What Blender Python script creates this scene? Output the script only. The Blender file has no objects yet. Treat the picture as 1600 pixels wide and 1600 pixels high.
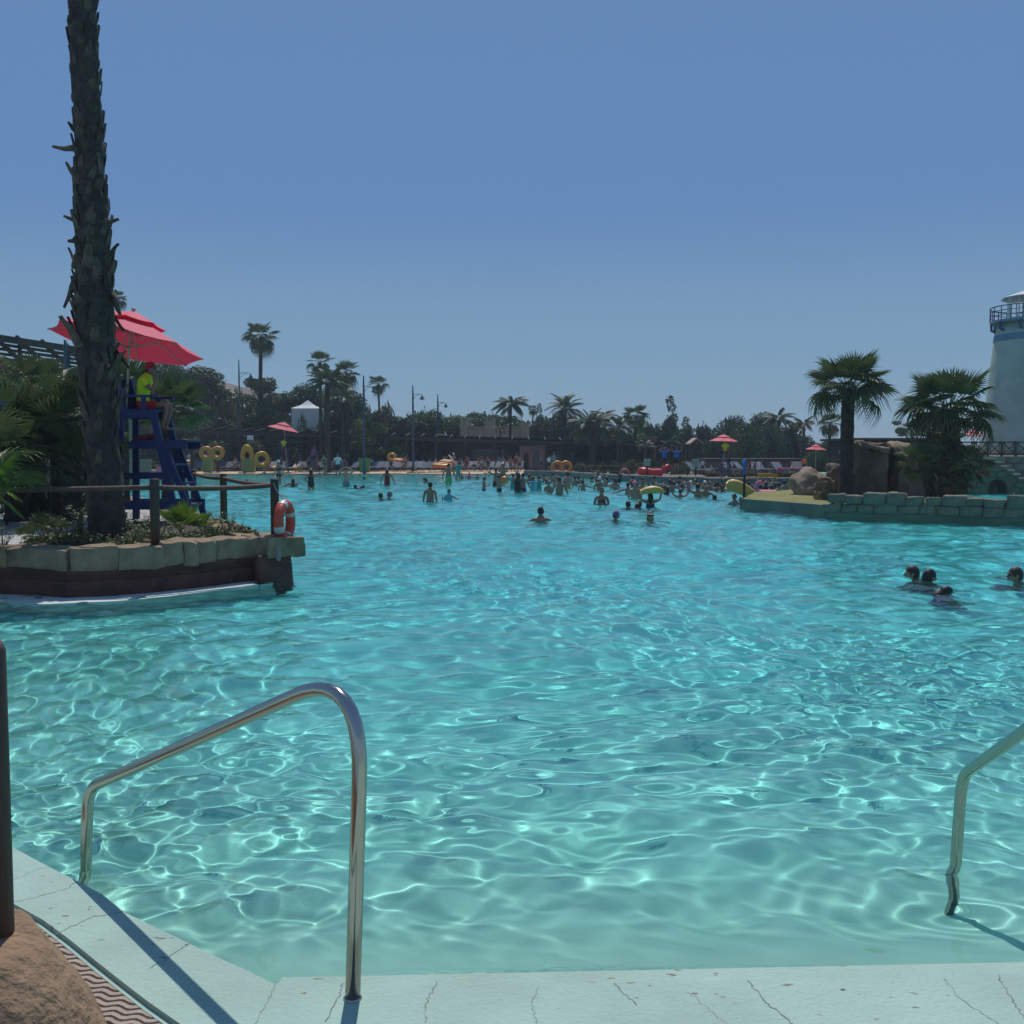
import bpy, bmesh, math, random
import numpy as np
from mathutils import Vector, Matrix, Euler, noise
random.seed(11)
S = bpy.context.scene
COL = S.collection
R = math.radians
# ------------------------------------------------------------------ camera
PITCH = R(3.4)
CAMZ = 1.8
cam = bpy.data.objects.new('camera', bpy.data.cameras.new('camera'))
COL.objects.link(cam)
cam.data.sensor_width = 36
cam.data.lens = 36
cam.data.clip_end = 3000
cam.location = (0, 0, CAMZ)
cam.rotation_euler = (R(90) - PITCH, 0, 0)
S.camera = cam
# ------------------------------------------------------------------ light
SUN_EL, SUN_AZ = R(60), R(0)
w = bpy.data.worlds.new("World")
S.world = w
w.use_nodes = True
nt = w.node_tree
bg = nt.nodes['Background']
sky = nt.nodes.new('ShaderNodeTexSky')
sky.sky_type = 'NISHITA'
sky.sun_disc = False
sky.sun_elevation = SUN_EL
sky.sun_rotation = SUN_AZ
sky.air_density = 0.7
sky.dust_density = 0.3
sky.ozone_density = 9
sky.altitude = 600
geo = nt.nodes.new('ShaderNodeTexCoord')
sep = nt.nodes.new('ShaderNodeSeparateXYZ')
nt.links.new(geo.outputs['Generated'], sep.inputs[0])
rmp = nt.nodes.new('ShaderNodeValToRGB')
rmp.color_ramp.interpolation = 'EASE'
els = rmp.color_ramp.elements
els[0].position = 0.0
els[0].color = (.225, .365, .460, 1)
els[1].position = 1.0
els[1].color = (.10, .21, .44, 1)
for p_, c_ in ((.10, (.195, .342, .487, 1)), (.24, (.128, .258, .505, 1)), (.45, (.135, .265, .500, 1))):
    e_ = els.new(p_)
    e_.color = c_
nt.links.new(sep.outputs['Z'], rmp.inputs[0])
mul = nt.nodes.new('ShaderNodeVectorMath')
mul.operation = 'SCALE'
mul.inputs['Scale'].default_value = 0.07
nt.links.new(sky.outputs[0], mul.inputs[0])
mx = nt.nodes.new('ShaderNodeMix')
mx.data_type = 'RGBA'
mx.inputs[0].default_value = 0.82
nt.links.new(mul.outputs[0], mx.inputs[6])
nt.links.new(rmp.outputs[0], mx.inputs[7])
nt.links.new(mx.outputs[2], bg.inputs[0])
bg.inputs[1].default_value = 1.0
sun = bpy.data.objects.new('sun', bpy.data.lights.new('sun', 'SUN'))
COL.objects.link(sun)
sun.data.energy = 3.3
sun.data.color = (1.0, .965, .91)
sun.data.angle = R(.5)
sun.data.cycles.is_caustics_light = True
SD = Vector((math.sin(SUN_AZ) * math.cos(SUN_EL), math.cos(SUN_AZ) * math.cos(SUN_EL), math.sin(SUN_EL)))
sun.rotation_euler = SD.to_track_quat('Z', 'Y').to_euler()
vs = S.view_settings
vs.view_transform = 'Standard'
vs.look = 'None'
vs.exposure = 0.0
vs.gamma = 1
S.cycles.max_bounces = 8
S.cycles.transparent_max_bounces = 8
S.cycles.sample_clamp_indirect = 6


# ------------------------------------------------------------------ helpers
def ray(px, py):
    dx, dy = (px - 800) / 1600, (800 - py) / 1600
    return Vector((dx, math.cos(PITCH) + dy * math.sin(PITCH), -math.sin(PITCH) + dy * math.cos(PITCH)))


def gp(px, py, z=0.0):
    d = ray(px, py)
    return Vector((0, 0, CAMZ)) + d * ((z - CAMZ) / d.z)


def dp(px, py, Y):
    d = ray(px, py)
    return Vector((0, 0, CAMZ)) + d * (Y / d.y)


def pxm(Y):
    return Y / 1600.0


def ln(a, b):
    nt_.links.new(a, b)


MATS = {}


def mat(name, col, rough=.8, var=.15, scale=6, bump=0, bscale=None, metallic=0, trans=0, tcol=None, spec=.5, col2=None, objvar=0.0, detail=4, stretch=None):
    m = bpy.data.materials.new(name)
    m.use_nodes = True
    n = m.node_tree
    b = n.nodes['Principled BSDF']
    b.inputs['Roughness'].default_value = rough
    b.inputs['Metallic'].default_value = metallic
    b.inputs['Specular IOR Level'].default_value = spec
    tc = n.nodes.new('ShaderNodeTexCoord')
    src = tc.outputs['Object']
    if stretch:
        mp = n.nodes.new('ShaderNodeMapping')
        mp.inputs['Scale'].default_value = stretch
        n.links.new(src, mp.inputs[0])
        src = mp.outputs[0]
    nz = n.nodes.new('ShaderNodeTexNoise')
    nz.inputs['Scale'].default_value = scale
    nz.inputs['Detail'].default_value = detail
    nz.inputs['Roughness'].default_value = .65
    n.links.new(src, nz.inputs['Vector'])
    cr = n.nodes.new('ShaderNodeValToRGB')
    c2 = col2 if col2 else tuple(min(1, c * (1 + var)) for c in col)
    c1 = tuple(c * (1 - var) for c in col)
    cr.color_ramp.elements[0].position = .33
    cr.color_ramp.elements[1].position = .67
    cr.color_ramp.elements[0].color = (*c1, 1)
    cr.color_ramp.elements[1].color = (*c2, 1)
    n.links.new(nz.outputs['Fac'], cr.inputs[0])
    out = cr.outputs[0]
    if objvar:
        oi = n.nodes.new('ShaderNodeObjectInfo')
        hs = n.nodes.new('ShaderNodeHueSaturation')
        mr = n.nodes.new('ShaderNodeMapRange')
        mr.inputs['To Min'].default_value = 1 - objvar
        mr.inputs['To Max'].default_value = 1 + objvar
        n.links.new(oi.outputs['Random'], mr.inputs[0])
        n.links.new(mr.outputs[0], hs.inputs['Value'])
        n.links.new(out, hs.inputs['Color'])
        out = hs.outputs[0]
    n.links.new(out, b.inputs['Base Color'])
    if bump:
        nb = n.nodes.new('ShaderNodeTexNoise')
        nb.inputs['Scale'].default_value = bscale or scale * 5
        nb.inputs['Detail'].default_value = 6
        n.links.new(src, nb.inputs['Vector'])
        bp = n.nodes.new('ShaderNodeBump')
        bp.inputs['Strength'].default_value = min(1, bump)
        bp.inputs['Distance'].default_value = .02 * max(1, bump)
        n.links.new(nb.outputs['Fac'], bp.inputs['Height'])
        n.links.new(bp.outputs[0], b.inputs['Normal'])
    if trans:
        tr = n.nodes.new('ShaderNodeBsdfTranslucent')
        if tcol:
            tr.inputs[0].default_value = (*tcol, 1)
        else:
            n.links.new(out, tr.inputs[0])
        ms = n.nodes.new('ShaderNodeMixShader')
        ms.inputs[0].default_value = trans
        n.links.new(b.outputs[0], ms.inputs[1])
        n.links.new(tr.outputs[0], ms.inputs[2])
        n.links.new(ms.outputs[0], n.nodes['Material Output'].inputs['Surface'])
    MATS[name] = m
    return m


class MB:
    def __init__(s):
        s.v, s.f, s.s = [], [], []

    def add(s, vs, fs, smooth=False, M=None):
        o = len(s.v)
        s.v += [tuple(M @ Vector(v)) if M else tuple(v) for v in vs]
        s.f += [tuple(i + o for i in f) for f in fs]
        s.s += [smooth] * len(fs)
        return s

    def box(s, c, d, M=None, rz=0, ry=0, rx=0):
        x, y, z = d[0] / 2, d[1] / 2, d[2] / 2
        vs_ = [Vector(v) for v in ((-x, -y, -z), (x, -y, -z), (x, y, -z), (-x, y, -z), (-x, -y, z), (x, -y, z), (x, y, z), (-x, y, z))]
        E = Matrix.Translation(c) @ Euler((rx, ry, rz)).to_matrix().to_4x4()
        vs_ = [E @ v for v in vs_]
        return s.add(vs_, [(0, 3, 2, 1), (4, 5, 6, 7), (0, 1, 5, 4), (1, 2, 6, 5), (2, 3, 7, 6), (3, 0, 4, 7)], False, M)

    def beam(s, a, b, wd, ht, up=(0, 0, 1)):
        a, b = Vector(a), Vector(b)
        t = (b - a).normalized()
        u = Vector(up)
        if abs(t.dot(u)) > .95:
            u = Vector((1, 0, 0))
        sx = t.cross(u).normalized() * wd / 2
        sz = sx.cross(t).normalized() * ht / 2
        vs_ = [a - sx - sz, a + sx - sz, a + sx + sz, a - sx + sz, b - sx - sz, b + sx - sz, b + sx + sz, b - sx + sz]
        return s.add(vs_, [(0, 1, 2, 3), (7, 6, 5, 4), (0, 4, 5, 1), (1, 5, 6, 2), (2, 6, 7, 3), (3, 7, 4, 0)])

    def tube(s, pts, rad, n=10, caps=True, smooth=True):
        pts = [Vector(p) for p in pts]
        rad = rad if isinstance(rad, (list, tuple)) else [rad] * len(pts)
        rings = []
        prev = None
        for i, p in enumerate(pts):
            t = (pts[min(i + 1, len(pts) - 1)] - pts[max(i - 1, 0)]).normalized()
            if prev is None:
                a = Vector((1, 0, 0)) if abs(t.x) < .8 else Vector((0, 1, 0))
                u = (a - t * a.dot(t)).normalized()
            else:
                u = (prev - t * prev.dot(t)).normalized()
            prev = u
            v = t.cross(u)
            rings.append([p + (u * math.cos(k * 2 * math.pi / n) + v * math.sin(k * 2 * math.pi / n)) * rad[i] for k in range(n)])
        o = len(s.v)
        for r_ in rings:
            s.v += [tuple(q) for q in r_]
        for i in range(len(rings) - 1):
            for k in range(n):
                k2 = (k + 1) % n
                s.f.append((o + i * n + k, o + i * n + k2, o + (i + 1) * n + k2, o + (i + 1) * n + k))
                s.s.append(smooth)
        if caps:
            s.f.append(tuple(o + k for k in range(n))[::-1])
            s.f.append(tuple(o + (len(rings) - 1) * n + k for k in range(n)))
            s.s += [False, False]
        return s

    def lathe(s, prof, n=24, c=(0, 0, 0), smooth=True):
        o = len(s.v)
        for r_, z in prof:
            for k in range(n):
                a = k * 2 * math.pi / n
                s.v.append((c[0] + r_ * math.cos(a), c[1] + r_ * math.sin(a), c[2] + z))
        for i in range(len(prof) - 1):
            for k in range(n):
                k2 = (k + 1) % n
                s.f.append((o + i * n + k, o + i * n + k2, o + (i + 1) * n + k2, o + (i + 1) * n + k))
                s.s.append(smooth)
        s.f.append(tuple(o + k for k in range(n))[::-1])
        s.f.append(tuple(o + (len(prof) - 1) * n + k for k in range(n)))
        s.s += [False, False]
        return s

    def prism(s, poly, z0, z1):
        """poly: list of xy (ccw) ; z1 float or list"""
        n = len(poly)
        zz = z1 if isinstance(z1, (list, tuple)) else [z1] * n
        o = len(s.v)
        s.v += [(p[0], p[1], z0) for p in poly] + [(p[0], p[1], zz[i]) for i, p in enumerate(poly)]
        s.f.append(tuple(o + n + i for i in range(n)))
        s.f.append(tuple(o + i for i in range(n))[::-1])
        for i in range(n):
            j = (i + 1) % n
            s.f.append((o + i, o + j, o + n + j, o + n + i))
        s.s += [False] * (n + 2)
        return s

    def sphere(s, c, r, nu=12, nv=8, M=None):
        r = r if isinstance(r, (tuple, list)) else (r, r, r)
        vs_, fs = [], []
        for i in range(nv + 1):
            th = math.pi * i / nv
            for k in range(nu):
                a = 2 * math.pi * k / nu
                vs_.append((c[0] + r[0] * math.sin(th) * math.cos(a), c[1] + r[1] * math.sin(th) * math.sin(a), c[2] + r[2] * math.cos(th)))
        for i in range(nv):
            for k in range(nu):
                k2 = (k + 1) % nu
                fs.append((i * nu + k, (i + 1) * nu + k, (i + 1) * nu + k2, i * nu + k2))
        return s.add(vs_, fs, True, M)

    def torus(s, c, Rr, r, n=32, m=10, M=None, sz=1.0):
        vs_, fs = [], []
        for i in range(n):
            a = 2 * math.pi * i / n
            for k in range(m):
                b = 2 * math.pi * k / m
                q = Rr + r * math.cos(b)
                vs_.append((c[0] + q * math.cos(a), c[1] + q * math.sin(a), c[2] + r * sz * math.sin(b)))
        for i in range(n):
            for k in range(m):
                fs.append((i * m + k, ((i + 1) % n) * m + k, ((i + 1) % n) * m + (k + 1) % m, i * m + (k + 1) % m))
        return s.add(vs_, fs, True, M)

    def mesh(s, name):
        me = bpy.data.meshes.new(name)
        me.from_pydata(s.v, [], s.f)
        me.polygons.foreach_set('use_smooth', s.s)
        me.update()
        return me

    def build(s, name, m=None, parent=None, M=None):
        return obj(name, s.mesh(name), m, parent, M)


def obj(name, me, m=None, parent=None, M=None, own=False):
    o = bpy.data.objects.new(name, me)
    COL.objects.link(o)
    if m is not None:
        if len(me.materials) == 0:
            me.materials.append(None if own else m)
        if own or me.materials[0] is not m:
            o.material_slots[0].link = 'OBJECT'
            o.material_slots[0].material = m
    if parent is not None:
        o.parent = parent
    if M is not None:
        o.matrix_local = M
    return o


def tag(o, label=None, cat=None, group=None, kind=None):
    if label:
        o['label'] = label
    if cat:
        o['category'] = cat
    if group:
        o['group'] = group
    if kind:
        o['kind'] = kind
    return o


def thing(name, label, cat, loc=(0, 0, 0), rz=0, group=None, sc=1.0):
    o = bpy.data.objects.new(name, None)
    COL.objects.link(o)
    o.location = loc
    o.rotation_euler = (0, 0, rz)
    o.scale = (sc, sc, sc)
    o.empty_display_size = .1
    return tag(o, label, cat, group)


def struct(o):
    o['kind'] = 'structure'
    return o


def ccw(poly):
    a = sum(poly[i][0] * poly[(i + 1) % len(poly)][1] - poly[(i + 1) % len(poly)][0] * poly[i][1] for i in range(len(poly)))
    return poly if a > 0 else poly[::-1]


def fillet(pts, rads, n=8):
    """round the inner corners of a polyline"""
    pts = [Vector(p) for p in pts]
    out = [pts[0]]
    for i in range(1, len(pts) - 1):
        a, b, c = pts[i - 1], pts[i], pts[i + 1]
        u, v = (a - b).normalized(), (c - b).normalized()
        ang = u.angle(v)
        d = min(rads[i - 1] / math.tan(ang / 2), (a - b).length * .48, (c - b).length * .48)
        p, q = b + u * d, b + v * d
        for k in range(n + 1):
            t = k / n
            out.append(p * (1 - t) ** 2 + b * 2 * t * (1 - t) + q * t * t)
    out.append(pts[-1])
    return out


def rough_block(name, size, seed, sub=2, amp=.02, bevel=.12):
    """stone block, about size, irregular and rounded"""
    bm = bmesh.new()
    bmesh.ops.create_cube(bm, size=1)
    bmesh.ops.bevel(bm, geom=bm.edges[:], offset=bevel, segments=1, affect='EDGES')
    bmesh.ops.subdivide_edges(bm, edges=bm.edges[:], cuts=sub, use_grid_fill=True)
    for v in bm.verts:
        p = Vector((v.co.x * size[0], v.co.y * size[1], v.co.z * size[2]))
        d = noise.noise_vector(p * 2.2 + Vector((seed * 7.3, seed, 0))) * amp * 1.6 + noise.noise_vector(p * 7 + Vector((seed, 0, 3))) * amp * .7
        v.co = p + d
    me = bpy.data.meshes.new(name)
    bm.to_mesh(me)
    bm.free()
    for p in me.polygons:
        p.use_smooth = True
    return me


def rock_mesh(name, size, seed, amp=.25, sub=4, flat=.35):
    bm = bmesh.new()
    bmesh.ops.create_icosphere(bm, subdivisions=sub, radius=1)
    rnd = random.Random(seed)
    planes = [(Vector((rnd.uniform(-1, 1), rnd.uniform(-1, 1), rnd.uniform(-.4, 1))).normalized(), rnd.uniform(.6, .9)) for _ in range(14)]
    for v in bm.verts:
        p = v.co.copy()
        for n_, d in planes:
            q = p.dot(n_)
            if q > d:
                p -= n_ * (q - d) * flat * 2
        p += v.co * (noise.fractal(v.co * 1.3 + Vector((seed, 0, 0)), 1, 2, 5) * amp + abs(noise.noise(v.co * 3.1 + Vector((0, seed, 0)))) * -amp * .4)
        v.co = Vector((p.x * size[0], p.y * size[1], p.z * size[2]))
    me = bpy.data.meshes.new(name)
    bm.to_mesh(me)
    bm.free()
    for p in me.polygons:
        p.use_smooth = True
    return me


# ------------------------------------------------------------------ materials
M_concrete = mat('pale_concrete', (.38, .37, .35), .9, .12, 3, .4)
M_stone = mat('tan_stone', (.25, .165, .095), .95, .4, 1.6, 1.5, 12, col2=(.35, .255, .155))
M_redbase = mat('red_brown_plinth', (.115, .045, .032), .8, .35, 3, .8, 10)
M_green = mat('green_stone', (.15, .15, .105), .9, .3, 3, 1.0, 10, objvar=.12)
M_brown_rock = mat('brown_rock', (.27, .17, .10), .92, .25, 4, 1.0, 30, objvar=.05)
M_rock = mat('grey_brown_rock', (.155, .115, .085), .95, .35, .9, 1.6, 3.5)
M_boulder = mat('tan_boulder', (.25, .185, .13), .95, .25, 1.5, 1.5, 5)  # tan rock tone with random mottling
M_wood = mat('dark_brown_wood', (.055, .032, .024), .6, .35, 4, .6, 12, stretch=(1, 1, .12))
M_rail = mat('weathered_rope_rail', (.10, .06, .04), .75, .3, 10, .6, 40)
M_blue = mat('royal_blue_paint', (.006, .022, .125), .5, .18, 3, .25, 20)
M_trunk = mat('palm_trunk_bark', (.055, .044, .036), .95, .4, 6, 1.8, 22)
M_boot = mat('palm_leaf_base', (.085, .064, .046), .9, .5, 8, 1.4, 30, objvar=.6)
M_bark = mat('tree_bark', (.085, .065, .05), .95, .3, 3, 1, 10)
M_fan = mat('fan_palm_leaf', (.085, .125, .042), .5, .25, 3, trans=.25, objvar=.25)
M_fan_light = mat('bright_fan_leaf', (.12, .21, .025), .5, .2, 3, trans=.4, objvar=.15)
M_fan_dry = mat('dry_fan_leaf', (.19, .12, .055), .7, .25, 3, trans=.2, objvar=.2)
M_feather = mat('date_palm_leaf', (.055, .09, .04), .55, .2, 3, trans=.2, objvar=.2)
M_feather_dry = mat('dry_feather_leaf', (.20, .13, .07), .7, .2, 3, trans=.2, objvar=.2)
M_leaf = {k: mat('leaf_' + k, c, .6, .35, 1.6, trans=.22, objvar=.18) for k, c in {
    'dark': (.032, .075, .028), 'mid': (.06, .115, .035), 'olive': (.11, .13, .045), 'blue': (.045, .07, .05), 'dry': (.15, .12, .07), 'light': (.10, .15, .035)}.items()}
M_sand = mat('beige_sand_paving', (.52, .37, .235), .95, .1, .6, .2, 8)
M_ground = mat('brown_ground', (.16, .12, .08), .95, .3, .3, .3, 3)
M_grass = mat('dry_lawn', (.20, .19, .055), .95, .25, .8, .8, 30)
M_soil = mat('planter_soil', (.055, .042, .028), .95, .4, 6, 1, 30)
M_curb = mat('grey_curb_stone', (.15, .155, .135), .9, .25, 1, .8, 6)
M_teal_curb = mat('green_rendered_kerb', (.13, .145, .105), .85, .25, 1.5, .5, 8)
M_wall_tan = mat('tan_render', (.24, .19, .12), .9, .12, .5)
M_wall_grey = mat('grey_render', (.13, .115, .10), .9, .12, .5)
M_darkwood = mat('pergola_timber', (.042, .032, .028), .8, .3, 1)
M_roof = mat('brown_roof', (.075, .055, .045), .85, .2, 1)
M_white = mat('white_fabric', (.72, .72, .70), .8, .04, 1, trans=.15)
M_white_paint = mat('white_paint', (.72, .74, .70), .6, .05, 2)
M_light_tower = mat('whitewashed_tower', (.32, .42, .37), .85, .16, .7, .3, 5)
M_tower_blue = mat('faded_blue_band', (.10, .24, .34), .8, .15, 1.2)
M_navy = mat('navy_metal', (.03, .07, .14), .5, .1, 3)
M_lamp = mat('lamp_post_paint', (.035, .07, .10), .5, .1, 2)
M_glass = mat('dark_pane', (.10, .14, .16), .15, .1, 1)
M_red = mat('red_umbrella_cloth', (.80, .13, .19), .75, .06, 2, trans=.22, tcol=(.60, .004, .05))
M_red_far = mat('faded_pink_red_cloth', (.80, .16, .20), .75, .06, 2, trans=.15, tcol=(.5, .01, .05))
M_pole = mat('pale_pole', (.45, .40, .33), .5, .1, 2)
M_buoy = mat('orange_red_plastic', (.60, .065, .03), .45, .12, 6, .1)
M_reflect = mat('pale_tape', (.55, .53, .50), .4, .08, 6)
M_rope = mat('pale_rope', (.45, .42, .36), .85, .1, 30)
M_yellow = mat('yellow_vinyl', (.62, .30, .02), .35, .08, 2, trans=.08)
M_orange = mat('orange_vinyl', (.70, .23, .03), .35, .08, 2, trans=.08)
M_redtoy = mat('red_plastic', (.62, .03, .035), .35, .08, 2)
M_bin = mat('green_bin_plastic', (.15, .28, .05), .5, .08, 2)
M_bin_olive = mat('olive_bin_plastic', (.24, .28, .08), .5, .08, 2)
M_boxgreen = mat('pale_green_box', (.24, .42, .35), .5, .08, 2)
M_pink = mat('pink_render', (.20, .11, .105), .85, .12, .8)
M_black = mat('black_cloth', (.015, .015, .02), .8, .2, 4)
M_bag = mat('navy_bag_cloth', (.012, .015, .06), .8, .2, 4)
M_bag_grey = mat('grey_bag_cloth', (.13, .14, .17), .8, .15, 4)
M_mesh = mat('lounger_mesh', (.11, .13, .16), .7, .15, 4, objvar=.4)
M_steel = mat('stainless_steel', (.46, .42, .375), .16, .05, 3, metallic=1)
M_skin = [mat('skin_%s' % k, c, .55, .08, 4, spec=.4) for k, c in (('light', (.50, .31, .22)), ('tan', (.36, .20, .13)), ('olive', (.28, .155, .10)), ('brown', (.15, .08, .05)))]
M_hair = [mat('hair_%s' % k, c, .6, .25, 30) for k, c in (('black', (.012, .010, .009)), ('brown', (.04, .022, .013)), ('fair', (.16, .10, .05)))]
CL = {k: mat('cloth_' + k, c, .8, .1, 5) for k, c in {
    'black': (.014, .014, .018), 'navy': (.012, .025, .10), 'red': (.50, .02, .03), 'teal': (.02, .25, .24), 'green': (.06, .40, .14), 'white': (.65, .65, .63),
    'hivis': (.58, .80, .02), 'pink': (.65, .16, .25), 'blue': (.02, .16, .55), 'grey': (.20, .20, .21), 'purple': (.16, .09, .25), 'orange': (.75, .22, .03), 'maroon': (.22, .012, .02), 'cyan': (.08, .36, .45)}.items()}
M_red_cap = mat('red_cap_cloth', (.45, .015, .03), .8, .1, 5)
M_lens = mat('dark_lens', (.01, .01, .012), .1, .1, 5)
FAR_BUMP = True
# ------------------------------------------------------------------ pool floor and water
def floor_z(x, y):
    pts = [(2.0, -.03), (3.38, -.012), (3.52, -.05), (3.85, -.20), (4.3, -.42), (6, -.60), (9, -.75), (14, -.9), (22, -1.05), (36, -1.1), (50, -.85), (62, -.6), (74, -.2), (80, 0.0), (84, .03)]
    z = np.interp(y, [p[0] for p in pts], [p[1] for p in pts])
    k = np.clip((-1.5 - x) / 5, 0, 1) * np.clip((14 - y) / 4, 0, 1) * np.clip((y - 4) / 3, 0, 1)
    return z * (1 - .42 * k)


def grid_mesh(name, X, Y, Z, smooth=True):
    r_, n = X.shape
    co = np.stack([X, Y, Z], -1).reshape(-1, 3)
    i = np.arange(r_ - 1)[:, None] * n + np.arange(n - 1)[None, :]
    f = np.stack([i, i + 1, i + 1 + n, i + n], -1).reshape(-1, 4)
    me = bpy.data.meshes.new(name)
    me.vertices.add(len(co))
    me.vertices.foreach_set('co', co.ravel())
    me.loops.add(f.size)
    me.loops.foreach_set('vertex_index', f.ravel().astype(np.int32))
    me.polygons.add(len(f))
    me.polygons.foreach_set('loop_start', np.arange(0, f.size, 4, dtype=np.int32))
    me.update(calc_edges=True)
    me.polygons.foreach_set('use_smooth', np.full(len(f), smooth))
    return me


fy = np.concatenate([np.arange(2.0, 3.2, .15), np.arange(3.2, 4.4, .04), np.arange(4.4, 14, .15), np.arange(14, 86, .8)])
fx = np.concatenate([np.arange(-70, -10, 2), np.arange(-10, 10, .25), np.arange(10, 72, 2)])
FX, FY = np.meshgrid(fx, fy)
me = grid_mesh('pool_floor', FX, FY, floor_z(FX, FY))
m = bpy.data.materials.new('aqua_paint_water_tint')
m.use_nodes = True
n = m.node_tree
b = n.nodes['Principled BSDF']
b.inputs['Roughness'].default_value = .8
tc = n.nodes.new('ShaderNodeTexCoord')
sp = n.nodes.new('ShaderNodeSeparateXYZ')
n.links.new(tc.outputs['Object'], sp.inputs[0])
mr = n.nodes.new('ShaderNodeMapRange')          # water's absorption of light put into the floor colour, paler near the deck
mr.inputs['From Min'].default_value = 3.4
mr.inputs['From Max'].default_value = 16
n.links.new(sp.outputs['Y'], mr.inputs[0])
cr = n.nodes.new('ShaderNodeValToRGB')
cr.color_ramp.elements[0].color = (.31, .50, .43, 1)
cr.color_ramp.elements[1].color = (.06, .49, .50, 1)
e_ = cr.color_ramp.elements.new(.12)
e_.color = (.20, .51, .45, 1)
e_ = cr.color_ramp.elements.new(.45)
e_.color = (.11, .49, .47, 1)
n.links.new(mr.outputs[0], cr.inputs[0])
nz = n.nodes.new('ShaderNodeTexNoise')
nz.inputs['Scale'].default_value = .55
nz.inputs['Detail'].default_value = 5
n.links.new(tc.outputs['Object'], nz.inputs['Vector'])
hs = n.nodes.new('ShaderNodeHueSaturation')
mr2 = n.nodes.new('ShaderNodeMapRange')
mr2.inputs['From Min'].default_value = .3
mr2.inputs['From Max'].default_value = .7
mr2.inputs['To Min'].default_value = .85
mr2.inputs['To Max'].default_value = 1.12
n.links.new(nz.outputs['Fac'], mr2.inputs[0])
n.links.new(mr2.outputs[0], hs.inputs['Value'])
n.links.new(cr.outputs[0], hs.inputs['Color'])
# worn sandy patches on the left shallows
mx = n.nodes.new('ShaderNodeMix')
mx.data_type = 'RGBA'
mr3 = n.nodes.new('ShaderNodeMapRange')
mr3.inputs['From Min'].default_value = -1.0
mr3.inputs['From Max'].default_value = -6.5
mr3.inputs['To Max'].default_value = .40
n.links.new(sp.outputs['X'], mr3.inputs[0])
mr4 = n.nodes.new('ShaderNodeMapRange')
mr4.inputs['From Min'].default_value = 14
mr4.inputs['From Max'].default_value = 8
n.links.new(sp.outputs['Y'], mr4.inputs[0])
mm = n.nodes.new('ShaderNodeMath')
mm.operation = 'MULTIPLY'
n.links.new(mr3.outputs[0], mm.inputs[0])
n.links.new(mr4.outputs[0], mm.inputs[1])
n.links.new(mm.outputs[0], mx.inputs[0])
n.links.new(hs.outputs[0], mx.inputs[6])
mx.inputs[7].default_value = (.24, .40, .31, 1)
n.links.new(mx.outputs[2], b.inputs['Base Color'])
M_floor = m
fl = struct(obj('pool_floor', me, M_floor))
fl.cycles.is_caustics_receiver = True

rng = np.random.default_rng(5)
WAV = []
for i in range(150):
    lam = math.exp(rng.uniform(math.log(.13), math.log(1.2)))
    th = rng.normal(math.pi / 2, 1.05)
    WAV.append((2 * math.pi / lam, th, rng.uniform(0, 6.28), .0025 * lam ** 1.15 * rng.uniform(.4, 1.5) * (1.25 if .2 < lam < .6 else 1), lam))
ROWS = [2.2]
while ROWS[-1] < 84:
    y_ = ROWS[-1]
    ROWS.append(y_ + (.06 if y_ < 3.2 else .009 if y_ < 3.62 else max(.018, y_ * .0045)))
ROWS = np.array(ROWS)
NC = 760
T = np.linspace(-1, 1, NC)
WY = np.repeat(ROWS[:, None], NC, 1)
WX = T[None, :] * (WY * .66 + 2.2)
cell = np.maximum(.018, WY * .0045)
WZ = np.zeros_like(WX)
wx_, wy_ = .35 * np.sin(.9 * WX + .4 * WY), .35 * np.sin(.8 * WY - .5 * WX + 1)
for k, th, ph, a, lam in WAV:
    fade = np.clip((lam / cell - 2.2) / 2.5, 0, 1)
    WZ += a * fade * np.sin(k * ((WX + wx_) * math.cos(th) + (WY + wy_) * math.sin(th)) + ph)
# fine chop, mostly to the right and away from the steps
for i in range(70):
    lam = math.exp(rng.uniform(math.log(.075), math.log(.20)))
    th = rng.normal(math.pi / 2, 1.2)
    fade = np.clip((lam / cell - 2.2) / 2.5, 0, 1) * np.clip(.25 + (WX + 1.0) / 3.5, .25, 1) * np.clip((WY - 3.6) / 1.6, .15, 1)
    WZ += .0012 * lam ** 1.05 * rng.uniform(.5, 1.3) * fade * np.sin(2 * math.pi / lam * ((WX + wx_ * .6) * math.cos(th) + (WY + wy_ * .6) * math.sin(th)) + rng.uniform(0, 6.28))
# livelier water round the right-hand rail and further out, calmer against the deck
amp = 1 + .2 * np.clip((WX - .5) / 3, 0, 1) + .9 * np.clip((WY - 12) / 30, 0, 1) - .25 * np.clip((4.3 - WY) / .9, 0, 1) - .12 * np.clip((-2 - WX) / 3, 0, 1)
WZ *= amp
WZ += .0022 * np.exp(-((WY - 3.47) / .05) ** 2) * np.clip(.5 + np.sin(WX * 2.1 + 1) + .6 * np.sin(WX * .9), 0, 1.4) * (np.sin(WX * 70 + 4 * np.sin(WX * 9)) + np.sin(WY * 150 + 3 * np.sin(WX * 23)))
d_ = np.hypot(WX - 1.93, WY - 4.36)
WZ += .0035 * np.sin(d_ * 46) * np.exp(-d_ * 2.6)
me = grid_mesh('water', WX, WY, WZ)
m = bpy.data.materials.new('pool_water')
m.use_nodes = True
n = m.node_tree
n.nodes.clear()
o_ = n.nodes.new('ShaderNodeOutputMaterial')
g = n.nodes.new('ShaderNodeBsdfGlass')
g.inputs['Roughness'].default_value = 0
g.inputs['IOR'].default_value = 1.33
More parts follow.
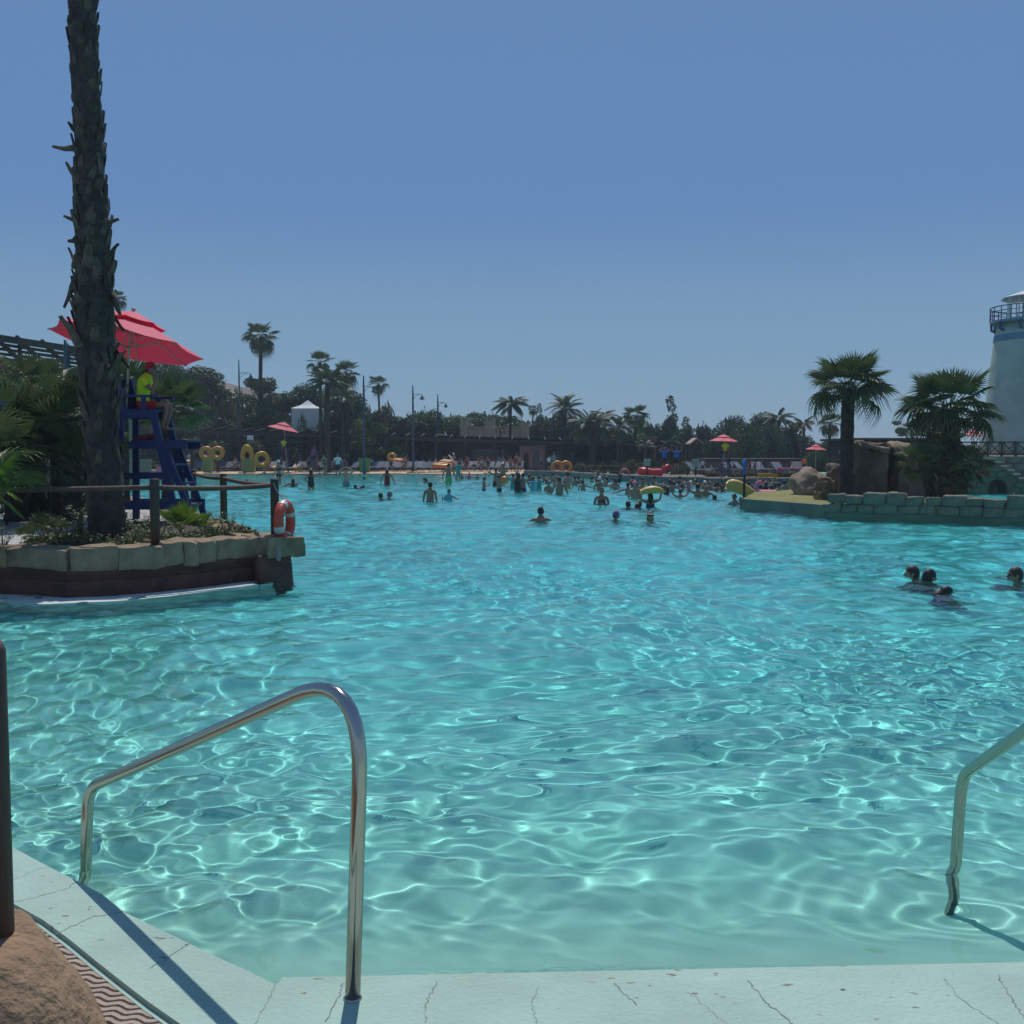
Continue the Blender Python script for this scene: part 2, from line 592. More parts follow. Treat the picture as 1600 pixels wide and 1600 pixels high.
if FAR_BUMP:
    tc = n.nodes.new('ShaderNodeTexCoord')
    nz = n.nodes.new('ShaderNodeTexNoise')
    nz.inputs['Scale'].default_value = 6.5
    nz.inputs['Detail'].default_value = 3
    n.links.new(tc.outputs['Object'], nz.inputs['Vector'])
    bp = n.nodes.new('ShaderNodeBump')
    bp.inputs['Strength'].default_value = .55
    bp.inputs['Distance'].default_value = .012
    n.links.new(nz.outputs['Fac'], bp.inputs['Height'])
    bp.inputs['Distance'].default_value = .022
    sp = n.nodes.new('ShaderNodeSeparateXYZ')
    n.links.new(tc.outputs['Object'], sp.inputs[0])
    mr = n.nodes.new('ShaderNodeMapRange')
    mr.inputs['From Min'].default_value = 6
    mr.inputs['From Max'].default_value = 20
    mr.inputs['To Min'].default_value = 0
    mr.inputs['To Max'].default_value = 1.0
    n.links.new(sp.outputs['Y'], mr.inputs[0])
    n.links.new(mr.outputs[0], bp.inputs['Strength'])
    n.links.new(bp.outputs[0], g.inputs['Normal'])
g.inputs['Color'].default_value = (.93, .985, .985, 1)
n.links.new(g.outputs[0], o_.inputs['Surface'])
water = struct(obj('water', me, m))
water.cycles.is_caustics_caster = True

# ------------------------------------------------------------------ near deck
m = mat('aqua_painted_concrete', (.33, .465, .395), .85, .13, 1.3, .35, 60, detail=9)
n = m.node_tree
b = n.nodes['Principled BSDF']
src = b.inputs['Base Color'].links[0].from_socket
tc = n.nodes.new('ShaderNodeTexCoord')
mp = n.nodes.new('ShaderNodeMapping')
mp.inputs['Scale'].default_value = (14, 34, 14)
n.links.new(tc.outputs['Object'], mp.inputs[0])
nz = n.nodes.new('ShaderNodeTexNoise')
nz.inputs['Scale'].default_value = 1.0
nz.inputs['Detail'].default_value = 3
n.links.new(mp.outputs[0], nz.inputs['Vector'])
nz2 = n.nodes.new('ShaderNodeTexNoise')
nz2.inputs['Scale'].default_value = 1.7
n.links.new(tc.outputs['Object'], nz2.inputs['Vector'])
ad = n.nodes.new('ShaderNodeMath')
ad.operation = 'MULTIPLY_ADD'
ad.inputs[1].default_value = .35
n.links.new(nz2.outputs['Fac'], ad.inputs[0])
n.links.new(nz.outputs['Fac'], ad.inputs[2])
cr = n.nodes.new('ShaderNodeValToRGB')
cr.color_ramp.elements[0].position = .885
cr.color_ramp.elements[1].position = .905
n.links.new(ad.outputs[0], cr.inputs[0])
mx = n.nodes.new('ShaderNodeMix')
mx.data_type = 'RGBA'
n.links.new(cr.outputs[0], mx.inputs[0])
n.links.new(src, mx.inputs[6])
mx.inputs[7].default_value = (.20, .15, .13, 1)
n.links.new(mx.outputs[2], b.inputs['Base Color'])
M_deck = m
DZ = .06
edge_px = [(-260, 1215), (-60, 1285), (15, 1316), (75, 1348), (130, 1376), (165, 1394), (200, 1422), (250, 1446), (300, 1470), (350, 1494), (395, 1514), (432, 1532), (560, 1534), (800, 1533), (1100, 1529), (1400, 1523), (1600, 1516), (2100, 1496)]
edge = [gp(px, py, DZ) for px, py in edge_px]
inner_px = [(275, 1605), (225, 1570), (180, 1535), (140, 1503), (100, 1470), (60, 1440), (-40, 1385), (-300, 1270)]
inner = [gp(px, py, DZ) for px, py in inner_px]
poly = [(p.x, p.y) for p in edge] + [(4.6, -1.2), (-.75, -1.2)] + [(p.x, p.y) for p in inner]
mb = MB()
mb.prism(ccw(poly), -.35, DZ)
deck = struct(mb.build('pool_deck', M_deck))
bm = bmesh.new()
bm.from_mesh(deck.data)
es = [e for e in bm.edges if abs(e.verts[0].co.z - DZ) < 1e-4 and abs(e.verts[1].co.z - DZ) < 1e-4]
bmesh.ops.bevel(bm, geom=es, offset=.018, segments=2, affect='EDGES')
bm.to_mesh(deck.data)
bm.free()
deck.cycles.is_caustics_receiver = True
# submerged lip along the straight edge
mb = MB()
a0, a1 = edge[11], edge[-1]
mb.prism(ccw([(a0.x - .02, a0.y - .15), (a1.x, a1.y - .15), (a1.x, a1.y + .075), (a0.x, a0.y + .08)]), -.3, .028)
lip = struct(mb.build('submerged_kerb_lip', M_deck))
lip.cycles.is_caustics_receiver = True


# cracks: thin raised-edge fissures cut as narrow dark strips lying in the paint
def crack(pts_px, wd=.004, seed=0):
    rnd = random.Random(seed)
    P = [gp(px, py, DZ + .0012) for px, py in pts_px]
    out = []
    for a, b_ in zip(P[:-1], P[1:]):
        for k in range(10):
            q = a.lerp(b_, k / 10)
            out.append(q + Vector((rnd.uniform(-1, 1) * .006, rnd.uniform(-1, 1) * .006, 0)))
    out.append(P[-1])
    mbc = MB()
    vs_, fs = [], []
    for i, q in enumerate(out):
        t = (out[min(i + 1, len(out) - 1)] - out[max(i - 1, 0)]).normalized()
        s_ = Vector((-t.y, t.x, 0)) * wd * rnd.uniform(.3, 1) * .5
        vs_ += [q - s_, q + s_]
    for i in range(len(out) - 1):
        fs.append((2 * i, 2 * i + 1, 2 * i + 3, 2 * i + 2))
    return mbc.add(vs_, fs)


M_crack = mat('crack_dirt', (.19, .24, .20), .95, .3, 20)
for i, pts in enumerate([[(432, 1533), (420, 1560), (398, 1600)], [(683, 1535), (668, 1560), (664, 1598)], [(535, 1537), (528, 1560), (508, 1596)],
                         [(1170, 1532), (1195, 1565), (1240, 1600)], [(1075, 1548), (1110, 1580), (1135, 1600)], [(1475, 1530), (1500, 1560), (1560, 1600)], [(1560, 1524), (1580, 1560), (1600, 1590)],
                         [(960, 1535), (995, 1570)], [(18, 1376), (60, 1358), (85, 1352)], [(18, 1410), (70, 1398), (105, 1388), (120, 1377)], [(80, 1462), (140, 1434), (200, 1422)], [(232, 1513), (262, 1497), (285, 1480), (300, 1470)], [(842, 1540), (832, 1570), (840, 1600)]]):
    cm = crack(pts, .0022 + .0012 * (i % 4), i).build('crack', M_crack, deck)
# fallen leaves on the deck
for i, (px, py) in enumerate([(1317, 1546)]):
    mb = MB()
    c = gp(px, py, DZ + .0015)
    L = .012 if i == 0 else .02
    mb.add([(-L, 0, 0), (0, -.3 * L, .001), (L, 0, .0015), (0, .3 * L, .001)], [(0, 1, 2, 3)])
    o = mb.build('fallen_leaf', M_redbase if i == 0 else M_bark)
    o.location = c
    o.rotation_euler.z = i * .9
    tag(o, ['small red brown leaf lying on the aqua deck near its right end', 'dry twig leaf on the aqua deck edge, left one of two by the waterline', 'dry twig leaf on the aqua deck edge, right one of two by the waterline'][i], 'leaf')
# ------------------------------------------------------------------ ribbed drain mat beside the deck
mat_root = thing('ribbed_mat', 'pinkish beige anti slip mat with wavy ribs between rock and aqua deck', 'mat', (0, 0, .03))
mb = MB()
inn2 = [(p.x + .05, p.y + .03) for p in inner]
mb.prism(ccw(inn2 + [(-4.2, 1.3), (-.6, 1.3)]), -.06, 0)
mb.build('base', mat('mat_groove', (.10, .075, .06), .9, .2, 20), mat_root)
M_rib = mat('beige_rib', (.36, .285, .225), .85, .12, 12, .4, 60, objvar=.05)
inn_s = sorted([(p.y, p.x) for p in inner])
for i in range(36):
    yy = 2.38 + i * .040
    if not (inn_s[0][0] < yy < inn_s[-1][0] - .05):
        continue
    xe_ = float(np.interp(yy, [q[0] for q in inn_s], [q[1] for q in inn_s])) + .04
    vs_, fs = [], []
    NW = 54
    for k in range(NW + 1):
        x = xe_ - .95 * (1 - k / NW)
        y = .0085 * math.sin(x * 2 * math.pi / .085) - .21 * (x - xe_)
        for dy_, z in ((-.0125, 0), (-.009, .010), (.009, .010), (.0125, 0)):
            vs_.append((x - xe_, y + dy_, z))
    for k in range(NW):
        for q in range(3):
            fs.append((k * 4 + q, k * 4 + 4 + q, k * 4 + 5 + q, k * 4 + 1 + q))
    mb = MB()
    mb.add(vs_, fs)
    o = mb.build('rib', M_rib, mat_root)
    o.location = (xe_, yy, .0005)
# ------------------------------------------------------------------ near rock with its post
pts = []
for x, y, z in [(-2.9, 2.62, .43), (-1.62, 2.60, .40), (-1.30, 2.83, .375), (-1.26, 2.93, .36), (-1.42, 3.06, .42), (-1.62, 3.16, .45), (-2.9, 3.3, .47),
                (-2.9, 2.35, .02), (-1.55, 2.42, .0), (-1.10, 2.60, .0), (-1.06, 2.98, .0), (-1.30, 3.26, .0), (-2.9, 3.5, .0), (-1.48, 2.55, .30), (-1.2, 2.78, .27)]:
    pts.append((x - .085, y, z))
bm = bmesh.new()
for p in pts:
    bm.verts.new(p)
bmesh.ops.convex_hull(bm, input=bm.verts[:])
bmesh.ops.triangulate(bm, faces=bm.faces[:])
bmesh.ops.subdivide_edges(bm, edges=bm.edges[:], cuts=5, use_grid_fill=True)
for _ in range(2):
    bmesh.ops.smooth_vert(bm, verts=bm.verts[:], factor=.5, use_axis_x=True, use_axis_y=True, use_axis_z=True)
bmesh.ops.subdivide_edges(bm, edges=bm.edges[:], cuts=1, use_grid_fill=True)
for v in bm.verts:
    v.co += noise.noise_vector(v.co * 4) * .022 + noise.noise_vector(v.co * 15) * .006 + Vector((0, 0, 1)) * abs(noise.noise(v.co * 9 + Vector((4, 0, 0)))) * -.012
me = bpy.data.meshes.new('rock')
bm.to_mesh(me)
bm.free()
for p in me.polygons:
    p.use_smooth = True
o = obj('rock', me, M_brown_rock)
tag(o, 'ochre brown rock in the near left corner with a post set in it', 'rock')
pr = thing('wooden_post', 'tall dark wooden post standing on the ochre rock at the near left corner', 'post', (-1.515, 2.93, .36))
mb = MB()
mb.tube([(0, 0, -.1), (0, 0, .865), (0, 0, .89)], [.049, .048, .038], 16)
mb.build('shaft', M_wood, pr)


# ------------------------------------------------------------------ hand rails
def handrail(name, label, pts, rads, r_=.0245, flange=True):
    base = Vector(pts[0])
    t = thing(name, label, 'handrail', base)
    P = fillet([Vector(p) - base for p in pts], rads, 10)
    mbx = MB()
    mbx.tube(P, r_, 20)
    mbx.build('steel_tube', M_steel, t)
    for p in (P[0], P[-1])[:1 if flange else 0]:
        mb2 = MB()
        mb2.lathe([(.0, 0), (.030, 0), (.030, .003), (.0262, .007)], 20, c=(p.x, p.y, p.z))
        mb2.build('base_flange', M_steel, t)
    return t


A = gp(551, 1560, DZ)
DY = gp(130, 1376, DZ).y + .26
B = dp(567, 1040, A.y)
C_ = dp(137, 1232, DY)
D = dp(128, 1372, DY)
hr = handrail('pool_handrail', 'bent stainless steel handrail standing whole on the aqua deck', [A, B, C_, (D.x, D.y, -.40)], [.23, .17])
E = gp(1490, 1352, 0)
F_ = dp(1503, 1212, E.y)
handrail('pool_handrail', 'stainless steel handrail rising out of the water, cut by the right picture edge', [(E.x - .01, E.y, -.43), F_, F_ + Vector((-.06, -1.08, .66)), (F_.x - .02, F_.y - 1.12, DZ)], [.17, .2], flange=False)
# ------------------------------------------------------------------ left island (peninsula)
IZ = .5
WT = .6
front = [gp(px, py, WT) for px, py in [(-700, 900), (-300, 862), (0, 854), (56, 855), (109, 858), (170, 856), (231, 853), (272, 850), (312, 847), (369, 842), (400, 840), (422, 840), (437, 843)]]
back = [gp(px, py, WT) for px, py in [(441, 838), (419, 834), (369, 822), (312, 803), (290, 797), (245, 784), (200, 774)]]
far_l = [Vector((-13, 33, 0)), Vector((-20, 44, 0)), Vector((-60, 60, 0)), Vector((-60, 12.5, 0))]
poly = [(p.x, p.y) for p in front + back + far_l]
mb = MB()
mb.prism(ccw(poly), .30, IZ)
isl = struct(mb.build('island_paving', M_concrete))


def offset_pt(P, i, d):
    a = P[max(i - 1, 0)]
    b_ = P[min(i + 1, len(P) - 1)]
    t = Vector((b_.x - a.x, b_.y - a.y)).normalized()
    return Vector((P[i].x + t.y * d, P[i].y - t.x * d))      # outward = right of travel


# plinth below the coping, two stepped mouldings
wall = thing('island_retaining_wall', 'low rounded stone wall with red brown plinth round the palm island', 'wall', (front[6].x, front[6].y, 0))
O = wall.location.copy()
F2 = front[1:]
ALLP = F2[:-1] + back
for name, d, z0, z1 in (('plinth', .05, -1.2, .2), ('moulding', .02, .2, .285), ('moulding', .075, .285, .385)):
    mb = MB()
    outer = [offset_pt(ALLP, i, d) for i in range(len(ALLP))]
    inn = [offset_pt(ALLP, i, -.22) for i in range(len(ALLP))]
    p2 = [(q.x - O.x, q.y - O.y) for q in outer] + [(q.x - O.x, q.y - O.y) for q in inn[::-1]]
    mb.prism(ccw(p2), z0, z1)
    o = mb.build(name, M_redbase, wall)
B2 = back


def coping(P, cuts, outd, depth, z0, z1s, seed):
    """stones following polyline P; cuts = pixel-like parameters (arc index floats)"""
    k = 0
    for a, b_ in zip(cuts[:-1], cuts[1:]):
        def at(u):
            i = min(int(u), len(P) - 2)
            return P[i].lerp(P[i + 1], u - i)
        pa, pb = at(a), at(b_)
        L = (pb - pa).length
        t = (pb - pa).normalized()
        nrm = Vector((t.y, -t.x, 0))
        z1 = z1s[k % len(z1s)]
        me_ = rough_block('coping_stone', (L + .012, depth, z1 - z0), seed + k, 4, .024, .025)
        o_ = obj('coping_stone', me_, M_stone, wall)
        c = (pa + pb) / 2 - nrm * (depth / 2 - outd)
        o_.location = (c.x - O.x, c.y - O.y, (z0 + z1) / 2)
        o_.rotation_euler = (random.uniform(-.02, .02), 0, math.atan2(t.y, t.x))
        k += 1


coping(F2, [0, .55, 1.0, 1.3, 3.0, 4.2, 5.05, 5.5, 6.2, 6.75, 7.3, 8.4, 9.0, 9.6, 10.3, 10.6], .11, .52, .33, [.615, .60, .60, .59, .61, .60, .60, .63, .62, .62, .62, .60, .60, .625, .61], 3)
coping(B2, [.12, 1, 1.9, 2.5, 3.2, 4.4, 5.2, 6], .1, .5, .3, [.6, .58, .62, .57, .6], 40)
me_ = rough_block('plinth', (.50, .62, 1.5), 77, 3, .03, .10)
o = obj('plinth', me_, M_redbase, wall)
tipc = (front[-1] + back[0]) / 2
o.location = (tipc.x - .17 - O.x, tipc.y + .10 - O.y, -.38)
o.rotation_euler.z = R(28)
# pale ledge just under water round the front
mb = MB()
o1 = [offset_pt(F2, i, .10) for i in range(len(F2))]
wd = [.62, .62, .62, .62, .60, .55, .50, .48, .46, .42, .36, .28]
o2 = [offset_pt(F2, i, wd[min(i, len(wd) - 1)]) for i in range(len(F2))]
mb.prism(ccw([(q.x, q.y) for q in o2] + [(q.x, q.y) for q in o1[::-1]]), -.9, [.012] * (2 * len(F2)))
lg = struct(mb.build('white_pool_ledge', mat('white_ledge_paint', (.52, .55, .52), .7, .12, 3)))
lg.cycles.is_caustics_receiver = True
# planted bed
bed = [gp(px, py, IZ + .03) for px, py in [(20, 862), (40, 845), (90, 832), (140, 823), (210, 815), (330, 812), (372, 826), (410, 838), (440, 844), (380, 850), (300, 855), (200, 862), (100, 867)]]
mb = MB()
mb.prism(ccw([(p.x, p.y) for p in bed]), IZ - .1, IZ + .03)
struct(mb.build('planted_bed', M_soil))


# ---------------- post and rope rail fence
def fence_post(p, top, label, r_=.062):
    t = thing('fence_post', label, 'post', p, group='wooden fence posts on the palm island')
    mbx = MB()
    h = top - p.z
    mbx.tube([(0, 0, -.1), (0, 0, h - .02), (0, 0, h)], [r_, r_ * .97, r_ * .85], 12)
    mbx.build('shaft', M_wood, t)
    return Vector((p.x, p.y, top))


P1 = gp(243, 851, WT)
P2 = gp(430, 838, WT)
P3 = gp(350, 812, WT)
P4 = gp(303, 797, WT)
P5 = gp(246, 782, WT)
P0 = gp(-150, 858, WT)
tops = []
for p, py, lb in ((P0, 750, 'wooden fence post left of the palm island, outside the picture edge'), (P1, 748, 'dark fence post between the palm trunk and the small fan palm at the wall'), (P2, 748, 'dark fence post at the wall tip carrying the lifebuoy'),
                  (P3, 740, 'dark fence post on the back wall, next behind the lifebuoy post'), (P4, 734, 'dark fence post half hidden by the blue chair ladder'), (P5, 742, 'dark fence post seen through the blue chair frame')):
    q = dp(243, py, p.y)
    tops.append(fence_post(p, q.z, lb))


def rail(a, b_, sag, label, n=14):
    t = thing('rope_rail', label, 'rail', a, group='thick brown rails between the island fence posts')
    pts = []
    for k in range(n + 1):
        u = k / n
        q = a.lerp(b_, u) - a
        q.z -= sag * 4 * u * (1 - u)
        pts.append(q)
    mbx = MB()
    mbx.tube(pts, .034, 8)
    mbx.build('round_bar', M_rail, t)


dz = Vector((0, 0, -.11))
rail(tops[0] + dz, tops[1] + dz, .02, 'thick brown rail running from the left edge across the palm trunk')
rail(tops[1] + dz, tops[2] + dz * .8, .03, 'thick brown rail passing in front of the blue chair legs')
rail(tops[2] + dz * .8, tops[3] + dz * .7, .03, 'thick brown rail between the lifebuoy post and the post behind it')
rail(tops[3] + dz * .7, tops[4] + dz * .7, .03, 'short brown rail meeting the blue chair ladder from the right')
rail(tops[4] + dz * .7, tops[5] + dz * .8, .03, 'brown rail behind the blue chair frame')

# ---------------- lifebuoy on the tip post
lb = thing('lifebuoy', 'orange red lifebuoy with pale bands hanging on the island tip post', 'lifebuoy', (P2.x + .15, P2.y - .06, .55))
Mx = Matrix.Translation((.0, 0, .27)) @ Euler((R(90), 0, 0)).to_matrix().to_4x4()
Mx = Matrix.Rotation(R(83), 4, 'Z') @ Mx
rng_bm = MB()
rng_bm.torus((0, 0, 0), .245, .062, 40, 12, None, 1.15)
rng_bm.build('ring', M_buoy, lb, Mx)
for k in range(4):
    a0 = R(22 + 90 * k)
    mbx = MB()
    vs_, fs = [], []
    nn = 5
    for i in range(nn):
        a = a0 + R(-9 + 18 * i / (nn - 1))
        for j in range(12):
            b_ = 2 * math.pi * j / 12
            q = .245 + .066 * math.cos(b_)
            vs_.append((q * math.cos(a), q * math.sin(a), .066 * 1.15 * math.sin(b_)))
    for i in range(nn - 1):
        for j in range(12):
            fs.append((i * 12 + j, (i + 1) * 12 + j, (i + 1) * 12 + (j + 1) % 12, i * 12 + (j + 1) % 12))
    mbx.add(vs_, fs, True)
    mbx.build('pale_band', M_reflect, lb, Mx)
mbx = MB()
tp = tops[2] - lb.location
mbx.tube([(tp.x, tp.y - .07, tp.z - .06), (tp.x + .04, tp.y - .075, tp.z - .15), (tp.x + .14, tp.y - .08, tp.z - .30), (tp.x + .17, tp.y - .06, tp.z - .45), (tp.x + .10, tp.y - .05, tp.z - .62), (tp.x + .16, tp.y - .06, tp.z - .8), (tp.x + .28, tp.y - .06, .02), (tp.x + .3, tp.y - .03, -.25)], .0065, 6)
mbx.build('grab_rope', M_rope, lb)


# ------------------------------------------------------------------ big palm trunk
tk = thing('tall_palm_tree', 'very tall palm with shaggy dark trunk beside the blue lifeguard chair', 'palm tree', gp(168, 848, IZ))
TP = tk.location.copy()
sil = [(0, 107, 150), (100, 110, 154), (200, 116, 160), (280, 118, 163), (340, 119, 169), (420, 117, 175), (500, 117, 180), (560, 121, 182), (620, 129, 182), (700, 131, 188), (760, 134, 194), (845, 139, 198)]
prof = []
for py, xl, xr in sil[::-1]:
    c = dp((xl + xr) / 2, py, TP.y)
    prof.append((c - TP, (xr - xl) / 2 * TP.y / 1600))
prof[0][0].z = 0
topc, topr = prof[-1]
prof.append((topc + Vector((-.12, 0, 2.6)), topr * .93))
prof.append((topc + Vector((-.2, .1, 5.2)), topr * .8))
mb = MB()
mb.tube([p for p, r_ in prof], [r_ * .9 for p, r_ in prof], 18)
trunk = mb.build('trunk', M_trunk, tk)
bm = bmesh.new()
bm.from_mesh(trunk.data)
bmesh.ops.subdivide_edges(bm, edges=bm.edges[:], cuts=3, use_grid_fill=True)
for v in bm.verts:
    v.co += noise.noise_vector(Vector((v.co.x * 5, v.co.y * 5, v.co.z * 3))) * .03 + noise.noise_vector(v.co * 14) * .012
bm.to_mesh(trunk.data)
bm.free()


def boot_mesh(seed, L=.2, wd=.12, curl=.05, split=False):
    rnd = random.Random(seed)
    mbx = MB()
    n_ = 6
    vs_, fs = [], []
    for i in range(n_ + 1):
        u = i / n_
        ww = wd * (1 - u ** 1.4 * .62) * (.9 + .2 * rnd.random())
        y = .012 + curl * u ** 2 * 1.4 + .012 * math.sin(u * 3.2)
        zz = u * L
        th = .018 * (1 - u * .6)
        j = rnd.uniform(-.012, .012) * u
        vs_ += [(-ww / 2 + j, y - .02, zz), (j, y + .010, zz), (ww / 2 + j, y - .02, zz), (j, y - th, zz)]
    for i in range(n_):
        for j in range(4):
            fs.append((i * 4 + j, i * 4 + (j + 1) % 4, i * 4 + 4 + (j + 1) % 4, i * 4 + 4 + j))
    fs.append((n_ * 4, n_ * 4 + 1, n_ * 4 + 2, n_ * 4 + 3))
    mbx.add(vs_, fs)
    return mbx.mesh('leaf_base')


boots = [boot_mesh(i, random.uniform(.17, .30), random.uniform(.11, .19), random.uniform(.0, .022)) for i in range(10)]
shag = [boot_mesh(50 + i, random.uniform(.28, .5), random.uniform(.10, .2), random.uniform(.03, .11)) for i in range(6)]


def trunk_at(z):
    for (p, r_), (q, r2) in zip(prof[:-1], prof[1:]):
        if p.z <= z <= q.z:
            u = (z - p.z) / max(1e-5, q.z - p.z)
            return p.lerp(q, u), r_ + (r2 - r_) * u
    return prof[-1]


nb = 0
z = .25
k = 0
rnd = random.Random(4)
while z < prof[-2][0].z - .2 and nb < 285:
    c, r_ = trunk_at(z)
    a = k * 2.39996 + rnd.uniform(-.2, .2)
    low = z < 3.9
    zmid = 1.6 < z < 4.3
    me_ = rnd.choice(shag) if (zmid and rnd.random() < .32) else rnd.choice(boots)
    o = obj('leaf_base', me_, M_boot, tk)
    o.location = (c.x + math.cos(a) * r_ * .89, c.y + math.sin(a) * r_ * .89, z)
    s_ = rnd.uniform(.6, 1.35) * (.82 if z > 5.2 else 1) * (.85 if z < 1.6 else 1)
    o.scale = (s_, s_, s_)
    o.rotation_euler = Euler((rnd.uniform(-.09, .05) * (2 if zmid else .7), rnd.uniform(-.45, .45), a - math.pi / 2), 'XYZ')
    if rnd.random() < .10 and zmid:
        o.rotation_euler.x -= math.pi * .75
    nb += 1
    k += 1
    z += .0295 if z > 1.4 else .038
# the few long dead stubs that stick out
for px, py, dx, dzz, L in [(118, 232, -1, .05, .42), (118, 275, -.55, .9, .3), (128, 345, -1, .25, .34), (160, 346, 1, .1, .34), (120, 205, -.7, .8, .22), (116, 440, -.35, -1, .55), (122, 372, -.9, -.3, .2), (176, 545, .6, .5, .2), (180, 470, .4, -1, .3)]:
    p = dp(px, py, TP.y - .05) - TP
    d = Vector((dx, -.15, dzz)).normalized()
    mbx = MB()
    q = p + d * L * .5 + Vector((0, 0, -.03 if abs(dzz) < .5 else 0))
    L *= .72
    q = p + d * L * .5 + Vector((0, 0, -.02))
    mbx.tube([p - d * .12, p + d * L * .2, q, p + d * L], [.05, .045, .032, .020], 6)
    o = mbx.build('dead_leaf_stub', M_boot, tk)
    o.data.transform(Matrix.Scale(1, 4))


# ------------------------------------------------------------------ palm leaves
def fan_mesh(name, seed, nb_=30, droop=.0, spread=115, width=1.0):
    """unit leaf along +X: petiole 0..0.45, fan of pleated blades"""
    rnd = random.Random(seed)
    mbx = MB()
    mbx.tube([(0, 0, 0), (.25, 0, .03), (.46, 0, .02)], [.012, .009, .006], 4, False)
    for i in range(nb_):
        a = R(-spread + 2 * spread * i / (nb_ - 1)) + rnd.uniform(-.02, .02)
        L = (.56 - .16 * (abs(a) / R(spread)) ** 2) * rnd.uniform(.9, 1.06)
        wd_ = .021 * width
        c, s_ = math.cos(a), math.sin(a)
        base = Vector((.45, 0, .02))
        d = Vector((c, s_, 0))
        t = Vector((-s_, c, 0))
        cup = .10
        sag = droop * (1 + rnd.uniform(-.3, .5))
        p1 = base + d * L * .08
        p2 = base + d * L * .55 + Vector((0, 0, cup * abs(s_) * .5 - sag * .12))
        p3 = base + d * L * .8 + Vector((0, 0, cup * abs(s_) * .5 - sag * .38))
        p4 = base + d * L * (1 - .18 * sag) + Vector((0, 0, cup * abs(s_) * .4 - sag * .85))
        fold = Vector((0, 0, .012))
        vs_ = [p1 - t * .004, p1 + t * .004, p2 - t * wd_ + fold, p2 - fold, p2 + t * wd_ + fold, p3 - t * wd_ * .55, p3 - fold * .6, p3 + t * wd_ * .55, p4]
        mbx.add(vs_, [(0, 3, 2), (0, 1, 3), (1, 4, 3), (2, 3, 6, 5), (3, 4, 7, 6), (5, 6, 8), (6, 7, 8)])
    return mbx.mesh(name)


def feather_mesh(name, seed, nl=34, droop=.5, ll=.24, vee=.45, hang=0.0):
    rnd = random.Random(seed)
    mbx = MB()
    N_ = 12

    def at(u):
        return Vector((u * (1 - .22 * droop * u), 0, -droop * .62 * u ** 2.1 + .05 * math.sin(u * 3)))
    mbx.tube([at(i / N_) for i in range(N_ + 1)], [.013 * (1 - .8 * i / N_) + .002 for i in range(N_ + 1)], 4, False)
    for i in range(nl):
        u = .16 + .84 * i / (nl - 1)
        p = at(u)
        tdir = (at(min(1, u + .03)) - at(u - .03)).normalized()
        L = ll * (math.sin(math.pi * min(1, (u * .86 + .12))) ** .6) * rnd.uniform(.85, 1.1)
        for sd in (-1, 1):
            d = (tdir * .75 + Vector((0, sd * 1.0, vee * rnd.uniform(.5, 1.2)))).normalized()
            q = p + d * L * .55
            e = p + d * L + Vector((0, 0, -L * (.18 + hang)))
            if hang:
                q.z -= L * hang * .3
            t = tdir * .011
            mbx.add([p - t, p + t, q + t * 1.1, q - t * 1.1, e], [(0, 1, 2, 3), (3, 2, 4)])
    return mbx.mesh(name)


FAN = [fan_mesh('fan_frond', i, 30, dr, 112) for i, dr in enumerate((.1, .2, .35, .55))]
FAN_D = [fan_mesh('hanging_fan_frond', 20 + i, 22, dr, 95) for i, dr in enumerate((.75, 1.0))]
FAN_S = [fan_mesh('stiff_fan_frond', 30 + i, 24, dr, 100, 1.0) for i, dr in enumerate((0.02, .08, .15))]
FEA = [feather_mesh('feather_frond', i, 34, dr) for i, dr in enumerate((.25, .45, .7))]
QUE = [feather_mesh('queen_frond', 9 + i, 40, dr, .20, .1, .9) for i, dr in enumerate((.5, .9))]


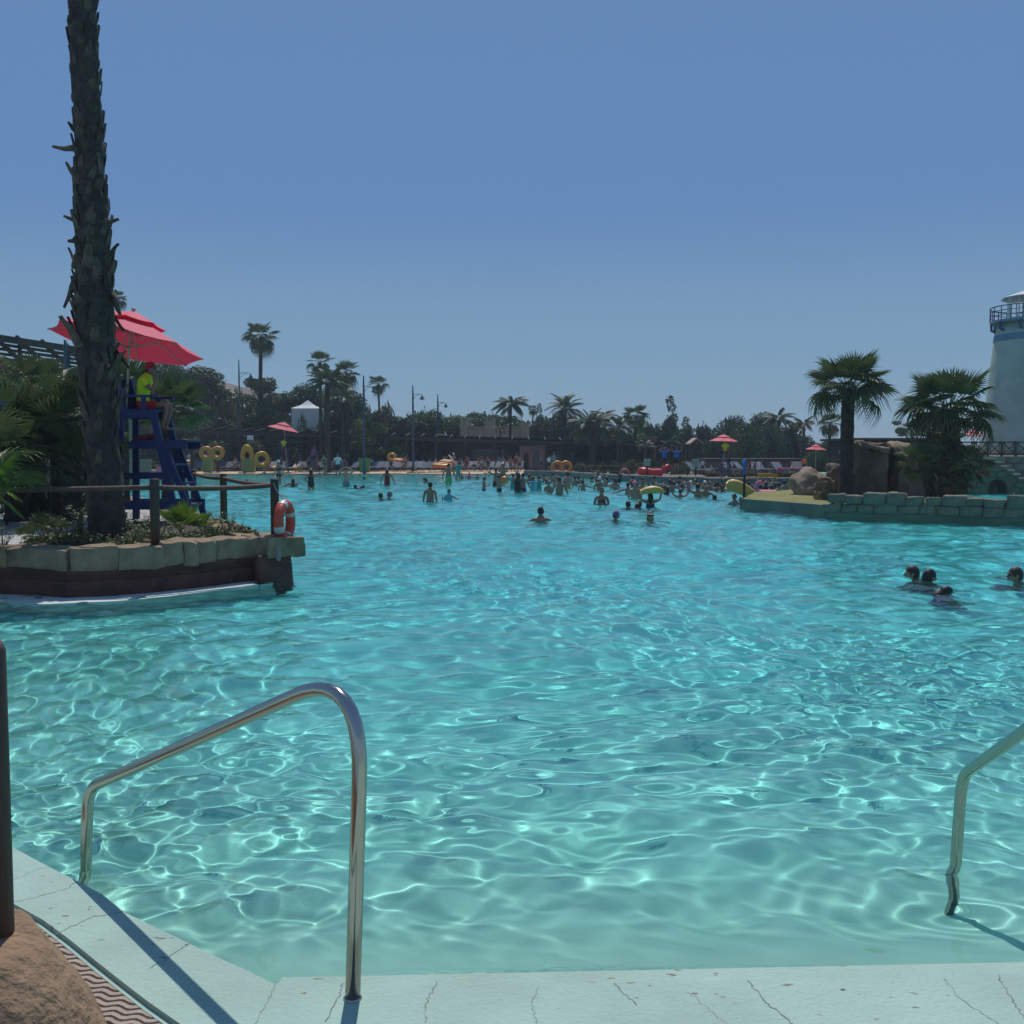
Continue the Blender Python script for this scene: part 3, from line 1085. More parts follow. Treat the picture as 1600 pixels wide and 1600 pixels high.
def palm(label, cat, base, crown, Rr, kind, n=26, trunk_r=.16, seed=0, dry=0.0, light=False, name='palm_tree', group=None, emin=-55, emax=80, tm=None, thin=.75, up_only=False):
    """base, crown: world points; fronds are parts"""
    rnd = random.Random(seed)
    t = thing(name, label, cat, base, group=group)
    c = crown - base
    if trunk_r:
        mbx = MB()
        ns = 14
        pts_, rr = [], []
        bend = Vector((rnd.uniform(-1, 1), rnd.uniform(-1, 1), 0)) * .015 * c.length
        for i in range(ns + 1):
            u = i / ns
            pts_.append(c * u + bend * math.sin(u * math.pi))
            rr.append(trunk_r * (1.15 - (1 - thin) * u) * (1 + (.08 if i % 2 else 0)) if u > .05 else trunk_r * 1.4)
        mbx.tube(pts_, rr, 9)
        mbx.build('trunk', tm or M_trunk, t)
    sets = {'fan': (FAN, FAN_D), 'stiff': (FAN_S, FAN_S), 'feather': (FEA, FEA), 'queen': (QUE, QUE)}[kind]
    gm = {'fan': M_fan, 'stiff': M_fan, 'feather': M_feather, 'queen': M_feather}[kind]
    dm = M_fan_dry if kind in ('fan', 'stiff') else M_feather_dry
    for i in range(n):
        u = (i + .5) / n
        el = emax - (emax - emin) * u ** .85 + rnd.uniform(-8, 8)
        az = i * 2.39996 + rnd.uniform(-.25, .25)
        old = el < -20
        me_ = rnd.choice((FAN[2:] if up_only else sets[1]) if old else (FAN_S if kind == 'fan' and el > 22 else sets[0]))
        L = Rr * rnd.uniform(.85, 1.1) * (.85 if el > 60 else 1)
        mt = dm if (rnd.random() < dry and el < 25) else (M_fan_light if light else gm)
        o_ = obj('frond', me_, mt, t, own=True)
        off = Vector((math.cos(az), math.sin(az), 0)) * trunk_r * .5 if trunk_r else Vector((0, 0, 0))
        o_.location = c + off + Vector((0, 0, rnd.uniform(-.06, .06) * Rr))
        o_.rotation_euler = Euler((rnd.uniform(-.5, .5), -R(el), az), 'XYZ')
        o_.scale = (L, L, L)
    return t


# the crown high above the picture, on top of the tall trunk
for i in range(30):
    el = 75 - 120 * ((i + .5) / 30) ** .85
    az = i * 2.39996
    o = obj('frond', (FAN if el > -15 else FAN_D)[i % 2], M_fan, tk, own=True)
    o.location = prof[-1][0]
    o.rotation_euler = Euler((.2 * math.sin(i), -R(el), az), 'XYZ')
    o.scale = (1.7, 1.7, 1.7)
# ------------------------------------------------------------------ leafy crowns and shrubs
def leaves_mesh(name, blobs, nleaf, size, seed, flat=.6, shell=.55):
    rg = np.random.default_rng(seed)
    tot = sum(b_[3] ** 2 for b_ in blobs)
    V = []
    for (x, y, z, r_, sz) in blobs:
        k = max(8, int(nleaf * r_ ** 2 / tot))
        d = rg.normal(size=(k, 3))
        d /= np.linalg.norm(d, axis=1)[:, None]
        rad = r_ * (shell + (1 - shell) * rg.random(k) ** .6) * (1 + .12 * np.sin(d[:, 0] * 7 + seed) * np.cos(d[:, 1] * 6))
        c = d * rad[:, None] * np.array([1, 1, sz]) + np.array([x, y, z])
        nrm = d + rg.normal(size=(k, 3)) * .8
        nrm /= np.linalg.norm(nrm, axis=1)[:, None]
        a = np.cross(nrm, rg.normal(size=(k, 3)))
        a /= np.linalg.norm(a, axis=1)[:, None]
        b2 = np.cross(nrm, a)
        s_ = size * rg.uniform(.6, 1.4, k)[:, None]
        V.append(np.stack([c - a * s_, c - b2 * s_ * flat * .6, c + a * s_, c + b2 * s_ * flat], 1))
    V = np.concatenate(V).reshape(-1, 3)
    F = np.arange(len(V)).reshape(-1, 4)
    me_ = bpy.data.meshes.new(name)
    me_.vertices.add(len(V))
    me_.vertices.foreach_set('co', V.ravel())
    me_.loops.add(F.size)
    me_.loops.foreach_set('vertex_index', F.ravel().astype(np.int32))
    me_.polygons.add(len(F))
    me_.polygons.foreach_set('loop_start', np.arange(0, F.size, 4, dtype=np.int32))
    me_.update(calc_edges=True)
    return me_


def blob_set(kind, seed):
    rnd = random.Random(seed)
    out = []
    if kind == 'round':
        for i in range(16):
            a, e = rnd.uniform(0, 6.28), rnd.uniform(-.35, 1)
            q = rnd.uniform(.35, .68)
            out.append((math.cos(a) * q * math.cos(e * 1.2), math.sin(a) * q * math.cos(e * 1.2), e * .55, rnd.uniform(.24, .42), .85))
        out.append((0, 0, 0, .6, .8))
    elif kind == 'pine':      # umbrella pine
        for i in range(20):
            a, q = rnd.uniform(0, 6.28), rnd.uniform(.1, .85)
            out.append((math.cos(a) * q, math.sin(a) * q, rnd.uniform(-.15, .35) * (1.1 - q), rnd.uniform(.2, .32), .7))
        out.append((0, 0, 0, .5, .5))
    elif kind == 'cone':
        for i in range(22):
            u = rnd.random()
            a = rnd.uniform(0, 6.28)
            q = (1 - u) * rnd.uniform(.2, .62)
            out.append((math.cos(a) * q, math.sin(a) * q, -1 + 2.1 * u, .16 + .26 * (1 - u) * rnd.random(), 1.0))
        out.append((0, 0, -.4, .42, 1.3))
    elif kind == 'loose':
        for i in range(13):
            a, e = rnd.uniform(0, 6.28), rnd.uniform(-.6, .9)
            q = rnd.uniform(.4, .8)
            out.append((math.cos(a) * q, math.sin(a) * q, e * .65, rnd.uniform(.16, .3), .8))
    elif kind == 'bush':
        for i in range(14):
            a, q = rnd.uniform(0, 6.28), rnd.uniform(0, .7)
            out.append((math.cos(a) * q, math.sin(a) * q, rnd.uniform(.1, .6) * (1.1 - q * .6), rnd.uniform(.25, .4), .9))
    return out


CROWN = {}
for kd, cnt, nl, sz in (('round', 4, 6500, .045), ('pine', 2, 6000, .045), ('cone', 2, 6000, .042), ('loose', 3, 2600, .05), ('bush', 4, 4200, .055)):
    CROWN[kd] = [leaves_mesh('crown', blob_set(kd, 31 * i + 7), nl, sz, i + 1) for i in range(cnt)]


def tree(label, px, py, Rp, Y, kind, leaf, ground=.3, sx=1.0, sz=1.0, group='leafy trees beyond the far pergola', name='leafy_tree', cat='tree', seed=0):
    c = dp(px, py, Y)
    r_ = Rp * pxm(Y)
    rnd = random.Random(seed + px)
    t = thing(name, label, cat, (c.x, c.y, ground), group=group)
    h = c.z - ground
    mbx = MB()
    tr = max(.08, r_ * .07)
    mbx.tube([(0, 0, -.2), (tr * .4, 0, h * .5), (0, 0, h)], [tr * 1.3, tr, tr * .5], 7)
    for i in range(6):
        a = i * 1.05 + rnd.random()
        q = r_ * rnd.uniform(.45, .7)
        mbx.tube([(0, 0, max(.1, h - r_ * .9)), (math.cos(a) * q * .5, math.sin(a) * q * .5, h - r_ * .25), (math.cos(a) * q, math.sin(a) * q, h + r_ * rnd.uniform(-.1, .35))], [tr * .5, tr * .3, tr * .1], 5, False)
    mbx.build('trunk', M_bark, t)
    o_ = obj('crown', rnd.choice(CROWN[kind]), M_leaf[leaf], t, own=True)
    o_.location = (0, 0, h)
    o_.scale = (r_ * sx, r_ * sx, r_ * sz)
    o_.rotation_euler.z = rnd.uniform(0, 6.28)
    return t


def bush(label, px, pyb, Y, wpx, hpx, leaf, ground, seed=0, group=None, name='bush', kind='bush', cat='bush'):
    rnd = random.Random(seed + px)
    c = dp(px, pyb, Y)
    o_ = obj(name, rnd.choice(CROWN[kind]), M_leaf[leaf], None, own=True)
    o_.location = (c.x, c.y, ground)
    s_ = wpx * pxm(Y) / 2
    o_.scale = (s_, s_, hpx * pxm(Y) / 1.0)
    o_.rotation_euler.z = rnd.uniform(0, 6.28)
    tag(o_, label, cat, group)
    return o_


# ------------------------------------------------------------------ plants of the palm island
for i, (px, py, Y, r_, n_, lt, lb_) in enumerate([
        (75, 842, None, .42, 11, False, 'low fan palm seedling in the bed left of the big trunk'),
        (45, 850, None, .30, 6, False, 'tiny fan palm at the wall, left end of the bed'),
        (282, 836, None, .55, 12, True, 'bright green fan palm clump right of the middle fence post'),
        (312, 834, None, .36, 8, True, 'small yellow green fan palm right next to the bright clump')]):
    b0 = gp(px, py, IZ + .02)
    palm(lb_, 'fan palm', b0, b0 + Vector((0, 0, .06)), r_, 'stiff', n_, 0, i + 60, .12, lt, 'small_fan_palm', 'small fan palms in the planted bed', 12, 78)
rnd = random.Random(8)


def herb_mesh(seed, flower=False):
    rg = random.Random(seed)
    mbx = MB()
    for s_ in range(9):
        a = rg.uniform(0, 6.28)
        L = rg.uniform(.5, 1)
        tip = Vector((math.cos(a) * .35, math.sin(a) * .35, L))
        mbx.tube([(0, 0, 0), tip * .5 + Vector((0, 0, .08)), tip], [.012, .009, .005], 4, False)
        for k in range(13):
            u = rg.uniform(.25, 1)
            p = tip * u + Vector((0, 0, .08 * math.sin(u * 3)))
            b_ = rg.uniform(0, 6.28)
            d = Vector((math.cos(b_), math.sin(b_), rg.uniform(-.2, .6))) * rg.uniform(.09, .16)
            t = Vector((-math.sin(b_), math.cos(b_), 0)) * .035
            mbx.add([p, p + d * .5 - t, p + d, p + d * .5 + t], [(0, 1, 2, 3)])
    return mbx.mesh('herb')


HERB = [herb_mesh(i) for i in range(4)]
spots = [(112, 852, .42), (130, 848, .50), (95, 856, .30), (120, 838, .55), (150, 858, .22), (205, 858, .28), (222, 850, .32), (196, 838, .35), (262, 852, .25), (335, 842, .30), (352, 838, .34), (372, 836, .25), (340, 826, .30), (225, 836, .36), (165, 860, .18), (212, 826, .35),
         (5, 862, .35), (90, 838, .35), (248, 848, .3), (300, 848, .25), (322, 838, .3), (362, 830, .3), (180, 858, .22)]
_unused = ['left of the trunk foot', 'right of the trunk foot', 'between chair and wall', 'near the wall tip', 'by the left fence']
_ord = ['first', 'second', 'third', 'fourth', 'fifth', 'sixth', 'seventh', 'eighth', 'ninth', 'tenth', 'eleventh', 'twelfth', 'thirteenth', 'fourteenth', 'fifteenth', 'sixteenth', 'seventeenth', 'eighteenth', 'nineteenth', 'twentieth', 'twenty first', 'twenty second', 'twenty third']
for i, (px, py, h) in enumerate(spots):
    o = obj('flowering_herb', HERB[i % 4], M_leaf['olive' if i % 3 else 'mid'], None, own=True)
    o.location = gp(px, py, IZ + .02)
    o.scale = (h * 1.1, h * 1.1, h)
    o.rotation_euler.z = i * 1.3
    tag(o, 'small leafy herb in the planted bed, %s of the herbs counted from the left' % _ord[sorted(q[0] for q in spots).index(px)], 'plant', 'small leafy herbs in the planted bed')
# ground cover mass of the bed
bl = []
for px, py in [(60, 850), (85, 850), (110, 848), (135, 846), (150, 850), (205, 850), (225, 845), (205, 832), (230, 828), (260, 845), (290, 845), (320, 842), (345, 838), (365, 836), (385, 840), (330, 826), (355, 828), (190, 856), (215, 856), (275, 850), (305, 850), (120, 856), (95, 858)]:
    p = gp(px, py, IZ)
    bl.append((p.x, p.y, IZ + .03, .24, .55))
o = obj('ground_cover', leaves_mesh('ground_cover', bl, 9000, .03, 3, shell=.3), M_leaf['olive'])
tag(o, 'low ground cover of small leaves in the planted bed', 'ground cover', kind='stuff')

# big fan palms behind the trunk (left bushes)
for i, (px, pyb, pyc, Y, r_, n_, tr_, lb_) in enumerate([
        (-30, 800, 757, 12.5, .72, 14, .06, 'bright fan palm cut by the left picture edge in front of the paving'),
        (25, 790, 690, 19, 1.45, 30, .17, 'bushy fan palm behind the dark bags at the left'),
        (95, 790, 668, 20, 1.35, 32, .17, 'bushy fan palm with shiny leaves just left of the big trunk'),
        (60, 788, 612, 24, 1.2, 26, .17, 'taller fan palm behind the left bushes below the roof'),
        (112, 792, 730, 18.2, 1.1, 22, .16, 'low leaning fan palm at the left foot of the big trunk'),
        (-40, 792, 720, 17, 1.4, 24, .16, 'wide fan palm beyond the bright one at the left edge'),
        (192, 775, 600, 25, .95, 24, .14, 'fan palm whose leaves show behind the chair back'),
        (262, 775, 638, 26, 1.15, 26, .14, 'fan palm spreading behind the knees of the seated lifeguard')]):
    b0 = dp(px, pyb, Y)
    b0.z = IZ if i != 7 else .0
    c0 = dp(px, pyc, Y)
    palm(lb_, 'fan palm', b0, c0, r_, 'stiff' if i else 'stiff', n_, tr_, i + 5, .06 if i else 0, i == 0, 'fan_palm', None, -38, 82)
for i, (px, Y, hp, wp, lb_) in enumerate([(30, 20.5, 75, 120, 'dark undergrowth shrub behind the bags'), (110, 21, 80, 110, 'dark undergrowth shrub behind the big trunk'), (-60, 19, 80, 140, 'dark undergrowth shrub at the left edge'), (0, 26, 120, 150, 'high dark shrub under the roofed building')]):
    bush(lb_, px, 780, Y, wp, hp, 'dark', IZ, i, 'undergrowth shrubs on the palm island')

# bags on the paving
for i, (px, py, wpx, hpx, m_, ry, lb_) in enumerate([(52, 796, 22, 30, M_bag, 0, 'navy blue bag lying on the paving, left of two grey ones'), (66, 796, 18, 27, M_bag_grey, .15, 'upright grey bag between the navy bag and the slumped grey bag'), (83, 797, 27, 24, M_bag_grey, -.35, 'slumped grey bag at the right end of the three bags')]):
    p = gp(px, py, IZ)
    k = p.y / 1600
    t = thing('bag', lb_, 'bag', p)
    me_ = rough_block('body', (wpx * k, .34, hpx * k), 70 + i, 2, .03, .3)
    o = obj('body', me_, m_, t)
    o.location.z = hpx * k / 2 - .02
    o.rotation_euler.y = ry
    mbx = MB()
    mbx.tube([(-.06, -.16, hpx * k * .75), (-.03, -.19, hpx * k * 1.0), (.05, -.19, hpx * k * .98), (.07, -.16, hpx * k * .7)], .012, 6)
    mbx.build('strap', m_, t)


# ------------------------------------------------------------------ umbrella
def umbrella(label, apex, Rr, h1, tilt=0, az=0, pole_to=None, mcl=None, n=8, group=None, pole_len=None, rib=True, rot=0.0):
    """apex: world point of the lower canopy's peak"""
    t = thing('double_canopy_umbrella', label, 'umbrella', apex, group=group)
    mcl = mcl or M_red
    Rm = Matrix.Rotation(az, 4, 'Z') @ Matrix.Rotation(tilt, 4, 'Y') @ Matrix.Rotation(-az, 4, 'Z')

    def panel(R0, R1, z0, z1, k, sag):
        mbx = MB()
        a0, a1 = 2 * math.pi * k / n + rot, 2 * math.pi * (k + 1) / n + rot
        vs_ = []
        nu, nv = 5, 4
        for i in range(nu + 1):
            u = i / nu
            for j in range(nv + 1):
                v = j / nv
                d = Vector((math.cos(a0), math.sin(a0), 0)).lerp(Vector((math.cos(a1), math.sin(a1), 0)), v)
                rr = R0 + (R1 - R0) * u
                inn = 1 - .05 * math.sin(math.pi * v) * u
                z = z0 + (z1 - z0) * (u ** 1.12) - sag * math.sin(math.pi * v) * u * .5
                q = Rm @ Vector((d.x * rr * inn, d.y * rr * inn, z))
                vs_.append(q)
        fs = [(i * (nv + 1) + j, (i + 1) * (nv + 1) + j, (i + 1) * (nv + 1) + j + 1, i * (nv + 1) + j + 1) for i in range(nu) for j in range(nv)]
        return mbx.add(vs_, fs, True)
    for k in range(n):
        panel(Rr * .04, Rr, 0, -h1, k, .03 * Rr).build('canopy_panel', mcl, t)
        panel(0.01, Rr * .46, h1 * .26, -h1 * .22, k, .02 * Rr).build('top_canopy_panel', mcl, t)
        # short hanging valance
    if rib:
        for k in range(n):
            a = 2 * math.pi * k / n + rot
            mbx = MB()
            p0, p1 = Vector((0, 0, -.03)), Vector((math.cos(a) * Rr * .99, math.sin(a) * Rr * .99, -h1 - .012))
            mbx.tube([Rm @ p0, Rm @ p1], .009 * max(1, Rr), 5)
            p2 = p0.lerp(p1, .5)
            mbx.tube([Rm @ p2, Rm @ Vector((0, 0, -h1 * 1.15))], .007 * max(1, Rr), 5)
            mbx.build('rib', M_pole, t)
    mbx = MB()
    end = Vector(pole_to) - Vector(apex) if pole_to else Vector((0, 0, -(pole_len or 3.2)))
    mbx.tube([Rm @ Vector((0, 0, h1 * .3)), Rm @ Vector((0, 0, -.1)), end], .024 if Rr > 1.1 else .03, 8)
    mbx.sphere(Rm @ Vector((0, 0, h1 * .33)), .03 * max(1, Rr))
    mbx.build('pole', M_pole, t)
    return t


# ------------------------------------------------------------------ lifeguard chair
def guard_chair(label, base, rz=0.0, sc=1.0, group=None):
    t = thing('lifeguard_chair', label, 'lifeguard chair', base, rz, group, sc)
    hw = .36

    def part(nm, *beams):
        mbx = MB()
        for (a, b_, wd, ht) in beams:
            mbx.beam(a, b_, wd, ht)
        o_ = mbx.build(nm, M_blue, t)
        return o_
    for y in (-hw, hw):
        part('rear_leg', ((.02, y, 0), (.06, y, 2.0), .07, .12))
        part('front_leg', ((1.08, y, 0), (.68, y, 1.98), .07, .12))
        part('ladder_stringer', ((1.38, y * .98, 0), (.86, y * .98, 1.40), .06, .11))
        part('seat_rail', ((-.05, y * 1.02, 1.98), (.76, y * 1.02, 1.98), .05, .14))
        part('armrest', ((.02, y * 1.02, 2.33), (.80, y * 1.02, 2.31), .10, .045))
        part('armrest_post', ((.50, y * 1.02, 2.04), (.50, y * 1.02, 2.30), .05, .08))
        part('platform_rail', ((.18, y * 1.06, 1.41), (1.30, y * 1.06, 1.41), .05, .13))
        part('side_beam', ((-.02, y * 1.06, .84), (1.12, y * 1.06, .84), .05, .11))
        part('bottom_beam', ((-.02, y * 1.06, .30), (1.36, y * 1.06, .30), .05, .17))
    for k, x in enumerate((.06, .20, .34, .48, .62, .73)):
        part('seat_board', ((x, -hw, 2.06), (x, hw, 2.06), .115, .03))
    for k in range(5):
        part('back_board', ((-.02 - .035 * k, -.31 + k * 0, 2.16 + .125 * k), (-.02 - .035 * k, .31, 2.16 + .125 * k), .03, .105))
    for y in (-.31, .31):
        part('back_post', ((.07, y, 1.95), (-.075, y, 2.66), .09, .20))
    for k, x in enumerate((.30, .46, .62, .78, .94, 1.10, 1.24)):
        part('platform_board', ((x, -hw, 1.49), (x, hw, 1.49), .12, .028))
    for z, x in ((1.05, .99), (.70, 1.12), (.30, 1.27)):
        part('rung', ((x, -hw * .95, z), (x, hw * .95, z), .14, .04))
    return t


ch0 = gp(200, 812, IZ)
ch0 = Vector((ch0.x, 19.4, IZ))
guard_chair('tall blue wooden lifeguard chair on the palm island', ch0, R(-2))
ax = dp(206, 497, 19.25)
umbrella('big red double canopy umbrella over the near lifeguard chair', ax, 1.40, .50, R(13), R(48), dp(197, 640, 19.15), M_red, rot=R(12))
mbx = MB()
p = ch0 + Vector((-.12, -.28, 0))
mbx.tube([(0, 0, 0), (0, 0, 2.35)], .033, 10)
o = mbx.build('umbrella_stand_pipe', M_bag_grey)
o.location = p
tag(o, 'grey pipe standing behind the blue chair back', 'pipe')
mbx = MB()
me_ = rough_block('towel', (.42, .5, .10), 9, 2, .03, .25)
o = obj('folded_towel', me_, CL['maroon'])
o.location = ch0 + Vector((.42, 0, 1.555))
tag(o, 'folded dark red towel lying on the footboard of the near blue chair', 'towel')
# ------------------------------------------------------------------ people
V = Vector
BASEJ = dict(pel=(0, 0, .93), wai=(0, 0, 1.08), che=(0, .01, 1.27), nb=(0, 0, 1.42), nk=(0, .01, 1.50), hd=(0, .02, 1.56),
             shL=(-.175, 0, 1.405), elL=(-.235, -.02, 1.13), wrL=(-.26, .05, .90), haL=(-.262, .07, .82),
             shR=(.175, 0, 1.405), elR=(.235, -.02, 1.13), wrR=(.26, .05, .90), haR=(.262, .07, .82),
             hiL=(-.09, 0, .88), knL=(-.10, .01, .49), anL=(-.10, -.02, .08), toL=(-.11, .12, .03),
             hiR=(.09, 0, .88), knR=(.10, .01, .49), anR=(.10, -.02, .08), toR=(.11, .12, .03))
POSES = {
    'stand': {},
    'relaxed': dict(elL=(-.30, -.04, 1.16), wrL=(-.34, .06, .95), haL=(-.345, .09, .87), elR=(.31, -.02, 1.15), wrR=(.37, .08, .95), haR=(.38, .11, .88)),
    'hands_head': dict(elL=(-.40, .02, 1.52), wrL=(-.17, .02, 1.66), haL=(-.10, .03, 1.70), elR=(.40, .02, 1.52), wrR=(.17, .02, 1.66), haR=(.10, .03, 1.70)),
    'arms_up': dict(elL=(-.33, .05, 1.50), wrL=(-.36, .05, 1.76), haL=(-.36, .06, 1.85), elR=(.33, .05, 1.50), wrR=(.36, .05, 1.76), haR=(.36, .06, 1.85)),
    'reach_right': dict(elR=(.43, .06, 1.30), wrR=(.68, .08, 1.24), haR=(.77, .08, 1.23), elL=(-.27, .08, 1.16), wrL=(-.12, .2, 1.08), haL=(-.04, .22, 1.07)),
    'reach_left': dict(elL=(-.43, .06, 1.30), wrL=(-.68, .08, 1.22), haL=(-.77, .08, 1.20), elR=(.27, .08, 1.16), wrR=(.22, .25, 1.25), haR=(.2, .28, 1.32)),
    'crossed': dict(elL=(-.25, .03, 1.17), wrL=(-.03, .17, 1.20), haL=(.06, .18, 1.21), elR=(.25, .03, 1.17), wrR=(.05, .19, 1.16), haR=(-.05, .20, 1.16)),
    'walk': dict(elL=(-.24, .10, 1.16), wrL=(-.25, .28, 1.02), haL=(-.25, .34, .98), elR=(.24, -.14, 1.17), wrR=(.26, -.16, .93), haR=(.26, -.15, .85),
                 knL=(-.10, -.06, .50), anL=(-.10, -.30, .12), toL=(-.10, -.22, .03), knR=(.10, .16, .50), anR=(.10, .20, .08), toR=(.11, .33, .03)),
    'carry': dict(elL=(-.24, .04, 1.17), wrL=(-.16, .25, 1.20), haL=(-.14, .32, 1.22), elR=(.24, .04, 1.17), wrR=(.16, .25, 1.20), haR=(.14, .32, 1.22)),
    'bend': dict(wai=(0, .06, 1.06), che=(0, .24, 1.18), nb=(0, .38, 1.26), nk=(0, .45, 1.29), hd=(0, .50, 1.31), shL=(-.17, .36, 1.25), elL=(-.19, .45, 1.0), wrL=(-.16, .52, .78), haL=(-.15, .53, .70),
                 shR=(.17, .36, 1.25), elR=(.19, .45, 1.0), wrR=(.16, .52, .78), haR=(.15, .53, .70)),
    'sit': dict(pel=(0, 0, .10), wai=(0, .0, .25), che=(0, .03, .44), nb=(0, .03, .60), nk=(0, .05, .68), hd=(0, .08, .735),
                shL=(-.175, .03, .585), elL=(-.25, .02, .33), wrL=(-.21, .22, .22), haL=(-.19, .30, .21), shR=(.175, .03, .585), elR=(.25, .02, .33), wrR=(.21, .22, .22), haR=(.19, .30, .21),
                hiL=(-.09, .03, .09), knL=(-.12, .46, .12), anL=(-.12, .46, -.30), toL=(-.12, .60, -.34), hiR=(.09, .03, .09), knR=(.12, .46, .12), anR=(.12, .46, -.30), toR=(.12, .60, -.34)),
    'guard': dict(pel=(0, 0, .10), wai=(0, .0, .25), che=(0, .03, .45), nb=(0, .08, .61), nk=(0, .12, .69), hd=(0, .15, .745),
                  shL=(-.18, .06, .585), elL=(-.24, .12, .31), wrL=(-.14, .34, .30), haL=(-.10, .42, .31), shR=(.18, .07, .585), elR=(.22, .26, .38), wrR=(.12, .30, .58), haR=(.09, .27, .66),
                  hiL=(-.09, .03, .09), knL=(-.13, .50, .10), anL=(-.13, .38, -.30), toL=(-.13, .52, -.34), hiR=(.09, .03, .09), knR=(.13, .50, .12), anR=(.13, .40, -.30), toR=(.13, .54, -.34)),
    'crouch': dict(pel=(0, -.05, .62), wai=(0, -.02, .77), che=(0, .02, .96), nb=(0, .04, 1.11), nk=(0, .05, 1.19), hd=(0, .06, 1.25),
                   shL=(-.175, .04, 1.09), elL=(-.36, .12, .98), wrL=(-.5, .24, .98), haL=(-.57, .28, .99), shR=(.175, .04, 1.09), elR=(.36, .12, .98), wrR=(.5, .24, .98), haR=(.57, .28, .99),
                   hiL=(-.1, -.05, .58), knL=(-.16, .30, .42), anL=(-.13, .0, .08), toL=(-.14, .14, .03), hiR=(.1, -.05, .58), knR=(.16, .30, .42), anR=(.13, .0, .08), toR=(.14, .14, .03)),
    'recline': dict(pel=(0, 0, .12), wai=(0, -.12, .20), che=(0, -.28, .32), nb=(0, -.40, .43), nk=(0, -.46, .49), hd=(0, -.50, .54),
                    shL=(-.175, -.39, .42), elL=(-.27, -.22, .24), wrL=(-.22, .0, .2), haL=(-.2, .08, .2), shR=(.175, -.39, .42), elR=(.27, -.22, .24), wrR=(.22, .0, .2), haR=(.2, .08, .2),
                    hiL=(-.09, .04, .10), knL=(-.12, .45, .26), anL=(-.10, .85, .08), toL=(-.10, .9, .2), hiR=(.09, .04, .10), knR=(.12, .45, .14), anR=(.10, .88, .08), toR=(.10, .93, .2)),
}
SKINR = dict(pel=(.155, .105), wai=(.13, .092), che=(.155, .105), nb=(.085, .07), nk=(.052, .055), hd=(.05, .055), sh=(.058, .058), el=(.04, .04), wr=(.027, .024), ha=(.032, .016),
             hi=(.085, .09), kn=(.055, .058), an=(.036, .04), to=(.035, .025))
BONES = [('pel', 'wai'), ('wai', 'che'), ('che', 'nb'), ('nb', 'nk'), ('nk', 'hd')] + [p for s_ in 'LR' for p in (('nb', 'sh' + s_), ('sh' + s_, 'el' + s_), ('el' + s_, 'wr' + s_), ('wr' + s_, 'ha' + s_), ('pel', 'hi' + s_), ('hi' + s_, 'kn' + s_), ('kn' + s_, 'an' + s_), ('an' + s_, 'to' + s_))]
DG = None


def head_geo(mb_, c, detail=1):
    """head facing +Y centred at c, chin-to-crown .225"""
    nu, nv = 16, 12
    vs_, fs = [], []
    for i in range(nv + 1):
        th = math.pi * i / nv
        for k in range(nu):
            a = 2 * math.pi * k / nu
            x, y, z = math.sin(th) * math.cos(a), math.sin(th) * math.sin(a), math.cos(th)
            w_ = 1 - .22 * max(0, -z) ** 1.3
            px, py, pz = .074 * x * w_, .093 * y * (1 - .10 * max(0, -z)) + (.012 * max(0, -z) if y > 0 else .02 * max(0, -z)), .113 * z
            if y > .5 and abs(x) < .35 and -.35 < z < .15:
                py += .016 * (1 - abs(x) / .35)
            if y > .6 and .1 < abs(x) < .6 and -.05 < z < .22:
                py -= .008
            vs_.append((c[0] + px, c[1] + py, c[2] + pz))
    for i in range(nv):
        for k in range(nu):
            k2 = (k + 1) % nu
            fs.append((i * nu + k, (i + 1) * nu + k, (i + 1) * nu + k2, i * nu + k2))
    mb_.add(vs_, fs, True)
    mb_.tube([(c[0], c[1] + .092, c[2] + .012), (c[0], c[1] + .112, c[2] - .024), (c[0], c[1] + .094, c[2] - .032)], [.007, .014, .008], 6)
    for s_ in (-1, 1):
        mb_.sphere((c[0] + s_ * .075, c[1] - .005, c[2] - .008), (.011, .02, .03), 6, 5)
    mb_.tube([(c[0] - .024, c[1] + .088, c[2] - .058), (c[0], c[1] + .097, c[2] - .056), (c[0] + .024, c[1] + .088, c[2] - .058)], [.003, .007, .003], 5)


def scaled_cap(c, f, back=0.0, low=-.3, ys=1.0):
    """hair shell over the skull; front hairline higher than the back"""
    mbx = MB()
    nu, nv = 16, 8
    vs_, fs = [], []
    for i in range(nv + 1):
        for k in range(nu):
            a = 2 * math.pi * k / nu
            front_ = math.sin(a)
            lo = .62 * math.pi + low * -.5 if front_ < .2 else .36 * math.pi
            lo = .36 * math.pi + (.66 * math.pi + back - .36 * math.pi) * max(0, min(1, (.75 - front_) / 1.0))
            th = lo * i / nv
            x, y, z = math.sin(th) * math.cos(a), math.sin(th) * math.sin(a), math.cos(th)
            wob = 1 + .03 * math.sin(a * 5 + i)
            vs_.append((c[0] + .074 * f * wob * x, c[1] + .093 * f * wob * y, c[2] + .113 * f * z))
    for i in range(nv):
        for k in range(nu):
            k2 = (k + 1) % nu
            fs.append((i * nu + k, (i + 1) * nu + k, (i + 1) * nu + k2, i * nu + k2))
    return mbx.add(vs_, fs, True)


BODY = {}


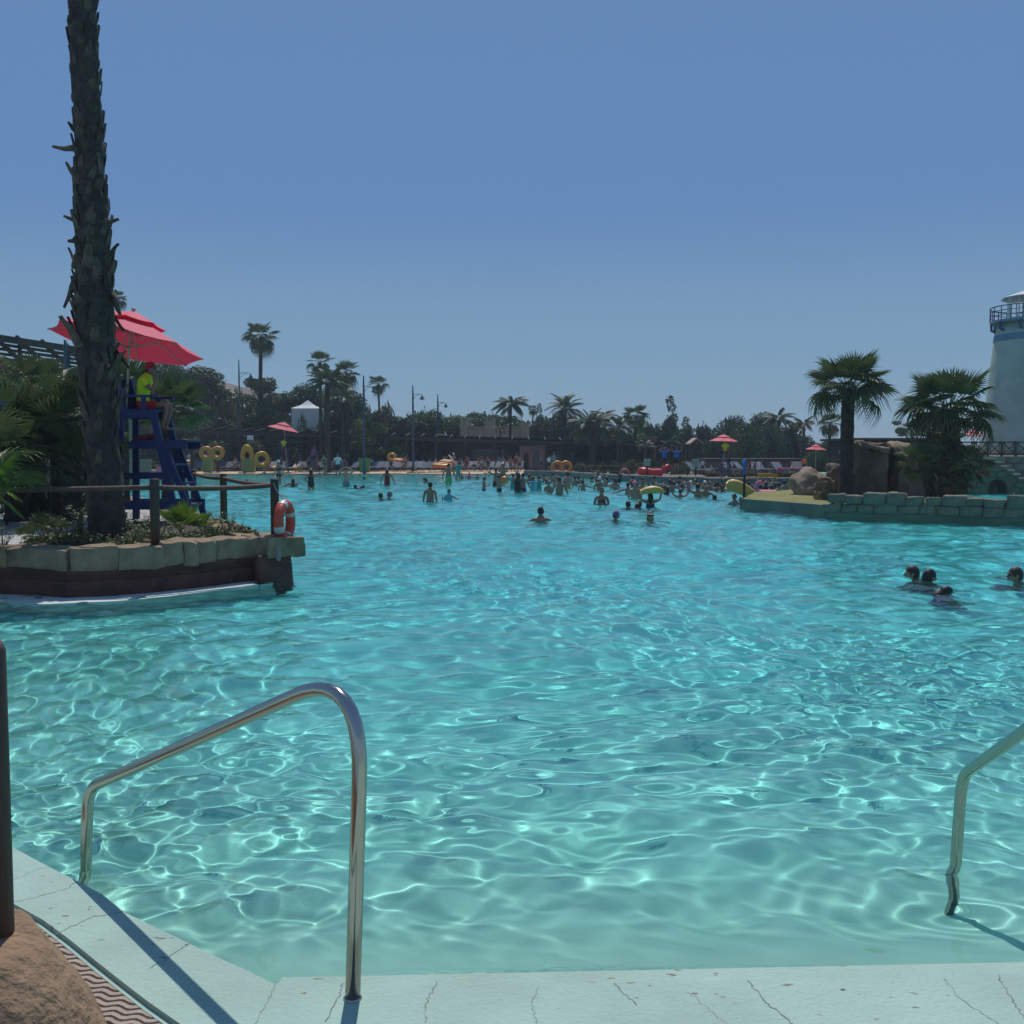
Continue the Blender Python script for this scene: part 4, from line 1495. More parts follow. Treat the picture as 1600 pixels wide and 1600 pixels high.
def body(pose, wide=1.0):
    key = (pose, wide)
    if key in BODY:
        return BODY[key]
    J = {k: V(v) for k, v in {**BASEJ, **POSES[pose]}.items()}
    names = list(J)
    bm = bmesh.new()
    sk = bm.verts.layers.skin.verify()
    vv = {}
    for k in names:
        v = bm.verts.new(J[k])
        rk = k[:2] if k[-1] in 'LR' and k not in SKINR else k
        r0 = SKINR[rk]
        wq = wide if k in ('pel', 'wai', 'che') else 1 + (wide - 1) * .5
        v[sk].radius = (r0[0] * wq, r0[1] * wq)
        v[sk].use_root = (k == 'pel')
        vv[k] = v
    for a, b_ in BONES:
        bm.edges.new((vv[a], vv[b_]))
    me_ = bpy.data.meshes.new('tmp')
    bm.to_mesh(me_)
    bm.free()
    ob = bpy.data.objects.new('tmp', me_)
    COL.objects.link(ob)
    ob.modifiers.new('s', 'SKIN').use_smooth_shade = True
    sb = ob.modifiers.new('d', 'SUBSURF')
    sb.levels = 2
    dg = bpy.context.evaluated_depsgraph_get()
    ev = ob.evaluated_get(dg)
    em = ev.to_mesh()
    vs_ = [v.co.copy() for v in em.vertices]
    fs = [tuple(p.vertices) for p in em.polygons]
    ns = [v.normal.copy() for v in em.vertices]
    ev.to_mesh_clear()
    bpy.data.objects.remove(ob)
    mbx = MB()
    mbx.add(vs_, fs, True)
    hc = J['hd'] + V((0, .012, .055))
    head_geo(mbx, hc)
    for s_ in 'LR':
        w_, h_ = J['wr' + s_], J['ha' + s_]
        d = (h_ - w_).normalized()
        side = d.cross(V((0, 1, 0)))
        if side.length < .3:
            side = d.cross(V((0, 0, 1)))
        side.normalize()
        nrm = d.cross(side).normalized()
        for q, L in ((-1.5, .062), (-.5, .078), (.5, .082), (1.5, .072)):
            b0 = h_ + side * q * .015 - d * .01
            mbx.tube([b0, b0 + d * L * .5 + nrm * .006, b0 + d * L * .95 + nrm * .024], [.0085, .008, .006], 5)
        b0 = w_.lerp(h_, .45) + side * .024
        mbx.tube([b0, b0 + side * .028 + d * .03, b0 + side * .03 + d * .058 + nrm * .012], [.011, .010, .007], 5)
    res = {'body': mbx.mesh('body'), 'hc': hc, 'J': J}
    # garments: faces of the body nearest to given bones, lifted off the skin
    segs = [(a, b_, J[a], J[b_]) for a, b_ in BONES]
    cls = []
    for f in fs:
        c = sum((vs_[i] for i in f), V((0, 0, 0))) / len(f)
        best, bd, bt = None, 9, 0
        for a, b_, pa, pb in segs:
            ab = pb - pa
            t_ = max(0, min(1, (c - pa).dot(ab) / ab.length_squared))
            rr = .11 if a in ('pel', 'wai', 'che') and b_ in ('wai', 'che', 'nb') else .05
            d = (c - (pa + ab * t_)).length - rr
            if d < bd:
                best, bd, bt = (a, b_), d, t_
        cls.append((best[0], best[1], bt, c))

    def cloth(name, test, lift):
        used, nf = {}, []
        for f, (a, b_, t_, c) in zip(fs, cls):
            if test(a, b_, t_):
                g_ = []
                for i in f:
                    if i not in used:
                        used[i] = len(used)
                    g_.append(used[i])
                nf.append(tuple(g_))
        vv_ = [None] * len(used)
        for i, j in used.items():
            vv_[j] = vs_[i] + ns[i] * lift
        mc = MB()
        mc.add(vv_, nf, True)
        return mc.mesh(name)
    res['shorts'] = cloth('shorts', lambda a, b_, t_: (a == 'pel' and (b_ != 'wai' or t_ < .6)) or (a in ('hiL', 'hiR') and t_ < .62), .016)
    res['swimsuit'] = cloth('swimsuit', lambda a, b_, t_: (a in ('pel', 'wai') or (a == 'che' and t_ < .5)), .006)
    res['bikini'] = cloth('bikini', lambda a, b_, t_: (a == 'pel' and (b_ != 'wai' or t_ < .35)) or (a == 'wai' and t_ > .6) or (a == 'che' and t_ < .25), .006)
    res['shirt'] = cloth('shirt', lambda a, b_, t_: (a in ('wai', 'che') or (a == 'pel' and b_ == 'wai') or (a == 'nb' and b_ != 'nk') or (a in ('shL', 'shR') and t_ < .55)), .014)
    res['short_hair'] = scaled_cap(hc, 1.09).mesh('hair')
    mh = scaled_cap(hc, 1.10, .12)
    mh.tube([hc + V((0, -.06, .05)), hc + V((0, -.115, -.04)), hc + V((0, -.12, -.16)), hc + V((0, -.105, -.27))], [.06, .085, .085, .03], 10)
    res['long_hair'] = mh.mesh('long_hair')
    mc = scaled_cap(hc + V((0, 0, .006)), 1.16, -.35)
    a_ = hc + V((0, .095, .055))
    mc.add([a_ + V((-.07, -.03, 0)), a_ + V((-.05, .075, -.02)), a_ + V((.05, .075, -.02)), a_ + V((.07, -.03, 0)), a_ + V((-.07, -.03, .012)), a_ + V((-.05, .075, -.008)), a_ + V((.05, .075, -.008)), a_ + V((.07, -.03, .012))],
           [(0, 1, 2, 3), (7, 6, 5, 4), (0, 4, 5, 1), (1, 5, 6, 2), (2, 6, 7, 3)])
    res['cap'] = mc.mesh('cap')
    mg = MB()
    for s_ in (-1, 1):
        mg.sphere(hc + V((s_ * .032, .088, .012)), (.027, .012, .018), 8, 6)
        mg.beam(hc + V((s_ * .058, .08, .014)), hc + V((s_ * .078, -.01, .01)), .004, .008)
    mg.beam(hc + V((-.02, .098, .018)), hc + V((.02, .098, .018)), .004, .006)
    res['glasses'] = mg.mesh('sunglasses')
    BODY[key] = res
    return res


def person(label, loc, rz, pose, parts, skin=1, sc=1.0, wide=1.0, group=None, tilt=0, name='person'):
    """parts: dict kind -> material, kinds as built by body()"""
    b_ = body(pose, wide)
    t = thing(name, label, 'person', loc, rz, group, sc)
    t.rotation_euler = (tilt, 0, rz)
    obj('body', b_['body'], M_skin[skin], t, own=True)
    for k, m_ in parts.items():
        nm = {'short_hair': 'hair', 'long_hair': 'hair', 'glasses': 'sunglasses'}.get(k, k)
        obj(nm, b_[k], m_, t, own=True)
    return t


BLK, BRN, FAIR = M_hair
# seated lifeguard, facing right (+x)
person('lifeguard in red cap and yellow green shirt sitting on the near blue chair', ch0 + V((.34, -.02, 2.045)), R(-90), 'guard',
       {'shirt': CL['hivis'], 'shorts': CL['red'], 'cap': M_red_cap, 'glasses': M_lens, 'short_hair': BLK}, 2, 1.0, 1.12)

# ---- bathers: (px, top, waterline, pose, facing deg, parts, skin, H, label)
SH = lambda c, h=BLK: {'short_hair': h, 'shorts': CL[c]}
SW = lambda c, h=BRN: {'long_hair': h, 'swimsuit': CL[c]}
BK = lambda c, h=BRN: {'long_hair': h, 'bikini': CL[c]}
TS = lambda c, h=BLK: {'short_hair': h, 'shirt': CL[c], 'shorts': CL['black']}
CP = lambda c, c2: {'cap': CL[c], 'shorts': CL[c2], 'short_hair': BLK}
BATH = [
    (385, 749, 759, 'crouch', 0, SH('black'), 2, 1, 'dark head of a bather seen just above the brown rail right of the chair'),
    (414, 733, 742, 'crouch', 150, {'cap': CL['grey'], 'shorts': CL['navy']}, 1, .8, 'bather in a pale cap sitting at the sand edge above the lifebuoy post'),
    (436, 719, 757, 'relaxed', 60, {'cap': CL['white'], 'bikini': CL['black']}, 1, 1, 'woman in white cap and black bikini wading behind the lifebuoy post'),
    (458, 746, 760, 'reach_left', 10, SW('black', BLK), 2, 1, 'long haired girl low in the water right of the lifebuoy post, arm raised'),
    (486, 731, 765, 'reach_right', 20, SW('black', BRN), 1, 1, 'woman in black swimsuit stretching one arm out, left group in the shallows'),
    (500, 735, 746, 'crouch', 160, {'cap': CL['black'], 'shirt': CL['grey']}, 1, .7, 'child in black cap crouching at the sand edge'),
    (508, 712, 744, 'bend', 180, BK('black', FAIR), 1, 1, 'woman in black bikini bending over at the sand edge'),
    (528, 709, 747, 'relaxed', 200, {'short_hair': BLK, 'shirt': CL['white'], 'shorts': CL['black']}, 1, 1, 'person in white shirt and black shorts at the water edge'),
    (541, 730, 761, 'hands_head', 0, {'short_hair': FAIR, 'shorts': CL['grey']}, 0, 1, 'bather from behind with hands on head, below the person in white shirt'),
    (556, 757, 763, 'crouch', 30, SH('navy'), 1, 1, 'left one of two heads side by side in the left shallows'),
    (566, 757, 763, 'crouch', -30, SW('navy', BLK), 1, 1, 'right one of two heads side by side in the left shallows'),
    (571, 745, 749, 'crouch', 90, SH('red'), 1, 1, 'swimmer with only the head out near the sand, left of the woman with hanging arms'),
    (605, 731, 759, 'relaxed', 0, SW('maroon', BLK), 1, 1, 'woman in dark swimsuit from behind, arms hanging away from her hips'),
    (597, 770, 780, 'crouch', 60, SH('black'), 2, 1, 'dark haired left head of the close pair in the middle left water'),
    (606, 768, 779, 'crouch', -90, {'short_hair': BRN, 'cap': CL['grey']}, 1, 1, 'right head of the close pair, facing right'),
    (665, 746, 754, 'crouch', 120, SW('navy', BLK), 1, 1, 'lone dark head left of the broad shouldered man in green shorts'),
    (701, 724, 757, 'relaxed', 0, SH('green'), 2, 1, 'broad shouldered man from behind in bright green shorts'),
    (716, 722, 750, 'stand', 170, {'short_hair': BLK, 'shirt': CL['teal'], 'shorts': CL['teal']}, 1, .8, 'child in teal rash suit beside the man in green shorts'),
    (722, 739, 749, 'crouch', 160, SH('navy'), 2, .7, 'first of three low heads right of the teal child'),
    (733, 738, 749, 'crouch', 190, {'cap': CL['red'], 'shirt': CL['pink']}, 1, .7, 'bather in a red hat low in the water'),
    (746, 740, 749, 'crouch', 180, SH('black'), 1, .7, 'small bather right of the red hatted one'),
    (672, 753, 784, 'stand', -12, {'short_hair': BLK, 'shorts': CL['navy']}, 2, 1, 'dark haired man standing waist deep with bare back, alone in the middle left'),
    (702, 764, 781, 'reach_left', 150, {'short_hair': BLK, 'shirt': CL['cyan']}, 2, .8, 'child in cyan top with arm stretched left, right of the bare backed man'),
    (756, 745, 766, 'carry', -75, SH('navy', BRN), 1, .8, 'boy waist deep facing right, alone left of the orange ball group'),
    (775, 731, 759, 'hands_head', 10, SH('black'), 2, 1, 'dark bather with raised arms left of the orange ball'),
    (786, 722, 753, 'carry', 170, {'cap': CL['white'], 'shorts': CL['black']}, 2, 1.05, 'big man in white cap standing behind the orange ball'),
    (780, 742, 768, 'carry', -60, SH('black', BRN), 1, .85, 'sun reddened boy in front of the orange ball'),
    (802, 740, 764, 'hands_head', 0, {'short_hair': BLK, 'shirt': CL['teal']}, 1, .85, 'child in teal top with elbows up, right of the orange ball'),
    (809, 736, 770, 'carry', 20, {'long_hair': BLK, 'swimsuit': CL['black']}, 2, 1, 'woman with long black hair down her back, centre of the left crowd'),
    (817, 739, 767, 'relaxed', -20, SH('navy'), 2, .95, 'dark bather just right of the woman with long black hair'),
    (833, 745, 766, 'hands_head', 0, {'short_hair': BRN, 'shirt': CL['cyan']}, 1, .85, 'child in pale blue top holding both hands to the head'),
    (842, 744, 765, 'hands_head', 20, {'short_hair': BLK, 'shirt': CL['teal']}, 2, .85, 'child in dark teal top with raised elbows beside the pale blue one'),
    (857, 751, 769, 'carry', -30, {'cap': CL['grey'], 'shorts': CL['black']}, 2, .9, 'bather in grey cap left of the broad dark back'),
    (874, 745, 772, 'relaxed', 0, SH('black'), 2, 1.05, 'broad dark backed man with arms spread in the water, crowd centre'),
    (868, 737, 757, 'stand', 160, SH('grey'), 1, .9, 'bather behind the broad dark backed man'),
    (887, 737, 763, 'stand', 5, SH('orange'), 1, 1, 'bare backed man taller than his neighbours, centre of the crowd'),
    (899, 744, 758, 'reach_right', 0, SH('navy'), 2, .8, 'small bather reaching right beside the tall bare back'),
    (911, 750, 766, 'reach_right', 0, SH('black'), 2, .8, 'child from behind with one arm out, alone right of the crowd centre'),
    (934, 736, 758, 'hands_head', 180, SH('grey'), 2, .95, 'bather with raised elbows below the pink lifebuoy, left one'),
    (937, 745, 765, 'reach_right', 0, {'cap': CL['white'], 'shorts': CL['navy']}, 2, 1, 'white capped bather with a long arm reaching down right'),
    (961, 747, 764, 'stand', 0, SH('black'), 2, .95, 'dark round shouldered bather below the rail end'),
    (940, 762, 789, 'crossed', 170, {'cap': CL['black'], 'swimsuit': CL['maroon']}, 2, 1, 'woman in dark cap with folded arms facing the camera, front of the crowd'),
    (981, 754, 772, 'reach_left', 0, SH('navy'), 2, .9, 'dark bather raising the left arm beside the grey backed man'),
    (992, 752, 779, 'stand', 5, {'cap': CL['pink'], 'shorts': CL['grey']}, 1, 1.05, 'broad pale back with a pinkish cap left of the yellow float'),
    (1004, 751, 766, 'stand', 170, SH('navy'), 2, .9, 'dark bather behind the left end of the held yellow float'),
    (1013, 754, 766, 'stand', 200, SH('black'), 2, .9, 'bather just behind the middle of the held yellow float'),
    (1025, 754, 768, 'carry', 180, {'cap': CL['grey'], 'shorts': CL['navy']}, 1, .9, 'bather in grey cap behind the right part of the held yellow float'),
    (1031, 756, 768, 'stand', 150, {'long_hair': FAIR, 'swimsuit': CL['black']}, 1, .9, 'fair haired bather at the right end of the held yellow float'),
    (1016, 768, 793, 'arms_up', 0, SW('navy', BLK), 1, 1, 'woman with long dark hair holding the yellow float over her head'),
    (983, 783, 794, 'crouch', 20, SH('black'), 2, 1, 'left one of two dark heads below the grey backed man'),
    (997, 783, 794, 'crouch', -40, SW('black', BLK), 2, 1, 'right one of two dark heads below the grey backed man'),
    (959, 799, 813, 'crouch', -70, {'cap': CL['purple'], 'short_hair': BRN}, 1, .95, 'swimmer in a purplish cap turned right, nearest on the right of centre'),
    (1016, 799, 815, 'crouch', 175, {'cap': CL['grey'], 'glasses': M_lens, 'long_hair': BLK}, 1, 1, 'swimmer in cap and dark glasses facing the camera below the float holder'),
    (845, 792, 814, 'crouch', 0, SH('black'), 2, 1.05, 'bare shouldered man from behind, nearest bather in the centre'),
    (1041, 758, 772, 'carry', 40, SW('black', BLK), 2, .9, 'dark bather right of the held yellow float end'),
    (1050, 751, 767, 'reach_right', 0, SH('black'), 2, .9, 'dark bather behind the one at the right end of the float'),
    (1063, 764, 776, 'arms_up', 0, SH('navy'), 2, .9, 'bather chest deep holding both forearms straight up'),
    (1069, 752, 762, 'carry', 180, {'cap': CL['grey'], 'shirt': CL['grey']}, 1, .9, 'pale capped bather by the kerb left of the green box pole'),
    (1079, 751, 763, 'hands_head', 170, {'cap': CL['white'], 'shirt': CL['white']}, 1, .9, 'white capped bather by the kerb right below the green box pole'),
    (1090, 756, 776, 'hands_head', 0, SH('black'), 2, 1.05, 'wide dark back with hands on head right of the raised forearms'),
    (1101, 751, 764, 'stand', 180, {'cap': CL['white'], 'shorts': CL['navy']}, 1, .9, 'bather in a bright white hat in the right crowd'),
    (1104, 759, 775, 'reach_right', 20, SH('navy'), 2, .95, 'dark bather with bent arm right of the wide dark back'),
    (1120, 753, 767, 'hands_head', 0, SH('black'), 2, 1, 'bather with lifted elbows below the blue guard chair'),
    (1117, 773, 781, 'crouch', 0, SH('black'), 2, 1, 'lone dark head left of the big yellow mat'),
    (1148, 772, 789, 'carry', 140, {'cap': CL['black'], 'shirt': CL['grey']}, 1, .95, 'bather in a wide dark hat by the lawn tip'),
    (1161, 777, 786, 'crouch', 60, SH('black'), 2, .9, 'low dark head behind the lawn tip, left of two'),
    (1175, 773, 785, 'crouch', 100, SW('black', BLK), 2, .9, 'low dark head behind the lawn tip, right of two'),
    (1184, 750, 767, 'carry', 30, {'short_hair': BLK, 'shirt': CL['grey']}, 1, .95, 'bather in grey top left of the yellow arch toy'),
    (1188, 757, 772, 'carry', -10, SH('black'), 2, .9, 'dark bather above the pink ring'),
    (1197, 746, 760, 'stand', 160, SH('navy'), 1, .9, 'small bather seen inside the yellow arch toy'),
    (1210, 745, 762, 'carry', 170, {'long_hair': FAIR, 'swimsuit': CL['grey']}, 1, .95, 'fair haired bather in front of the right end of the yellow arch'),
    (1206, 758, 773, 'carry', 20, SH('black'), 2, .9, 'dark bather right of the pink ring'),
    (1218, 754, 771, 'crouch', 10, SH('black'), 2, 1, 'dark bather with wet shoulders left of the boulder, left of two'),
    (1226, 750, 768, 'stand', 10, SH('navy'), 2, .95, 'dark bather next to the boulder, right of two'),
    (1586, 771, 777, 'crouch', 0, SH('grey'), 1, 1, 'lone head in the channel beyond the block wall at the right'),
]
rc = random.Random(5)
_o = ['first', 'second', 'third', 'fourth', 'fifth', 'sixth', 'seventh', 'eighth', 'ninth', 'tenth', 'eleventh', 'twelfth', 'thirteenth', 'fourteenth', 'fifteenth', 'sixteenth', 'seventeenth', 'eighteenth', 'nineteenth', 'twentieth']
for k in range(20):
    px_ = 826 + k * 20 + rc.uniform(-5, 5)
    far_ = 752 + (k / 20) * 8 + rc.uniform(-1, 2)
    BATH.append((px_, far_ - rc.uniform(8, 15), far_, rc.choice(['carry', 'hands_head', 'stand', 'relaxed', 'crouch']), rc.uniform(-60, 60), rc.choice([SH('black'), SH('navy'), SW('black', BLK), SW('navy', BRN), SH('grey')]), rc.choice([1, 2, 2, 3]), rc.uniform(.8, 1), 'dark bather in the rearmost row of the crowd, %s from the left' % _o[k]))
for k in range(14):
    px_ = 1040 + k * 13 + rc.uniform(-4, 4)
    far_ = 764 + rc.uniform(-2, 4)
    BATH.append((px_, far_ - rc.uniform(8, 14), far_, rc.choice(['carry', 'hands_head', 'reach_right', 'reach_left', 'crouch']), rc.uniform(-90, 90), rc.choice([SH('black'), SH('navy'), SW('black', BLK), SH('maroon')]), rc.choice([1, 2, 2, 3]), rc.uniform(.8, 1), 'dark bather filling the right crowd before the kerb, %s from the left' % _o[k]))
for k in range(20):
    px_ = 850 + k * 19 + rc.uniform(-6, 6)
    far_ = 757 + (k / 20) * 9 + rc.uniform(-2, 3)
    BATH.append((px_, far_ - rc.uniform(5, 11), far_, rc.choice(['crouch', 'crouch', 'hands_head', 'carry']), rc.uniform(-90, 90), rc.choice([SH('black'), SH('red'), SW('blue', BLK), SW('navy', BRN), SH('white'), SW('pink')]), rc.choice([1, 2, 2, 3]), rc.uniform(.75, 1), 'low bather in the middle row of the crowd, %s from the left' % _o[k]))
HH = 1.73
for i, (px, tp, wl, pose, rz, parts, sk_, sc_, lb_) in enumerate(BATH):
    Y = gp(px, wl, 0).y
    top = dp(px, tp, Y).z
    H_ = (POSES[pose]['hd'][2] if 'hd' in POSES[pose] else 1.56) + .168
    if pose == 'arms_up':
        H_ = 1.73
    person(lb_, (gp(px, wl, 0).x, Y, top - H_ * sc_), R(rz), pose, parts, sk_, sc_, 1.12 if sc_ > 1 else 1.0, group='bathers in the pool')
# swimmers close on the right
for (px, py, top, rz, parts, sk_, sc_, lb_) in [
        (1445, 909, 880, -70, SH('navy'), 2, 1.06, 'dark haired man in front of the close swimming pair at the right, facing right'),
        (1434, 905, 875, 70, {'short_hair': BRN, 'swimsuit': CL['red']}, 1, 1.0, 'bather with brown hair facing left behind the man of the close swimming pair'),
        (1470, 929, 916, -100, {'long_hair': BLK, 'swimsuit': CL['purple']}, 1, .9, 'nearest swimmer with only wet dark hair out of the water'),
        (1596, 907, 877, 75, {'short_hair': BRN, 'glasses': M_lens, 'shorts': CL['navy']}, 1, 1.04, 'man in dark glasses swimming at the right picture edge')]:
    g0 = gp(px, py, 0)
    tz = dp(px, top, g0.y).z - (.085 if top < 900 else 0)
    person(lb_, (g0.x, g0.y, tz - (1.25 + .168) * sc_), R(rz), 'crouch', parts, sk_, sc_, 1.0, group='bathers in the pool')
# ------------------------------------------------------------------ far shore land
shore = [(-300, 60), (-62, 76)] + [tuple(gp(px, py, .0).xy) for px, py in [(120, 740), (200, 741), (400, 741.5), (600, 741), (780, 741.5), (822, 743)]]
curbl = [tuple(gp(px, py, 0).xy) for px, py in [(822, 743), (900, 746), (960, 751), (1040, 755), (1130, 758), (1240, 758), (1300, 757), (1400, 755)]]
land = shore + [(c[0], c[1] + .3) for c in curbl[1:]] + [(30, 56), (120, 50), (900, 60), (900, 1500), (-900, 1500), (-900, 60)]
mb = MB()
mb.prism(ccw(land), -1.5, .02)
struct(mb.build('ground', M_ground))
# sand coloured beach paving, gently rising
sx = [p for p in shore[1:]]
mb = MB()
vs_ = [(p[0], p[1] - .2, -.03) for p in sx] + [(p[0] * 1.0, p[1] + 5.5, .10) for p in sx] + [(p[0] * 1.15, p[1] + 22, .14) for p in sx]
k = len(sx)
mb.add(vs_, [(i, i + 1, k + i + 1, k + i) for i in range(k - 1)] + [(k + i, k + i + 1, 2 * k + i + 1, 2 * k + i) for i in range(k - 1)])
struct(mb.build('beach_paving', M_sand))
# kerb wall of the right shore, built of long stones
cw = thing('pool_kerb_wall', 'low grey stone kerb wall edging the far right shore behind the crowd', 'wall', (curbl[0][0], curbl[0][1], 0))
for i in range(len(curbl) - 1):
    a, b_ = V((*curbl[i], 0)), V((*curbl[i + 1], 0))
    nseg = 4
    for j in range(nseg):
        p, q = a.lerp(b_, j / nseg), a.lerp(b_, (j + 1) / nseg)
        me_ = rough_block('kerb_stone', ((q - p).length - .03, .5, 1.0), i * 5 + j, 1, .02, .06)
        o = obj('kerb_stone', me_, M_curb, cw)
        o.location = (p + q) / 2 - cw.location + V((0, .15, -.12 + .01 * (j % 3)))
        o.rotation_euler.z = math.atan2((q - p).y, (q - p).x)


def at(px, py, Y):
    return dp(px, py, Y)


def base_at(px, Y, z=.12):
    p = dp(px, 720, Y)
    return V((p.x, Y, z))


# ------------------------------------------------------------------ long pergola
per = thing('long_pergola', 'long dark timber pergola running behind the loungers across the far shore', 'pergola', base_at(205, 88))
PO = per.location
line = [(150, 672, 84), (300, 675, 88), (455, 679, 90), (600, 684, 92), (760, 689, 94), (840, 691, 95), (960, 694, 96), (1075, 698, 97)]
pts = [at(*q) for q in line]
for i in range(len(pts) - 1):
    for dy_, dz_, h_ in ((0, 0, .30), (3.2, .35, .16), (0, -.62, .10)):
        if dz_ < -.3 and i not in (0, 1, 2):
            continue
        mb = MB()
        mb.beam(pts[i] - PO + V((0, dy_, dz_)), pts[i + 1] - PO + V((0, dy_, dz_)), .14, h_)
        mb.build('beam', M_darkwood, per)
M_shade_sheet = mat('dark_shade_sheet', (.05, .04, .03), .95, .3, 1.5)  # hidden roof sheet added to shade the building fronts behind
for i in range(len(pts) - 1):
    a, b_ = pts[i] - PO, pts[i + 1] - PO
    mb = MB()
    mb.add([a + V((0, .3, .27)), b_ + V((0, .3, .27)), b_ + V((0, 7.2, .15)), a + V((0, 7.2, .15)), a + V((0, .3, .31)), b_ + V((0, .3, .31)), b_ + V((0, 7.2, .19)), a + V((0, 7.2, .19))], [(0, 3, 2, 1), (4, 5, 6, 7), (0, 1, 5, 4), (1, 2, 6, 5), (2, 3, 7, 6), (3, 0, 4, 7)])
    mb.build('shade_sheet', M_shade_sheet, per)
tot = 0
for i in range(len(pts) - 1):
    nn = int((line[i + 1][0] - line[i][0]) / 21)
    for j in range(nn):
        p = pts[i].lerp(pts[i + 1], (j + .5) / nn)
        mb = MB()
        mb.beam(p - PO + V((0, -.3, .18)), p - PO + V((0, 3.6, .52)), .08, .14)
        mb.build('rafter', M_darkwood, per)
        tot += 1
        if tot % 2 == 0:
            mb = MB()
            mb.beam((p.x - PO.x, p.y - PO.y, 0), (p.x - PO.x, p.y - PO.y, p.z - PO.z - .1), .16, .16)
            mb.build('post', M_darkwood, per)


# ------------------------------------------------------------------ buildings
def block(name, label, x0, x1, ytop, Y, depth, m_, cat='building', zb=0, openings=(), towers=(), roofm=None, ovh=.3):
    a, b_ = at(x0, ytop, Y), at(x1, ytop, Y)
    t = thing(name, label, cat, ((a.x + b_.x) / 2, Y, zb))
    W, H = b_.x - a.x, a.z - zb
    # front wall pieced round its openings
    cuts = sorted(openings)
    x = -W / 2
    mb = MB()
    for (ox0, ox1, oz0, oz1) in cuts:
        u0, u1 = (ox0 - x0) / (x1 - x0) * W - W / 2, (ox1 - x0) / (x1 - x0) * W - W / 2
        if u0 > x:
            mb.box(((x + u0) / 2, .15, H / 2), (u0 - x, .3, H))
        if oz1 * H < H:
            mb.box(((u0 + u1) / 2, .15, (H + oz1 * H) / 2), (u1 - u0, .3, H - oz1 * H))
        if oz0 > 0:
            mb.box(((u0 + u1) / 2, .15, oz0 * H / 2), (u1 - u0, .3, oz0 * H))
        x = u1
    mb.box(((x + W / 2) / 2, .15, H / 2), (W / 2 - x, .3, H))
    mb.box((0, depth, H / 2), (W, .3, H))
    mb.box((-W / 2 + .15, depth / 2 + .15, H / 2), (.3, depth - .31, H))
    mb.box((W / 2 - .15, depth / 2 + .15, H / 2), (.3, depth - .31, H))
    mb.build('wall', m_, t)
    for (ox0, ox1, oz0, oz1) in cuts:
        u0, u1 = (ox0 - x0) / (x1 - x0) * W - W / 2, (ox1 - x0) / (x1 - x0) * W - W / 2
        f = MB()
        for (c, d) in (((u0 + .04, .12, (oz0 + oz1) / 2 * H), (.08, .1, (oz1 - oz0) * H)), ((u1 - .04, .12, (oz0 + oz1) / 2 * H), (.08, .1, (oz1 - oz0) * H)), (((u0 + u1) / 2, .12, oz1 * H - .04), (u1 - u0 - .17, .1, .08))):
            f.box(c, d)
        nm = 'door' if oz0 == 0 else 'window'
        fo = f.build(nm, M_darkwood, t)
        g_ = MB()
        g_.box(((u0 + u1) / 2, .22, (oz0 + oz1) / 2 * H), (u1 - u0 - .1, .03, (oz1 - oz0) * H - .05))
        g_.build('pane' if nm == 'window' else 'door_leaf', M_glass if nm == 'window' else M_darkwood, fo)
    mb = MB()
    mb.box((0, depth / 2, H + .06), (W + ovh, depth + .4, .11))
    mb.build('roof', roofm or m_, t)
    for (tx0, tx1, ty) in towers:
        p, q = at(tx0, ty, Y - .3), at(tx1, ty, Y - .3)
        mb = MB()
        mb.box(((p.x + q.x) / 2 - t.location.x, .9, (p.z - zb) / 2 + .1), (q.x - p.x, 2.4, p.z - zb - .2))
        mb.build('tower', m_, t)
        for s_ in (-1, 1):
            mb = MB()
            mb.box(((p.x + q.x) / 2 - t.location.x + s_ * (q.x - p.x) * .36, .9, p.z - zb + .1), ((q.x - p.x) * .28, 2.4, .28))
            mb.build('merlon', m_, t)
    return t


block('castle_building', 'beige castle like building with square corner towers above the pergola', 720, 826, 668, 112, 8, mat('castle_render', (.42, .34, .22), .9, .12, .5), towers=((719, 730, 658), (757, 773, 656), (814, 827, 660)), openings=((742, 750, .62, .75), (790, 798, .62, .75)))
block('changing_block', 'long low grey brown building with dark doors behind the pergola', 632, 842, 691, 99, 6, M_wall_grey, openings=((652, 664, 0, .72), (690, 698, 0, .72), (700, 707, .3, .72), (735, 790, .18, .8)), roofm=M_roof)
block('pink_kiosk', 'low pink kiosk with a dark opening at the end of the pergola building', 812, 852, 697, 94, 4, M_pink, openings=((818, 826, 0, .7), (834, 842, .35, .8)), roofm=M_roof)
block('grey_kiosk', 'flat grey roofed bar behind the large feather palms', 852, 930, 695, 100, 5, M_wall_grey, openings=((862, 880, .25, .8), (890, 905, .25, .8)), roofm=M_roof)
block('fence_store', 'low brown building with dark shutters on the far right', 1105, 1258, 719, 76, 4, M_wall_grey, openings=((1144, 1158, .15, .85), (1183, 1196, .15, .85), (1222, 1250, .15, .9)), roofm=M_roof)
block('yellow_house', 'small ochre play house seen between the palms right of centre', 988, 1000, 682, 104, 4, mat('ochre_render', (.50, .33, .12), .85, .1, 1), openings=((991, 995, .5, .8),), roofm=M_roof)
block('orange_house', 'small terracotta play house right of the ochre one', 1012, 1026, 684, 106, 4, mat('terracotta_render', (.48, .19, .10), .85, .1, 1), openings=((1016, 1020, .5, .8),), roofm=M_boxgreen)
